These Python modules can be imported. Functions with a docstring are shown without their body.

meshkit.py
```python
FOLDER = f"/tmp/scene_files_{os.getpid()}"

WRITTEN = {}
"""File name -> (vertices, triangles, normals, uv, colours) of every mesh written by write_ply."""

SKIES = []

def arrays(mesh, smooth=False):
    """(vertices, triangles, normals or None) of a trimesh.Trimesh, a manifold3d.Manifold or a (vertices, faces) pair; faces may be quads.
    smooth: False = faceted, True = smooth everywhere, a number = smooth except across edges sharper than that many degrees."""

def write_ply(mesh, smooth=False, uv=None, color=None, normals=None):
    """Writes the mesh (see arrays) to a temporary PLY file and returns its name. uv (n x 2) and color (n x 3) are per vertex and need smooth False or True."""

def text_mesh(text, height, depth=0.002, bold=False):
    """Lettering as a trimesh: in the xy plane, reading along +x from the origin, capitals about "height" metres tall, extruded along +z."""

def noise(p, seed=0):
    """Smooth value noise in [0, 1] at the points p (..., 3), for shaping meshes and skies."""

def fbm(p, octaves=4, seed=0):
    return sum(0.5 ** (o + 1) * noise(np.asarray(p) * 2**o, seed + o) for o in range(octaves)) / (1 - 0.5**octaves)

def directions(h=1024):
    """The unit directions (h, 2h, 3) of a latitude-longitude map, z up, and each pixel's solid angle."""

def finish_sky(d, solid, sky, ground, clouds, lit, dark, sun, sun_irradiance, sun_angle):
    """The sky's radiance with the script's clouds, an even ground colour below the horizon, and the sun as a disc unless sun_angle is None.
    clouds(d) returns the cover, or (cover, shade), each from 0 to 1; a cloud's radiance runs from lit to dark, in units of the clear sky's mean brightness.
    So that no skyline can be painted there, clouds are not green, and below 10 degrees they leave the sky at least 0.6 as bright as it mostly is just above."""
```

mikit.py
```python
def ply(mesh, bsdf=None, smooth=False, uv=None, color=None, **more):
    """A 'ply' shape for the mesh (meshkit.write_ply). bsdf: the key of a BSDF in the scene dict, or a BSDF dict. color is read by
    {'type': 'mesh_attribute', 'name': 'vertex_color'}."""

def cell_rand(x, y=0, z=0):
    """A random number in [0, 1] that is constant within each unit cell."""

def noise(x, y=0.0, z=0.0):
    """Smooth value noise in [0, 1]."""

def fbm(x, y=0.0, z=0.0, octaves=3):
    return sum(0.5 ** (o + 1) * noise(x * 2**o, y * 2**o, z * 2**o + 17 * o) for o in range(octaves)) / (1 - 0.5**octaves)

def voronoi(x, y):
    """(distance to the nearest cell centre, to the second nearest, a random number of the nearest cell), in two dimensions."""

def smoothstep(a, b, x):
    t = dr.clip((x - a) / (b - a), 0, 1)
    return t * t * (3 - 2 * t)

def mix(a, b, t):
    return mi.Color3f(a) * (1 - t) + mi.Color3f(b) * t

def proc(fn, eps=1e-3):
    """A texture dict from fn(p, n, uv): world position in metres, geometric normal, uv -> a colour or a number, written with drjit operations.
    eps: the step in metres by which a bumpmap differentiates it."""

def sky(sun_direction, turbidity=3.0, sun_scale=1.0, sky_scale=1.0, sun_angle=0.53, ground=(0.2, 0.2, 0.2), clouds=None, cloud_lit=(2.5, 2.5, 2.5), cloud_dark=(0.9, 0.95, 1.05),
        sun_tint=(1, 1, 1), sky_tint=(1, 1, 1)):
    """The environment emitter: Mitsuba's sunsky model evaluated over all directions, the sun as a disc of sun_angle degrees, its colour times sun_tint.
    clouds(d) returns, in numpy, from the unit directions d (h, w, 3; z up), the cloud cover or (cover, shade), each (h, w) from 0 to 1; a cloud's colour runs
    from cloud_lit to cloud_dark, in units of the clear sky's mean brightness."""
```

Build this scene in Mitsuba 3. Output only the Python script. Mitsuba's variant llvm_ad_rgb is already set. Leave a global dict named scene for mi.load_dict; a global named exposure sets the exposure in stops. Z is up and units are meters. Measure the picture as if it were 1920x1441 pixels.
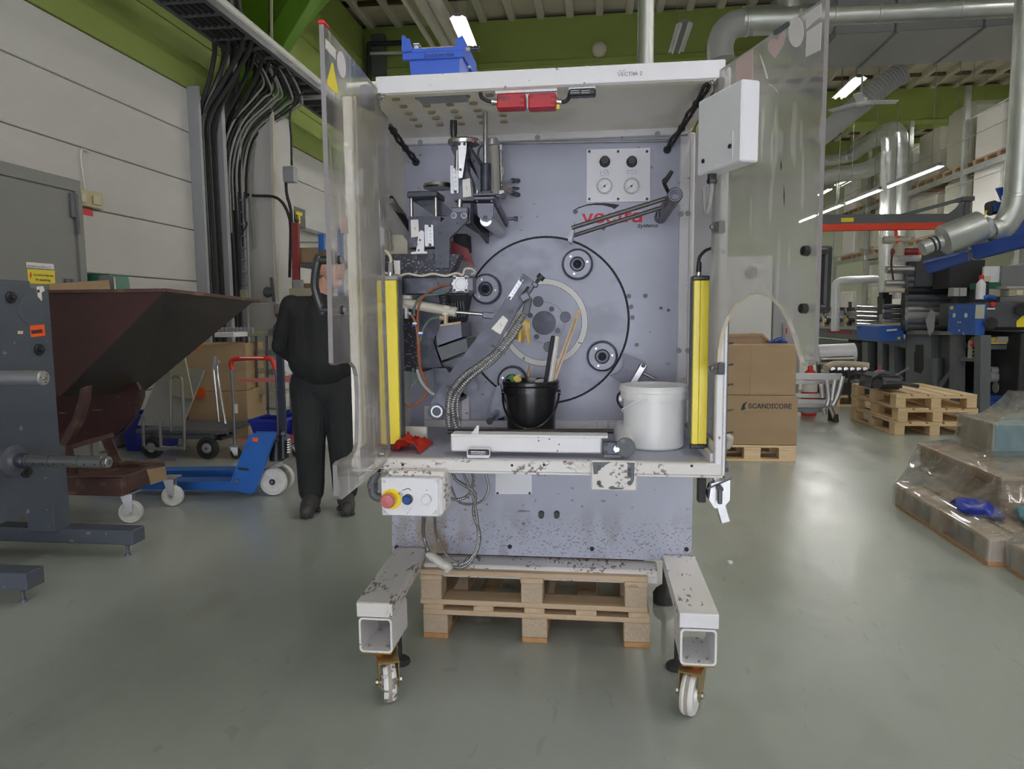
import math, random
import numpy as np, trimesh, drjit as dr, mitsuba as mi
from shapely.geometry import Polygon, Point
from shapely.ops import unary_union
import mikit, meshkit
from mikit import proc, noise, fbm, smoothstep, mix

T = mi.ScalarTransform4f
random.seed(7); rng = np.random.default_rng(7)
scene, labels = {}, {}

# ---------------------------------------------------------------- camera, light, exposure
F, H = 1332.0, 1.30
def _rot():
    d = np.array([1122 - 960, 586 - 720.5, F]); d /= np.linalg.norm(d)
    a = 1075 - 960; b = (F * F + a * 162) / 134.5
    v = np.array([a, b, F]); v /= np.linalg.norm(v)
    return np.array([np.cross(d, -v), d, -v])
R = _rot()                                   # rows: world x, y, z seen from the camera
_m = np.eye(4); _m[:3, 0] = -R[:, 0]; _m[:3, 1] = -R[:, 1]; _m[:3, 2] = R[:, 2]; _m[2, 3] = H
scene['camera'] = {'type': 'perspective', 'fov': 2 * math.degrees(math.atan(960 / F)), 'fov_axis': 'x', 'near_clip': 0.05, 'far_clip': 200.0,
                   'to_world': T(_m.tolist())}
exposure = 1.15
LAMP = 30.0          # radiance of the fluorescent tubes
LAMP_C = (1.0, 0.98, 0.93)
LOW_C = (0.94, 0.96, 1.10)  # cool tint of the unseen low lamps behind the viewer

def U(px, py, Y=None, X=None, z=None):
    """The point of the place seen at that spot of the survey photograph, on the given plane."""
    w = R @ np.array([px - 960, py - 720.5, F])
    s = Y / w[1] if Y is not None else X / w[0] if X is not None else (z - H) / w[2]
    return w * s + np.array([0, 0, H])

# ---------------------------------------------------------------- meshes
cat = trimesh.util.concatenate
def TM(v, f): return trimesh.Trimesh(np.asarray(v, float), np.asarray(f), process=False)
_CB = None
def _cbox():
    global _CB
    if _CB is None:
        vs = []; 
        for sx in (-1, 1):
            for sy in (-1, 1):
                for sz in (-1, 1):
                    for k in range(3):
                        vs.append((sx, sy, sz, k))
        def pos(e):
            return np.array([[s[0] * (1 - (e if s[3] != 0 else 0)), s[1] * (1 - (e if s[3] != 1 else 0)), s[2] * (1 - (e if s[3] != 2 else 0))] for s in vs])
        h = trimesh.convex.convex_hull(pos(0.2))
        idx = [int(np.argmin(np.linalg.norm(pos(0.2) - v, axis=1))) for v in h.vertices]
        _CB = (np.array([vs[i] for i in idx], float), np.array(h.faces))
    return _CB
def cbox(hx, hy, hz, b):
    s, f = _cbox(); v = np.zeros((len(s), 3)); hs = (hx, hy, hz)
    for a in range(3):
        v[:, a] = s[:, a] * (hs[a] - np.where(s[:, 3] != a, b, 0))
    return TM(v, f.copy())
def box(x0, x1, y0, y1, z0, z1, b=0.003):
    h = [(x1 - x0) / 2, (y1 - y0) / 2, (z1 - z0) / 2]; h = [abs(k) for k in h]
    m = cbox(*h, min(b, 0.45 * min(h))); m.apply_translation([(x0 + x1) / 2, (y0 + y1) / 2, (z0 + z1) / 2]); return m
def unit(v): v = np.asarray(v, float); return v / max(np.linalg.norm(v), 1e-12)
def frame(d, up=(0, 0, 1)):
    d = unit(d); up = np.asarray(up, float)
    if abs(unit(up) @ d) > 0.98: up = np.array([0, 1.0, 0])
    s = unit(np.cross(up, d)); return s, np.cross(d, s), d
def bar(p0, p1, w, h, up=(0, 0, 1), b=0.003):
    """A box beam from p0 to p1, w wide sideways, h high along up."""
    p0, p1 = np.asarray(p0, float), np.asarray(p1, float); s, u, d = frame(p1 - p0, up); L = np.linalg.norm(p1 - p0)
    m = cbox(w / 2, h / 2, L / 2, min(b, .45 * min(w / 2, h / 2, L / 2))); M = np.eye(4); M[:3, 0], M[:3, 1], M[:3, 2], M[:3, 3] = s, u, d, (p0 + p1) / 2
    m.apply_transform(M); return m
def lathe(prof, o, d=(0, 0, 1), n=28):
    """prof: (radius, height) pairs, closed onto the axis where the radius is 0; o: origin, d: axis."""
    prof = np.asarray(prof, float); a = np.arange(n) * 2 * np.pi / n; s, u, d = frame(d, (0, 0, 1) if abs(unit(d)[2]) < .9 else (0, 1, 0))
    V = []; 
    for r, h in prof:
        V.append(np.asarray(o) + h * d + r * (np.cos(a)[:, None] * s + np.sin(a)[:, None] * u))
    V = np.vstack(V); Fs = []; i = np.arange(n); j = (i + 1) % n
    for k in range(len(prof) - 1):
        A, B = k * n, (k + 1) * n
        if prof[k][0] > 1e-9: Fs.append(np.stack([A + i, A + j, B + j], 1))
        if prof[k + 1][0] > 1e-9: Fs.append(np.stack([A + i, B + j, B + i], 1))
    m = TM(V, np.vstack(Fs)); return m
def cyl(p0, p1, r, r2=None, n=24, b=0.0):
    p0, p1 = np.asarray(p0, float), np.asarray(p1, float); L = np.linalg.norm(p1 - p0); r2 = r if r2 is None else r2
    pr = [(0, 0), (r - b, 0)] + ([(r, b), (r2, L - b)] if b else [(r, 0)][1:] ) + [(r2 - b, L), (0, L)]
    return lathe(pr, p0, p1 - p0, n)
def spline(pts, n=6):
    P = np.asarray(pts, float)
    if len(P) < 3: return P
    Q = np.vstack([2 * P[0] - P[1], P, 2 * P[-1] - P[-2]]); out = []
    for i in range(1, len(Q) - 2):
        for t in np.arange(n) / n:
            a, b, c, d = Q[i - 1], Q[i], Q[i + 1], Q[i + 2]
            out.append(.5 * (2 * b + (c - a) * t + (2 * a - 5 * b + 4 * c - d) * t * t + (3 * b - a - 3 * c + d) * t ** 3))
    return np.vstack(out + [P[-1]])
def tube(pts, r, n=8, sm=6, closed=False):
    P = spline(pts, sm) if sm else np.asarray(pts, float)
    tg = np.gradient(P, axis=0); tg /= np.maximum(np.linalg.norm(tg, axis=1, keepdims=True), 1e-9)
    s, u, _ = frame(tg[0]); a = np.arange(n) * 2 * np.pi / n; V = []; rr = np.broadcast_to(r, (len(P),))
    for k in range(len(P)):
        s = unit(s - (s @ tg[k]) * tg[k]); u = np.cross(tg[k], s)
        V.append(P[k] + rr[k] * (np.cos(a)[:, None] * s + np.sin(a)[:, None] * u))
    V = np.vstack(V + [P[:1], P[-1:]]); i = np.arange(n); j = (i + 1) % n; Fs = []
    for k in range(len(P) - 1):
        A, B = k * n, (k + 1) * n; Fs += [np.stack([A + i, A + j, B + j], 1), np.stack([A + i, B + j, B + i], 1)]
    c = len(P) * n; Fs += [np.stack([j, i, i * 0 + c], 1), np.stack([c - n + i, c - n + j, i * 0 + c + 1], 1)]
    return TM(V, np.vstack(Fs))
def hose(pts, r, pitch=0.008):
    """A corrugated steel conduit: the tube's radius steps along its length."""
    P = spline(pts, 10); L = np.concatenate([[0], np.cumsum(np.linalg.norm(np.diff(P, axis=0), axis=1))])
    t = np.arange(0, L[-1], pitch / 3); Q = np.stack([np.interp(t, L, P[:, k]) for k in range(3)], 1)
    rr = np.where(np.arange(len(t)) % 3 == 0, r * .8, r)
    return tube(Q, rr, 9, 0)
def ext(poly, t, O, u, v, b=0):
    """Extrudes the polygon (in u, v from O) by t along u x v."""
    if not isinstance(poly, Polygon): poly = Polygon(poly)
    if not poly.is_valid: poly = poly.buffer(0)
    if poly.geom_type != 'Polygon': poly = max(poly.geoms, key=lambda g: g.area)
    m = trimesh.creation.extrude_polygon(poly, t, engine='earcut'); n = np.cross(u, v)
    M = np.eye(4); M[:3, 0], M[:3, 1], M[:3, 2], M[:3, 3] = u, v, n, O; m.apply_transform(M); return m
XA, YA, ZA = np.eye(3)
def plate(pts, Y, t=0.01, holes=()):
    """A plate in the plane facing the aisle at depth Y, t thick behind it; its outline given by survey points (photo pixels) at that depth."""
    P = [(q[0], q[2]) for q in (U(*p, Y=Y) for p in pts)]
    hs = [[(q[0], q[2]) for q in (U(*p, Y=Y) for p in h)] for h in holes]
    return ext(Polygon(P, hs), t, np.array([0, Y + t, 0.0]), XA, ZA)
def blk(x0, y0, x1, y1, Y, d, b=0.003):
    """A box whose front (at depth Y) spans the survey rectangle; d deep."""
    a, c = U(x0, (y0 + y1) / 2, Y=Y), U(x1, (y0 + y1) / 2, Y=Y); e, g = U((x0 + x1) / 2, y0, Y=Y), U((x0 + x1) / 2, y1, Y=Y)
    return box(a[0], c[0], Y, Y + d, g[2], e[2], b)
def disc(px, py, rpx, Y, t, n=32, b=0.001):
    """A round boss of rpx survey pixels radius whose front is at Y - t and whose back is at Y."""
    c = U(px, py, Y=Y); r = rpx * Y / F; return cyl(c, c - [0, t, 0], r, n=n, b=min(b, t * .4))
def ring(px, py, r0, r1, Y, t, n=48):
    c = U(px, py, Y=Y); k = Y / F; return lathe([(r0 * k, 0), (r1 * k, 0), (r1 * k, t), (r0 * k, t), (r0 * k, 0)], c, (0, -1, 0), n)
def words(s, h, O, u, v, d=0.0006, bold=False, center=False, sx=1.0):
    m = meshkit.text_mesh(s, h, d, bold); m.vertices[:, 0] *= sx
    if center: m.apply_translation([-m.bounds[1][0] / 2, -h / 2, 0])
    M = np.eye(4); M[:3, 0], M[:3, 1], M[:3, 2], M[:3, 3] = u, v, np.cross(u, v), O; m.apply_transform(M); return m
def fitted(s, width, O, u, v, h=.05, **k):
    """Lettering scaled to the given width."""
    w0 = np.ptp(meshkit.text_mesh(s, h).vertices[:, 0]); return words(s, h * width / w0, O, u, v, **k)
def rotz(m, deg, c=(0, 0, 0)):
    m = m.copy(); m.apply_transform(trimesh.transformations.rotation_matrix(math.radians(deg), [0, 0, 1], c)); return m
def rbody(pairs, smooth_it=8, pitch=0.02):
    import manifold3d as mf
    parts = []
    for (a, ra), (b, rb) in pairs:
        s1 = mf.Manifold.sphere(ra, 20).translate(list(map(float, a))); s2 = mf.Manifold.sphere(rb, 20).translate(list(map(float, b)))
        parts.append(mf.Manifold.batch_hull([s1, s2]))
    m = mf.Manifold.batch_boolean(parts, mf.OpType.Add).refine_to_length(pitch).to_mesh()
    t = trimesh.Trimesh(m.vert_properties[:, :3], m.tri_verts, process=True)
    trimesh.smoothing.filter_taubin(t, iterations=smooth_it); return t

# ---------------------------------------------------------------- naming
def numbered(k):
    if k not in scene and k not in labels and not any(s.startswith(k + '__') for s in scene): return k
    i = 1
    while True:
        q = f'{k}_{i:03d}'
        if q not in scene and q not in labels and not any(s.startswith(q + '__') for s in scene): return q
        i += 1
_count = {}
def newkey(k):
    if k in _count:
        _count[k] += 1; return f'{k}_{_count[k]:03d}'
    _count[k] = 0; return k
def thing(name, label, category, group=None, kind=None):
    k = newkey(name); labels[k] = {'label': label, 'category': category}
    if group: labels[k]['group'] = group
    if kind: labels[k]['kind'] = kind
    return k
def part(parent, name, mesh, mat, label=None, smooth=35, kind=None, **more):
    if parent.count('__') >= 2:                     # never deeper than thing > part > sub-part
        parent, own = parent.rsplit('__', 1); own = own.rstrip('0123456789').rstrip('_'); name = name if own in name else own + '_' + name
    if isinstance(mesh, list) and name in ('steer_head', 'sill_post', 'motor', 'printed_mark', 'end_block', 'side_wall', 'mast', 'tie_bar', 'tower'):
        return [part(parent, name, m, mat, label, smooth, kind, **more) for m in mesh][0]
    k = newkey(parent + '__' + name); d = mesh if isinstance(mesh, dict) else mikit.ply(mesh if not isinstance(mesh, list) else cat(mesh), 'm_' + mat, smooth)
    scene[k] = {**d, **more}
    if label or kind: labels[k] = {a: b for a, b in (('label', label), ('kind', kind)) if b}
    return k
def solo(name, mesh, mat, label, category, group=None, smooth=35, kind=None):
    k = thing(name, label, category, group, kind); scene[k] = mikit.ply(mesh if not isinstance(mesh, list) else cat(mesh), 'm_' + mat, smooth); return k
def struct(name, mesh, mat, label=None, smooth=False):
    k = newkey(name); scene[k] = mikit.ply(mesh if not isinstance(mesh, list) else cat(mesh), 'm_' + mat, smooth); labels[k] = {'kind': 'structure'}
    if label: labels[k]['label'] = label
    return k

# ---------------------------------------------------------------- materials
def rgb(c): return {'type': 'rgb', 'value': list(c)}
def S(*c): return tuple(((v / 255 + .055) / 1.055) ** 2.4 if v > 10 else v / 255 / 12.92 for v in c)     # from 8-bit sRGB
def mat(name, col, rough=.5, metal=0.0, two=True, spec=.5, bump=None, bs=1.0, **kw):
    b = {'type': 'principled', 'base_color': proc(col) if callable(col) else rgb(col), 'roughness': proc(rough) if callable(rough) else rough, 'metallic': metal, 'specular': spec, **kw}
    if bump: b = {'type': 'bumpmap', 'arbitrary': proc(bump), 'scale': bs, 'bsdf': b}
    scene['m_' + name] = {'type': 'twosided', 'bsdf': b} if two else b
    return name
def V3(p, k=1.0): return p.x * k, p.y * k, p.z * k
def _floor(p, n, uv):
    c = mix((.295, .322, .290), (.345, .372, .338), fbm(p.x * .7, p.y * .7, 3.1, 3))
    c = mix(c, (.20, .21, .185), .30 * smoothstep(.56, .75, fbm(p.x * 2.3, p.y * 1.4, 9.0, 4)))
    s = smoothstep(.84, .90, fbm(p.x * 34 + 3 * noise(p.x * 5, p.y * 5), p.y * 9, 2.0, 2))
    c = mix(c, (.16, .155, .14), .22 * s)
    return mix(c, (.13, .125, .12), .4 * smoothstep(.84, .88, noise(p.x * 55, p.y * 55, 4.4)) * smoothstep(.5, .7, noise(p.x * 1.1, p.y * 1.1, 7.7)))
mat('floor_paint', _floor, lambda p, n, uv: .17 + .20 * fbm(p.x * 3, p.y * 3, 1.0, 3), spec=.5, bump=lambda p, n, uv: fbm(p.x * 14, p.y * 14, 0., 3), bs=.0015)
mat('switch_cream', (.42, .37, .20), .4)
mat('navy', (.010, .014, .035), .4)
mat('white_wall', lambda p, n, uv: mix((.50, .488, .468), (.57, .555, .535), fbm(p.x * 1.3, p.y * 1.3, p.z * 2, 3)), .8, spec=.2)
mat('green_wall', lambda p, n, uv: mix((.23, .29, .075), (.28, .345, .10), fbm(p.x, p.y * .8, p.z * 1.7, 3)), .75, spec=.2)
mat('green_steel', S(84, 124, 26), .6, spec=.3)
mat('ceiling', lambda p, n, uv: mix((.50, .46, .37), (.60, .55, .45), fbm(p.x * 1.5, p.y * 1.5, p.z, 3)), .85, spec=.1)
mat('ceiling_rib', (.55, .51, .44), .8, spec=.2)
mat('dark_batten', (.075, .05, .035), .8, spec=.2)
def _white(p, n, uv):
    f = fbm(p.x * 70, p.y * 30, p.z * 70, 4)
    c = mix((.70, .695, .725), (.64, .625, .62), fbm(p.x * 4, p.y * 4, p.z * 4, 3))
    return mix(c, (.16, .14, .15), .9 * smoothstep(.74, .77, f) * smoothstep(.48, .6, noise(p.x * 13, p.y * 9, p.z * 13)))
def _worn(p, n, uv):
    f = fbm(p.x * 110, p.y * 45, p.z * 110, 4) + .14 * noise(p.x * 7, p.y * 7, p.z * 7)
    c = mix((.70, .69, .695), (.58, .54, .49), fbm(p.x * 5, p.y * 5, p.z * 5, 3))
    return mix(c, (.13, .10, .085), .85 * smoothstep(.64, .68, f) * smoothstep(.50, .60, fbm(p.x * 16, p.y * 11, p.z * 16, 2)))
mat('machine_white', _white, .38)
mat('machine_white_worn', _worn, .45)
mat('machine_cream', lambda p, n, uv: mix((.90, .86, .75), (.80, .73, .58), smoothstep(.45, .75, fbm(p.x * 5, p.y * 5, p.z * 3, 3))), .45)
mat('clean_white', (.72, .715, .745), .35)
mat('off_white', (.64, .625, .60), .45)
def _panel(p, n, uv):
    c = mix((.36, .37, .455), (.41, .42, .505), fbm(p.x * 3, p.y, p.z * 3, 3))
    d = smoothstep(.80, .86, fbm(p.x * 40, 0., p.z * 40, 2)) * smoothstep(.40, .66, fbm(p.x * 3.1, 5., p.z * 3.1, 2))
    c = mix(c, (.09, .085, .09), .75 * d)
    low = smoothstep(.62, .30, p.z)
    st = smoothstep(.50, .72, fbm(p.x * 9, 2., p.z * 3.2, 4)) * low
    c = mix(c, (.13, .115, .10), .55 * st)
    sp = smoothstep(.70, .76, noise(p.x * 150, 1., p.z * 130)) * smoothstep(.52, .40, p.z) * smoothstep(.25, .35, p.z)
    c = mix(c, (.08, .075, .075), .45 * sp)
    rust = smoothstep(.22, .02, dr.abs(p.x + .63 + .1 * noise(p.z * 5, 2., 1.))) * low * smoothstep(.35, .62, fbm(p.x * 22, 4., p.z * 9, 4))
    return mix(c, (.24, .15, .055), .85 * rust)
mat('grey_panel', _panel, .42)
mat('turret_grey', lambda p, n, uv: mix((.42, .435, .52), (.32, .33, .40), smoothstep(.5, .78, fbm(p.x * 8, 0., p.z * 8, 4))), .5, spec=.4)
mat('black_gap', (.012, .013, .013), .7)
mat('dark_steel', lambda p, n, uv: mix((.040, .043, .060), (.085, .09, .12), smoothstep(.45, .8, fbm(p.x * 18, p.y * 18, p.z * 18, 3))), .36, metal=.3)
mat('burnished', (.135, .135, .17), .45, metal=.45)
mat('bezel', (.30, .30, .31), .4, metal=.3)
mat('cast_black', lambda p, n, uv: mix((.030, .031, .042), (.20, .20, .24), smoothstep(.70, .80, noise(p.x * 160, p.y * 160, p.z * 160))), .5, metal=.2)
mat('steel', (.55, .54, .53), .28, metal=1.0)
mat('brushed_alu', (.62, .62, .63), .38, metal=.9)
mat('galvanised', lambda p, n, uv: mix((.52, .54, .53), (.62, .64, .62), noise(p.x * 9, p.y * 9, p.z * 9)), .36, metal=.85)
mat('rusty_bar', (.085, .070, .062), .45, metal=.5)
mat('black_plastic', (.018, .018, .020), .35)
mat('black_matt', (.022, .022, .024), .7)
mat('black_rubber', (.030, .030, .031), .75)
mat('grey_plastic', (.30, .31, .33), .5)
mat('dark_grey', (.085, .09, .10), .5)
mat('press_grey', lambda p, n, uv: mix((.045, .048, .054), (.065, .068, .076), fbm(p.x * 4, p.y * 4, p.z * 4, 2)), .5)
mat('press_mid', (.10, .108, .118), .5)
mat('blue_grey_machine', lambda p, n, uv: mix(mix((.062, .073, .095), (.078, .09, .115), fbm(p.x * 4, p.y * 4, p.z * 4, 3)), (.25, .25, .25), .6 * smoothstep(.80, .85, fbm(p.x * 30, p.y * 30, p.z * 22, 2))), .5)
mat('yellow_curtain', (.86, .70, .035), .28)
mat('red_switch', lambda p, n, uv: mix((.38, .012, .020), (.17, .02, .02), smoothstep(.5, .75, fbm(p.x * 40, p.y * 40, p.z * 40, 3))), .4)
mat('red_paint', (.60, .03, .02), .4)
mat('red_print', S(205, 32, 38), .5)
mat('dark_red', (.23, .030, .032), .5)
mat('pink_red', (.50, .13, .13), .4)
mat('orange_paint', S(214, 62, 30), .45)
mat('orange_label', S(245, 95, 35), .6)
mat('yellow_label', (.75, .60, .03), .5)
mat('estop_yellow', (.85, .66, .02), .4)
mat('blue_plastic', (.022, .090, .50), .35)
mat('blue_tub', (.012, .028, .30), .35)
mat('blue_jack', S(38, 98, 178), .4)
mat('blue_panel', S(44, 88, 168), .45)
mat('blue_steel', (.018, .05, .22), .4)
mat('blue_button', (.01, .05, .25), .3)
mat('ink', (.015, .015, .02), .6)
mat('print_grey', (.18, .18, .20), .6)
mat('paper_label', (.72, .69, .65), .6)
mat('scale_plate', (.66, .67, .70), .35, metal=.2)
mat('gauge_white', (.80, .80, .80), .5)
mat('gold_zinc', (.36, .25, .10), .34, metal=.75)
mat('nylon', lambda p, n, uv: mix((.74, .74, .73), (.62, .60, .56), fbm(p.x * 20, p.y * 20, p.z * 20, 2)), .35)
mat('nylon_dirty', lambda p, n, uv: mix((.72, .71, .70), (.19, .16, .135), smoothstep(.44, .56, fbm(p.x * 45, p.y * 45, p.z * 45, 3))), .5)
mat('tread_dirt', (.33, .29, .25), .7)
mat('bucket_white', (.80, .80, .79), .30, spec=.5, flatness=.3)
mat('bucket_black', (.012, .012, .013), .22)
def _wood(a, b, fx, fy, fz):
    def f(p, n, uv):
        g = fbm(p.x * fx, p.y * fy, p.z * fz, 3)
        c = mix(a, b, g); return mix(c, (.20, .12, .06), .5 * smoothstep(.77, .84, noise(p.x * fx * .35, p.y * fy * .35, p.z * fz * .35 + 7)))
    return f
mat('pine_x', _wood((.56, .42, .28), (.40, .285, .175), 3, 40, 60), .65)
mat('pine_y', _wood((.56, .43, .29), (.42, .30, .185), 40, 3, 60), .65)
mat('pine_light', _wood((.74, .56, .34), (.60, .43, .24), 7, 30, 50), .6)
mat('pine_end', lambda p, n, uv: mix((.50, .27, .12), (.36, .18, .075), fbm(p.x * 60, p.y * 60, p.z * 60, 2)), .7)
mat('chipboard', lambda p, n, uv: mix((.50, .40, .29), (.36, .27, .19), noise(p.x * 260, p.y * 260, p.z * 260)), .8)
mat('wood_stick', (.30, .19, .10), .5)
mat('cardboard', lambda p, n, uv: mix((.36, .25, .145), (.31, .21, .12), fbm(p.x * 3, p.y * 3, p.z * 8, 3)), .75)
mat('cardboard_tape', (.40, .29, .17), .35)
mat('maroon', lambda p, n, uv: mix(mix((.036, .0105, .0105), (.052, .017, .0155), fbm(p.x * 6, p.y * 6, p.z * 6, 3)), (.26, .17, .12), .6 * smoothstep(.74, .80, fbm(p.x * 6, p.y * 6, p.z * 45, 3)) * smoothstep(1.05, .75, p.z) ), .38)
mat('maroon_frame', lambda p, n, uv: mix((.075, .036, .030), (.16, .10, .075), smoothstep(.5, .8, fbm(p.x * 14, p.y * 14, p.z * 14, 3))), .55)
mat('lit_olive_steel', lambda p, n, uv: mix((.060, .054, .036), (.044, .034, .027), fbm(p.x * 3, p.y * 3, p.z * 3, 3)), .40)  # lit look of the hopper slope put into its colour
mat('cabinet_grey', (.185, .185, .175), .55)
mat('grey_sheet', (.22, .22, .21), .6)
mat('skin', (.52, .27, .19), .5)
mat('hair', (.10, .07, .05), .6)
mat('black_cloth', lambda p, n, uv: mix((.008, .0085, .0092), (.013, .0135, .0145), fbm(p.x * 12, p.y * 12, p.z * 12, 3)), .85, bump=lambda p, n, uv: fbm(p.x * 9, p.y * 9, p.z * 6, 3), bs=.02)
mat('trouser_cloth', lambda p, n, uv: mix((.011, .012, .013), (.018, .019, .0205), fbm(p.x * 12, p.y * 12, p.z * 12, 3)), .85, bump=lambda p, n, uv: fbm(p.x * 13, p.y * 13, p.z * 7, 3), bs=.03)
mat('boot', (.050, .045, .042), .6)
mat('red_plastic', (.55, .04, .02), .3)
mat('duct_grey', (.17, .175, .18), .6)
mat('duct_light', (.33, .33, .33), .55)
mat('beige', (.60, .52, .38), .6)
mat('green_box', (.02, .13, .075), .4)
mat('olive_shelf', (.35, .33, .24), .5)
mat('pale_green_wall', (.52, .56, .40), .8)
mat('wrap_box', (.42, .41, .33), .6)
mat('teal_box', (.11, .27, .31), .5)
mat('brown_strip', (.24, .17, .10), .35, metal=.3)
mat('stained_plug', (.36, .30, .20), .7)
mat('copper', (.40, .30, .2), .4, metal=.4)
mat('hose_orange', (.26, .085, .04), .35)
mat('hose_green', (.10, .14, .12), .35)
mat('cable_grey', (.28, .28, .27), .5)
mat('cable_cream', (.58, .53, .42), .5)
mat('gun_grey', (.10, .095, .098), .4, metal=.5)
mat('flex', (.36, .355, .36), .33, metal=.85)
mat('cylinder_beige', (.47, .44, .38), .35)
mat('resin', (.52, .36, .14), .3)
mat('green_sponge', (.05, .22, .06), .8)
mat('yellow_sponge', (.68, .50, .12), .8)
mat('tape_clear', (.55, .53, .48), .25)
# acrylic sheet: clear, with a haze of scratches and dirt on it
def _haze(lo, hi):
    def f(p, n, uv):
        s = fbm(p.x * 6, p.y * 6, p.z * 2.2, 3); k = fbm(p.x * 55, p.y * 55, p.z * 7, 2)
        return lo + (hi - lo) * smoothstep(.3, .75, s) + .18 * smoothstep(.66, .8, k)
    return f
def acrylic(name, tint, lo, hi, rough):
    scene['m_' + name] = {'type': 'blendbsdf', 'weight': proc(_haze(lo, hi)), 'a': {'type': 'thindielectric', 'int_ior': 1.5, 'specular_transmittance': rgb((.93, .93, .92))},
                   'b': {'type': 'twosided', 'bsdf': {'type': 'principled', 'base_color': rgb(tint), 'roughness': rough, 'specular': .9}}}
acrylic('acrylic_left', (.67, .62, .58), .10, .33, .22)
acrylic('acrylic_right', (.63, .61, .57), .24, .52, .13)
acrylic('stretch_film', (.60, .60, .60), .06, .30, .15)
acrylic('poly_bag', (.70, .70, .69), .35, .7, .2)
mat('acrylic_edge', (.22, .20, .205), .25)
mat('acrylic_edge_cream', (.60, .54, .42), .25)
mat('sticker_ghost', (.58, .55, .54), .6)
mat('sticker_pink', (.48, .36, .34), .6)
mat('tube_glow', (.8, .8, .8), .5)

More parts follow.
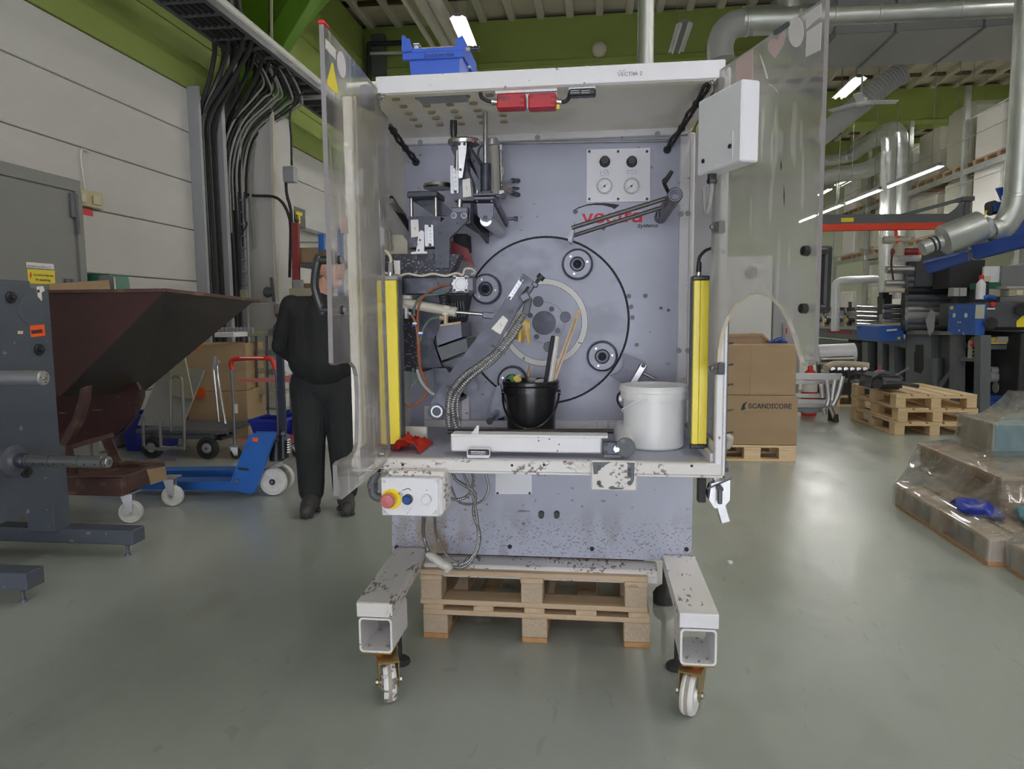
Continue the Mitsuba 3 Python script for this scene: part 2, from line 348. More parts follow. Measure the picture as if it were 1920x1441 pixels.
# ---------------------------------------------------------------- lamps
def lamp_meshes(p0, p1, w=.16, tubes=2):
    """Batten fitting from p0 to p1: housing, reflector and tubes hanging below."""
    p0, p1 = np.asarray(p0, float), np.asarray(p1, float); s, u, d = frame(p1 - p0)
    house = bar(p0 + [0, 0, .05], p1 + [0, 0, .05], w * .45, .06); refl = cat([bar(p0 + s * k * w * .36 + [0, 0, .02], p1 + s * k * w * .36 + [0, 0, .02], w * .30, .008, up=u + s * k * .5) for k in (-1, 1)])
    return house, refl, [cyl(p0 + s * k, p1 + s * k, .019, n=8) for k in ((-w * .22, w * .22) if tubes == 2 else (0,))]
def lamp(p0, p1, label, group=None, lit=True, tubes=2, w=.16, hang=None, power=1.0, tint=None):
    k = thing('fluorescent_lamp', label, 'lamp', group); h, r, ts = lamp_meshes(p0, p1, w, tubes)
    part(k, 'housing', h, 'grey_sheet'); part(k, 'reflector', r, 'clean_white')
    for t in ts:
        if lit: part(k, 'tube', t, 'tube_glow', emitter={'type': 'area', 'radiance': rgb([LAMP * power * c for c in (tint or LAMP_C)])})
        else: part(k, 'tube', t, 'clean_white')
    if hang:
        for q in (.15, .85):
            a = np.asarray(p0) * (1 - q) + np.asarray(p1) * q; part(k, 'hanger', cyl(a + [0, 0, .07], [a[0], a[1], hang], .006, n=6), 'grey_sheet')
    return k
# ================================================================ the hall
WX, CZ = -4.75, 7.05
struct('floor', box(-6, 20, -9, 34, -.2, 0, 0), 'floor_paint', 'grey-green painted concrete floor, scuffed and glossy')
struct('wall_left', box(WX - .4, WX - .05, -9, 34, 0, CZ, 0), 'white_wall')
bays = [(-9, -3.1), (-3.1, 2.9), (2.9, 9.0), (9.9, 14.5), (14.5, 20.3), (20.3, 33)]
zs = [0, .52, 1.10, 1.71, 2.31, 2.86, 3.43, 3.93, 4.55, 5.15, 5.75, 6.4, CZ]
for i in range(len(zs) - 1):
    for y0, y1 in bays:
        g = zs[i] > 3.9
        part('wall_left', 'panel', box(WX - .06, WX + (.012 if g else 0), y0 + .006, y1 - .006, zs[i] + .007, zs[i + 1] - .004, .006), 'green_wall' if g else 'white_wall', smooth=False)
struct('wall_right', box(17.5, 17.8, -9, 34, 0, CZ, 0), 'white_wall')
struct('wall_back', box(-5, 18, -9.2, -8.9, 0, CZ, 0), 'white_wall')  # out of view, closes the hall so light bounces back
struct('wall_far', box(-5, 18, 33, 33.3, 0, CZ, 0), 'pale_green_wall')
struct('ceiling', box(-5.2, 18, -9, 34, CZ + .13, CZ + .4, 0), 'ceiling', 'grey ribbed concrete ceiling with dark battens')
for k in range(39):
    x = -4.6 + k * .575
    part('ceiling', 'rib', box(x - .07, x + .07, -9, 33.4, CZ, CZ + .15, .02), 'ceiling_rib', smooth=False)
for y in np.arange(4.2, 33, 1.18):
    part('ceiling', 'batten', box(-5, 17.6, y - .05, y + .05, CZ + .06, CZ + .132, 0), 'dark_batten', smooth=False)
for y in (-3.1, 2.9, 8.8, 14.6, 20.4, 26.2):
    part('ceiling', 'beam', box(-4.75, 17.6, y, y + .45, CZ - .92, CZ + .05, .02), 'green_wall', 'deep green-painted concrete beam', smooth=False)
    part('ceiling', 'beam_flange', box(-4.75, 17.6, y - .06, y + .51, CZ - .92, CZ - .78, .02), 'green_wall', smooth=False)
# column with its haunch
COLY = 9.35
for n_, y in (('column', COLY), ('column', 14.9), ('column', 20.7)):
    k = struct(n_, box(WX - .05, WX + .40, y, y + .62, 0, 4.06, .02), 'white_wall', 'white concrete column against the side wall, green above')
    part(k, 'upper_shaft', box(WX - .05, WX + .40, y, y + .62, 4.06, CZ, .02), 'green_steel', 'green upper part')
    part(k, 'haunch', ext([(0, 0), (.12, 0), (1.75, 1.55), (1.75, 2.0), (0, 2.0)], .34, np.array([WX + .40, y + .48, CZ - 2.0]), XA, ZA), 'green_steel')
    part(k, 'brace', bar((WX + .35, y + .1, 4.7), (WX + 1.5, y + .1, 6.3), .26, .22, (0, 1, 0)), 'green_steel')
# cable tray with its cables along the wall
TX, TZ = WX + .62, 4.52
k = thing('cable_tray', 'white-edged ladder cable tray sloping along the green wall', 'cable tray')
part(k, 'edge_tube', cyl((TX + .25, 1, TZ), (TX + .25, 10.6, TZ), .055, n=14), 'off_white')
part(k, 'side_rail', [box(TX + .22, TX + .28, 1, 20, TZ - .12, TZ - .02), box(TX - .25, TX - .20, 1, 20, TZ - .12, TZ - .02)], 'dark_grey')
for y in np.arange(1.2, 20, .32):
    part(k, 'rung', box(TX - .22, TX + .25, y, y + .03, TZ - .12, TZ - .09, 0), 'dark_grey', smooth=False)
for j in range(4): part(k, 'bracket', box(WX, TX + .26, 10.0 + 2.4 * j, 10.06 + 2.4 * j, TZ - .17, TZ - .12), 'grey_plastic')
def cable(pts, r, m, label, group=None, name='cable', cat_='cable', n=6): return solo(name, tube(pts, r, n), m, label, cat_, group)
for j in range(16):
    x = TX - .19 + .024 * j; ye = [8.15, 8.3, 8.45, 8.6, 8.75, 8.9, 9.05][j % 7]; m = ('black_rubber', 'black_plastic', 'black_matt')[j % 3]
    xw = WX + .05 + .012 * (j % 4); zz = TZ - .05 - .02 * (j % 3)
    cable([(x, 1, zz), (x, 5, zz + .01), (x, ye - .55, zz), (x - .05, ye - .15, zz - .06), ((x + xw) / 2, ye, zz - .35), (xw + .02, ye + .02, zz - .8), (xw, ye, 3.2), (xw, ye + .02, 1.6), (xw, ye, .25)],
          .027, m, 'black cable bending off the tray down the white wall to the floor', 'cables running down beside the column', n=6)
for j in range(12):
    x = TX + .02 * j - .12; y0 = 8.55 + .06 * j; m = ('black_rubber', 'black_matt', 'cable_grey')[j % 3 if j % 4 else 2]
    xw = WX + .07 + .02 * (j % 3)
    cable([(x, 7.2, TZ + .02), (x + .03, y0 - .3, TZ - .01), (x + .05, y0 + .3, TZ - .25 - .04 * (j % 3)), (x - .1, y0 + .35, TZ - .45), (xw + .1, y0 + .2, TZ - .8), (xw + .03, y0, 3.2), (xw + .02 * (j % 2), y0 + .02, 2.65 - .15 * (j % 4))],
          .014, m, 'thin looped cable dropping from the tray beside the column', 'thin cables looped below the tray', n=5)
for j in range(14):
    x = TX - .2 + .03 * j
    cable([(x, 9.2, TZ - .03), (x, 13, TZ - .04), (x, 19.5, TZ - .03)], .018, ('black_rubber', 'black_matt')[j % 2], 'dark cable lying in the far run of the tray', 'cables lying in the far tray', n=5)
for (x, y0, y1, w, wh) in ((WX + .09, 8.02, 8.07, .05, 'leftmost'), (WX + .10, 8.50, 8.58, .06, 'middle'), (WX + .08, 8.98, 9.03, .05, 'rightmost')):
    solo('conduit_channel', box(WX + .0, x + w, y0, y1, .1, 3.95), 'grey_plastic', wh + ' of the three grey steel channels holding cables on the white wall', 'channel', 'wall cable channels')
# vertical cables from above down to the tray, pipes on the column
for j in range(8):
    cable([(TX - .15 + .045 * j, 7.75, CZ - .1), (TX - .15 + .045 * j, 7.78, 5.6), (TX - .13 + .04 * j, 7.9, TZ + .12), (TX - .1 + .03 * j, 8.3, TZ + .02)], .02, ('black_rubber', 'dark_grey', 'cable_grey')[j % 3],
          'cable coming straight down from the roof onto the tray', 'cables from the roof')
cable([U(509, 0, Y=COLY - .05), U(510, 150, Y=COLY - .05), U(515, 400, Y=COLY - .05), U(522, 560, Y=COLY - .05)], .022, 'cable_cream', 'cream pipe running down the front of the white column', name='pipe', cat_='pipe')
cable([U(508, 215, Y=COLY - .04), U(510, 300, Y=COLY - .04), U(513, 450, Y=COLY - .04), U(520, 590, Y=COLY - .04)], .013, 'clean_white', 'thin white cable down the front of the column')
cable([U(444, 357, Y=COLY - .08), U(470, 366, Y=COLY - .09), U(510, 368, Y=COLY - .10), U(528, 378, Y=COLY - .12), U(540, 400, Y=COLY - .1), U(545, 430, Y=COLY - .05), U(543, 520, Y=COLY - .04)], .02, 'black_rubber', 'black cable curving across the white column')
cable([U(536, 340, Y=COLY - .05), U(538, 365, Y=COLY - .08), U(546, 400, Y=COLY - .08), U(548, 470, Y=COLY - .05)], .02, 'black_rubber', 'black cable hanging from the small box on the column edge')
cable([U(570, 170, Y=COLY), U(545, 208, Y=COLY), U(546, 260, Y=COLY), U(547, 310, Y=COLY)], .014, 'black_rubber', 'thin black cable sagging from tray to the column box')
solo('junction_box', [blk(530, 312, 550, 340, COLY - .16, .14), blk(531, 311, 549, 315, COLY - .165, .01)], 'grey_plastic', 'small light grey junction box on the edge of the white column', 'junction box')
k = thing('plug_coupling', 'pale blue plug coupling hanging on the green column head', 'plug'); part(k, 'body', cyl(U(508, 186, Y=COLY - .08), U(508, 205, Y=COLY - .08), .06, .045, n=12), 'cable_grey'); part(k, 'cable', tube([U(500, 150, Y=COLY - .05), U(505, 165, Y=COLY - .07), U(508, 187, Y=COLY - .08)], .03), 'black_rubber')
solo('junction_box', cyl(U(478, 180, Y=COLY - .1), U(478, 180, Y=COLY - .02), .055, n=16), 'grey_plastic', 'round grey junction box on the green column head', 'junction box')
k = thing('busbar_box', 'grey busbar trunking with a yellow tap-off handle on the white wall', 'busbar trunking')
part(k, 'trunking', box(WX + .01, WX + .2, 10.2, 12.3, 2.66, 2.86), 'brushed_alu'); part(k, 'tap_box', box(WX + .05, WX + .3, 10.03, 10.6, 2.62, 2.9), 'dark_grey')
part(k, 'handle', [box(WX + .3, WX + .33, 10.2, 10.42, 2.78, 2.83), box(WX + .3, WX + .33, 10.28, 10.34, 2.66, 2.8)], 'yellow_label', 'yellow handle')
part(k, 'cable', tube([U(536, 340, Y=9.9), (WX + .35, 10.0, 2.75), (WX + .3, 10.3, 2.7)], .03), 'black_rubber')
k = thing('light_switch', 'cream double switch plate on the white wall beside the grey cabinet', 'switch')
a = U(162, 373, X=WX + .03); part(k, 'plate', box(WX, WX + .05, a[1] - .18, a[1] + .2, a[2] - .07, a[2] + .08), 'switch_cream')
for s in (-.1, .1): part(k, 'rocker', box(WX + .05, WX + .065, a[1] + s - .05, a[1] + s + .05, a[2] - .04, a[2] + .04), 'beige')
part(k, 'wire', tube([(WX + .02, a[1], a[2] + .08), (WX + .02, a[1] - .02, a[2] + .42), (WX + .02, a[1] + .1, a[2] + .45)], .008, 5), 'off_white')
a = U(164, 397, X=WX + .01); solo('warning_sticker', box(WX, WX + .006, a[1] - .07, a[1] + .08, a[2] - .03, a[2] + .03, 0), 'red_print', 'small red sticker on the white wall under the switch plate', 'sticker')
k = thing('ladder_rack', 'grey wall ladder rack with hanging cords beside the column', 'cable rack')
for px in (441, 462): part(k, 'rail', [cyl(U(px, 372, Y=8.95), U(px + 6, 560, Y=8.95), .018, n=8)], 'grey_plastic')
for t in np.linspace(0, 1, 9): part(k, 'rung', cyl(U(441 + 6 * t, 375 + 180 * t, Y=8.95), U(462 + 6 * t, 375 + 180 * t, Y=8.95), .012, n=6), 'grey_plastic')
part(k, 'cord', [tube([U(446, 360, Y=8.85), U(450, 420, Y=8.85), U(451, 540, Y=8.85)], .014, 5), tube([U(458, 360, Y=8.85), U(459, 410, Y=8.82), U(463, 420, Y=8.82), U(452, 440, Y=8.85)], .012, 5)], 'black_rubber')
solo('socket_box', blk(444, 543, 463, 566, 8.9, .1), 'olive_shelf', 'cream socket box low on the wall beside the column', 'socket')
k = thing('power_plug', 'red plug with cord hanging low on the white column', 'plug'); part(k, 'body', cyl(U(519, 570, Y=COLY - .08), U(521, 588, Y=COLY - .08), .045, n=10), 'cable_grey'); part(k, 'tip', cyl(U(521, 588, Y=COLY - .08), U(522, 594, Y=COLY - .08), .04, n=10), 'dark_red')
solo('wall_valve', [cyl(U(502, 545, Y=COLY - .1), U(502, 550, Y=COLY - .02), .06, n=12), cyl(U(508, 520, Y=COLY - .05), U(513, 565, Y=COLY - .05), .018, n=8)], 'dark_grey', 'dark valve and lever on the white column face', 'valve')

# ---- lamps
def hl(p, q, z, *a, **k): return lamp(U(*p, z=z), U(*q, z=z), *a, **k)
hl((858, 33), (881, 88), 5.75, 'lit twin tube lamp hanging above the blue bin', w=.26, hang=CZ + .13, power=2.2)
hl((1284, 45), (1267, 99), 5.75, 'unlit twin tube lamp hanging in front of the green beam', lit=False, w=.26, hang=CZ + .13)
hl((1612, 147), (1572, 184), 5.75, 'lit twin tube lamp under the grey air duct right of the open door', w=.28, hang=CZ + .13, power=2.2)
hl((1828, 208), (1791, 229), 5.75, 'lit tube lamp at the upper right by the racked pallets', w=.2, hang=CZ + .13, power=2.2)
hl((1653, 301), (1626, 318), 5.75, 'small far lit lamp behind the two upright ducts', w=.2, hang=CZ + .13, power=2.2)
hl((1596, 333), (1568, 347), 5.75, 'small far lit lamp below the curved duct', w=.2, hang=CZ + .13, power=2.2)
hl((1556, 355), (1536, 366), 5.75, 'small far lit lamp half behind the edge of the open door', w=.2, hang=CZ + .13, power=2.2)
a, b = U(1763, 313, z=3.6), U(1512, 411, z=3.6)
for i, t in enumerate((0, .345, .645, .90)):
    t1 = (.29, .60, .86, 1.08)[i]
    lamp(a + (b - a) * t, a + (b - a) * t1, ('nearest', 'second', 'third', 'farthest')[i] + ' lamp of the low trunking row above the printing press', 'low lamp row', tubes=1, w=.14, hang=CZ + .13, power=2.2)
for x in (-2.2, 1.7, 5.6):  # lamps out of view overhead, placed to light the machine and floor
    for y in (-5.0, -2.2, .6, 3.4, 6.2):
        if x < 0 and y > -3: continue
        lamp((x, y - .75, 5.75), (x, y + .75, 5.75), 'unseen twin tube lamp hanging from the ceiling over the aisle', 'unseen ceiling lamps over the aisle', w=.26, hang=CZ + .13)
for x in (9.5, 13.0):  # unseen lamps that brighten the right side of the hall
    for y in (2, 8, 14, 20): lamp((x, y - .75, 5.75), (x, y + .75, 5.75), 'unseen twin tube lamp hanging over the presses', 'unseen ceiling lamps over the presses', w=.26, hang=CZ + .13, power=1.6)
for x in (-2.2, 1.7):  # unseen lamps hidden behind the machine, lighting the far bays
    for y in (17.5, 23.5): lamp((x, y - .75, 5.75), (x, y + .75, 5.75), 'unseen twin tube lamp hanging from the far ceiling bays', 'unseen far ceiling lamps', w=.26, hang=CZ + .13)

for x in (-2.6, -.3, 2.0):  # unseen low lamps behind the viewer, placed to light the machine front
    k = lamp((x - .7, -1.9, 3.1), (x + .7, -1.9, 3.1), 'unseen low twin tube lamp behind the viewer, placed to light the machine front', 'unseen low lamps behind the viewer', w=.26, hang=CZ + .13, power=.3, tint=LOW_C)

# unseen window band behind the viewer, glowing to light the machine front
UNSEEN_DAY = (3.5, 3.6, 4.0)
w = struct('unseen_window_1', [box(-3.3, 3.9, -8.9, -8.80, z - .04, z + .04, .005) for z in (.12, 1.32, 2.52)] + [box(x - .04, x + .04, -8.9, -8.80, .12, 2.52, .005) for x in np.linspace(-3.3, 3.9, 7)], 'off_white', 'long unseen window band behind the viewer, glowing to light the machine front')
for x in np.linspace(-3.3, 3.9, 7)[:-1]:
    for z in (.12, 1.32):
        part(w, 'pane', TM([(x + .04, -8.85, z + .04), (x + 1.16, -8.85, z + .04), (x + 1.16, -8.85, z + 1.16), (x + .04, -8.85, z + 1.16)], [(0, 2, 1), (0, 3, 2)]), 'tube_glow', smooth=False, emitter={'type': 'area', 'radiance': rgb(UNSEEN_DAY)})
# ================================================================ the rewinding machine in the middle
YB, YF, TZB = 2.82, 2.135, .85
K = thing('rewinding_machine', 'tall white and grey open-fronted turret rewinding machine with two acrylic doors, standing on pallets', 'machine')
def mp(n_, mesh, m, label=None, **k): return part(K, n_, mesh, m, label, **k)
def cap_screw(parent, px, py, r, Y, n_='screw', t=.006, m='black_plastic'):
    c = U(px, py, Y=Y); k = r * Y / F
    return part(parent, n_, lathe([(0, 0), (k, 0), (k, t), (k * .55, t), (k * .5, t * .45), (0, t * .45)], c, (0, -1, 0), 14), m)
# grey panels
bp = mp('back_panel', plate([(748, 258), (1282, 256), (1285, 800), (745, 800)], YB, .02), 'grey_panel', 'blue-grey back panel behind the turret')
lp = mp('lower_panel', plate([(735, 870), (1300, 870), (1296, 1052), (735, 1034)], YB - .012, .035), 'grey_panel', 'grey lower front panel, stained with oil and rust')
for x, y in ((744, 1025), (956, 1024), (1110, 1028), (1287, 1029)): cap_screw(lp, x, y, 4, YB - .012, m='black_matt')
for x, y in ((1015, 962), (1044, 962)):
    c = U(x, y, Y=YB - .012); part(lp, 'knob', [cyl(c, c - [0, .02, 0], .012, .010, 16), cyl(c + [0, 0, -.008], c + [0, -.012, -.008], .011, n=16)], 'black_plastic', 'small black knob')
sp = part(lp, 'service_plate', plate([(929, 880), (997, 880), (997, 926), (929, 926)], YB - .018, .006), 'clean_white', 'white cover plate')
for x in (933, 993): cap_screw(sp, x, 924, 2.4, YB - .018, t=.003)
mp('lower_beam', box(-.70, .235, YB - .10, YB + .02, .245, .300, .006), 'machine_white_worn', 'white beam under the lower panel')
mp('rear_body', box(-.845, .365, YB + .026, YB + .52, .30, 1.98, .005), 'machine_white')
# frame around the back panel
fr = mp('panel_frame', [blk(735, 243, 1292, 262, YB - .03, .05), blk(1272, 255, 1291, 800, YB - .03, .05), blk(737, 255, 757, 800, YB - .03, .05), blk(795, 789, 1290, 806, YB - .04, .05)], 'machine_white', 'white frame around the back panel')
for x, y in ((788, 267), (1008, 258), (1233, 251), (1277, 401), (1273, 657), (1290, 400), (1290, 657)):
    part(fr, 'plug', disc(x, y, 5, YB - .03, .002), 'grey_plastic')
hg = part(fr, 'hinge_strip', [cyl(U(940, 268, Y=YB - .02), U(1260, 263, Y=YB - .02), .004, n=8)], 'steel')
mp('sill_post', [blk(865, 700, 880, 815, YB - .02, .03), blk(795, 760, 810, 812, YB - .02, .03), blk(1120, 790, 1140, 812, YB - .06, .03)], 'machine_white')
# roof with its front beam
RX0, RX1 = -.662, .352
rf = mp('roof', [box(RX0 - .1, RX1, YF + .02, YB + .2, 1.985, 2.0, .003), box(RX0, RX1, YF, YF + .03, 1.953, 2.003, .006), box(RX0, RX1, YF + .02, YF + .05, 1.956, 1.965, .002)], 'machine_cream', 'cream sheet roof, stained underneath')
part(rf, 'front_beam', box(RX0 + .001, RX1, YF - .006, YF + .004, 1.954, 2.004, .003), 'machine_white', 'white front beam of the roof')
part(rf, 'lettering', words('VECTRA 2', .0105, U(1158, 143, Y=YF - .007), XA, ZA), 'print_grey', 'machine number on the beam')
for j, (x0, y0) in enumerate(((742, 185), (756, 199), (766, 212), (775, 223), (785, 235))):
    dx = (44, 44, 43, 42, 40)[j]
    for i in range(5 if j > 2 else 5):
        x = x0 + dx * i; y = y0 - 1.9 * i
        if 810 < x < 860 and j == 0: continue
        c = U(x, y, z=1.9835); part(rf, 'vent_plug', cyl(c, c - [0, 0, .004], .0135, n=20), 'stained_plug')
part(rf, 'grey_plate', box(*[v for q in zip(U(778, 182, Y=YF + .1)[:1], U(870, 182, Y=YF + .1)[:1]) for v in q], YF + .05, YF + .18, 1.972, 1.984), 'grey_plastic')  # grey plate under the roof sheet
for x0, x1 in ((856, 905), (928, 1045), (1066, 1117)):
    part(rf, 'mounting_angle', [blk(x0, 162, x1, 173, YF + .015, .004, .001), blk(x0, 161, x1, 163, YF + .015, .03, .001)], 'brushed_alu', smooth=False)
part(rf, 'switch_plate', blk(930, 170, 1045, 204, YF + .03, .005, .001), 'brushed_alu')
for x0, x1 in ((931, 985), (990, 1043)):
    sw = part(rf, 'interlock_switch', blk(x0, 174, x1, 203, YF - .01, .04, .004), 'red_switch', 'red safety switch')
    for x, y in ((x0 + 6, 180), (x1 - 6, 192), (x1 - 6, 180)): part(sw, 'slot', blk(x - 4, y - 2, x + 4, y + 2, YF - .012, .004, .001), 'dark_red')
for s, x in ((-1, 922), (1, 1053)):
    part(rf, 'gland', cyl(U(x, 191, Y=YF + .01), U(x - s * 12, 191, Y=YF + .01), .010, n=12), 'steel'); part(rf, 'cable_tag', blk(x - 9 * s - (4 if s > 0 else 0), 186, x - 9 * s + (5 if s > 0 else 9), 204, YF + .005, .003, .001), 'yellow_label')
part(rf, 'switch_cable', tube([U(900, 172, Y=YF + .03), U(903, 182, Y=YF + .02), U(912, 188, Y=YF + .01), U(922, 191, Y=YF + .01)], .006), 'black_rubber')
part(rf, 'switch_cable', tube([U(1068, 176, Y=YF + .03), U(1066, 184, Y=YF + .02), U(1060, 190, Y=YF + .01), U(1053, 191, Y=YF + .01)], .006), 'black_rubber')
cn = part(rf, 'connector', blk(1066, 165, 1117, 179, YF - .004, .03, .004), 'black_plastic', 'black connector')
for x in (1078, 1098): part(cn, 'contact', [blk(x - 8, 169, x + 8, 170.5, YF - .006, .003, 0), blk(x - 8, 173, x + 8, 174.5, YF - .006, .003, 0)], 'grey_plastic', smooth=False)
for x in (1100, 1230, 880): part(rf, 'roof_screw', cyl(U(x, 127, Y=YF + .02), U(x, 124, Y=YF + .02), .006, n=10), 'grey_plastic')
# side walls and posts
mp('side_wall', [box(.362, .372, YF + .02, YB, TZB, 1.99, .002), box(.345, .366, YF, YF + .03, .813, 1.96, .003), box(.366, .374, YF - .002, YF + .05, .815, 1.3, .002)], 'machine_white', 'white right side wall and front post')
mp('side_wall', [box(-.775, -.765, YF + .12, YB, TZB, 1.99, .002), box(-.775, -.745, YF + .02, YF + .05, .813, 1.96, .003)], 'machine_cream', 'cream left side wall')
for y in (645, 685, 722, 770, 812):
    c = U(1358, y, Y=YF + .02); mp('side_pin', cyl(c - [.0, 0, 0], c + [.026, 0, .004], .0028, n=8), 'dark_steel')
c = U(1357, 875, Y=YF + .02); mp('side_bolt', cyl(c, c + [.012, 0, 0], .016, n=6), 'burnished')
mp('edge_trim', [box(.372, .378, YF, YF + .03, .83, 1.3, .001)], 'dark_grey', 'dark edge strip')
# table
mp('table_top', box(-.775, .372, YF + .01, YB - .01, TZB - .012, TZB - .002, .001), 'turret_grey', 'grey sheet-steel table')
tb = mp('table_front_beam', [box(-.775, .366, YF - .002, YF + .03, .813, TZB + .001, .004), box(-.775, .37, YF + .004, YF + .05, .806, .816, .002)], 'machine_white_worn', 'white front beam of the table, paint chipped')
mp('table_rail', [bar(U(1280, 805, Y=YB - .06), U(1335, 860, Y=YF + .03), .012, .035), bar(U(1292, 800, Y=YB - .06), U(1341, 845, Y=YF + .05), .012, .05)], 'machine_white')
for x, y in ((1020, 871), (1297, 873), (960, 872), (755, 871)): part(tb, 'hole', disc(x, y, 2.6, YF - .002, .001), 'black_gap')
ap = mp('apron_plate', blk(1108, 864, 1194, 920, YF - .022, .02, .006), 'machine_white_worn', 'white bolted plate with badly chipped paint')
for x, y in ((1123, 877), (1180, 879), (1180, 889), (1123, 904), (1180, 905)): cap_screw(ap, x, y, 4, YF - .022, m='dark_steel')
for pts in ([(1111, 866), (1146, 866), (1136, 871), (1131, 876), (1122, 878), (1121, 888), (1113, 889), (1112, 878)], [(1174, 867), (1190, 867), (1189, 900), (1184, 909), (1177, 908), (1183, 898), (1176, 888), (1184, 878)], [(1122, 903), (1128, 908), (1133, 914), (1124, 913), (1119, 907)], [(1140, 914), (1148, 910), (1153, 913), (1172, 914), (1166, 917), (1145, 917)]): part(ap, 'bare_patch', plate(pts, YF - .0226, .001), 'press_mid', smooth=False)
# roller beam in front
rb = mp('roller_beam', [blk(845, 818, 1128, 848, YF + .05, .05, .004), blk(845, 815, 1140, 820, YF + .05, .06, .002), blk(1132, 848, 1165, 862, YF + .08, .03, .002)], 'machine_white', 'white square beam over the table')
for x, y in ((1030, 823), (1010, 826), (1045, 845), (1048, 833)): part(rb, 'chip', disc(x, y, 1.6, YF + .05, .001, 8), 'dark_grey')
mp('idler_rod', cyl(U(840, 809, Y=2.44), U(1150, 808, Y=2.44), .0085, n=20), 'rusty_bar', 'dark rusty rod')
gb = mp('guide_bracket', blk(1130, 828, 1165, 853, YF + .035, .02, .003), 'dark_steel', 'dark bracket with a hex nut')
c = U(1157, 840, Y=YF + .035); part(gb, 'nut', [cyl(c, c - [0, .012, 0], .014, n=6, b=.002), cyl(c, c - [0, .022, 0], .007, n=14)], 'steel', smooth=False)
for y in (832, 848): cap_screw(gb, 1136, y, 3.6, YF + .035)
cr = mp('guide_cylinder', cyl(U(1173, 838, Y=YF + .02), np.array(U(1173, 838, Y=YF + .02)) * [1, 0, 1] + [0, 2.52, 0], .0285, n=32), 'machine_white', 'white round guide with a dark end face')
part(cr, 'end_cap', disc(1173, 838, 18.5, YF + .02, .006), 'dark_grey'); part(cr, 'end_ring', ring(1173, 838, 9, 11, YF + .014, .002), 'press_mid'); cap_screw(cr, 1168, 826, 4.5, YF + .014, m='burnished')
lb = mp('limit_bracket', blk(875, 842, 917, 859, YF + .01, .03, .002), 'clean_white', 'white block with a black connector')
part(lb, 'connector', blk(877, 843, 916, 853, YF + .002, .02, .002), 'black_plastic'); part(lb, 'contact', [blk(883, 846, 910, 847.5, YF, .003, 0), blk(883, 850, 910, 851, YF, .003, 0)], 'scale_plate', smooth=False)
mp('pointer_upright', plate([(884, 812), (895, 797), (898, 798), (896, 832), (886, 832)], YF + .06, .008), 'off_white')
mp('left_rail', [blk(760, 800, 800, 858, YF + .3, .02, .002)], 'machine_cream')
# control box
cb = mp('control_box', blk(715, 896, 829, 967, YF - .07, .09, .008), 'clean_white', 'white push-button box hanging under the table edge')
part(cb, 'cover', blk(715, 896, 822, 967, YF - .078, .012, .004), 'clean_white')
for x, y in ((720, 902), (817, 902), (720, 960), (817, 960)): part(cb, 'cover_screw', disc(x, y, 3.2, YF - .078, .002), 'steel')
part(cb, 'cover_groove', [bar(U(716, 952, Y=YF - .079), U(729, 965, Y=YF - .079), .001, .001), bar(U(821, 952, Y=YF - .079), U(809, 965, Y=YF - .079), .001, .001), bar(U(762, 964, Y=YF - .079), U(772, 951, Y=YF - .079), .001, .001)], 'grey_plastic', smooth=False)
part(cb, 'top_bracket', [blk(728, 883, 834, 893, YF - .05, .08, .003), blk(826, 885, 834, 957, YF - .05, .09, .002)], 'machine_white_worn')
es = part(cb, 'stop_ring', disc(734, 935, 20.5, YF - .078, .003, 40), 'estop_yellow', 'yellow ring')
part(es, 'lettering', [words(ch, .009, U(746 + 3.3 * i, 925 + 2.4 * i + .35 * i * i, Y=YF - .0815), unit([.85 - .12 * i, 0, -.52 - .14 * i]), unit([.52 + .14 * i, 0, .85 - .12 * i])) for i, ch in enumerate('STOP')], 'ink', 'the word STOP')
c = U(731, 935, Y=YF - .081); part(cb, 'stop_button', lathe([(0, 0), (.012, 0), (.013, .014), (.0215, .018), (.0225, .026), (.019, .032), (0, .034)], c, (0, -1, 0), 32), 'pink_red', 'red mushroom stop button')
for x, r, m, l in ((765, 9.5, 'blue_button', 'blue push button'), (800, 9.5, 'clean_white', 'white push button')):
    c = U(x, 935, Y=YF - .078); q = part(cb, 'button', cyl(c, c - [0, .018, 0], .0125, n=24, b=.002), m, l); part(q, 'collar', ring(x, 935, 7.5, 10, YF - .078, .012), 'black_plastic' if m == 'blue_button' else 'steel')
part(cb, 'printed_mark', [bar(U(762 + 8 * s, 919, Y=YF - .0785), U(766, 915, Y=YF - .0785), .001, .002) for s in (-1, 1)] + [bar(U(800, 917, Y=YF - .0785), U(800, 920, Y=YF - .0785), .002, .001)], 'ink', smooth=False)
eb = mp('conduit_elbow', [tube([U(708, 884, Y=YF - .02), U(700, 900, Y=YF - .03), U(698, 912, Y=YF - .03), U(700, 926, Y=YF - .03), U(708, 932, Y=YF - .03), U(717, 932, Y=YF - .03)], .0135, 12)], 'dark_grey', 'dark grey conduit elbow')
part(eb, 'gland_nut', [cyl(U(699, 904, Y=YF - .03), U(698, 914, Y=YF - .03), .017, n=6), cyl(U(699, 914, Y=YF - .03), U(700, 919, Y=YF - .03), .0155, n=16)], 'dark_grey', smooth=False); part(eb, 'conduit', hose([U(712, 872, Y=YF + .02), U(706, 885, Y=YF - .01), U(699, 903, Y=YF - .03)], .0115, .007), 'black_plastic')
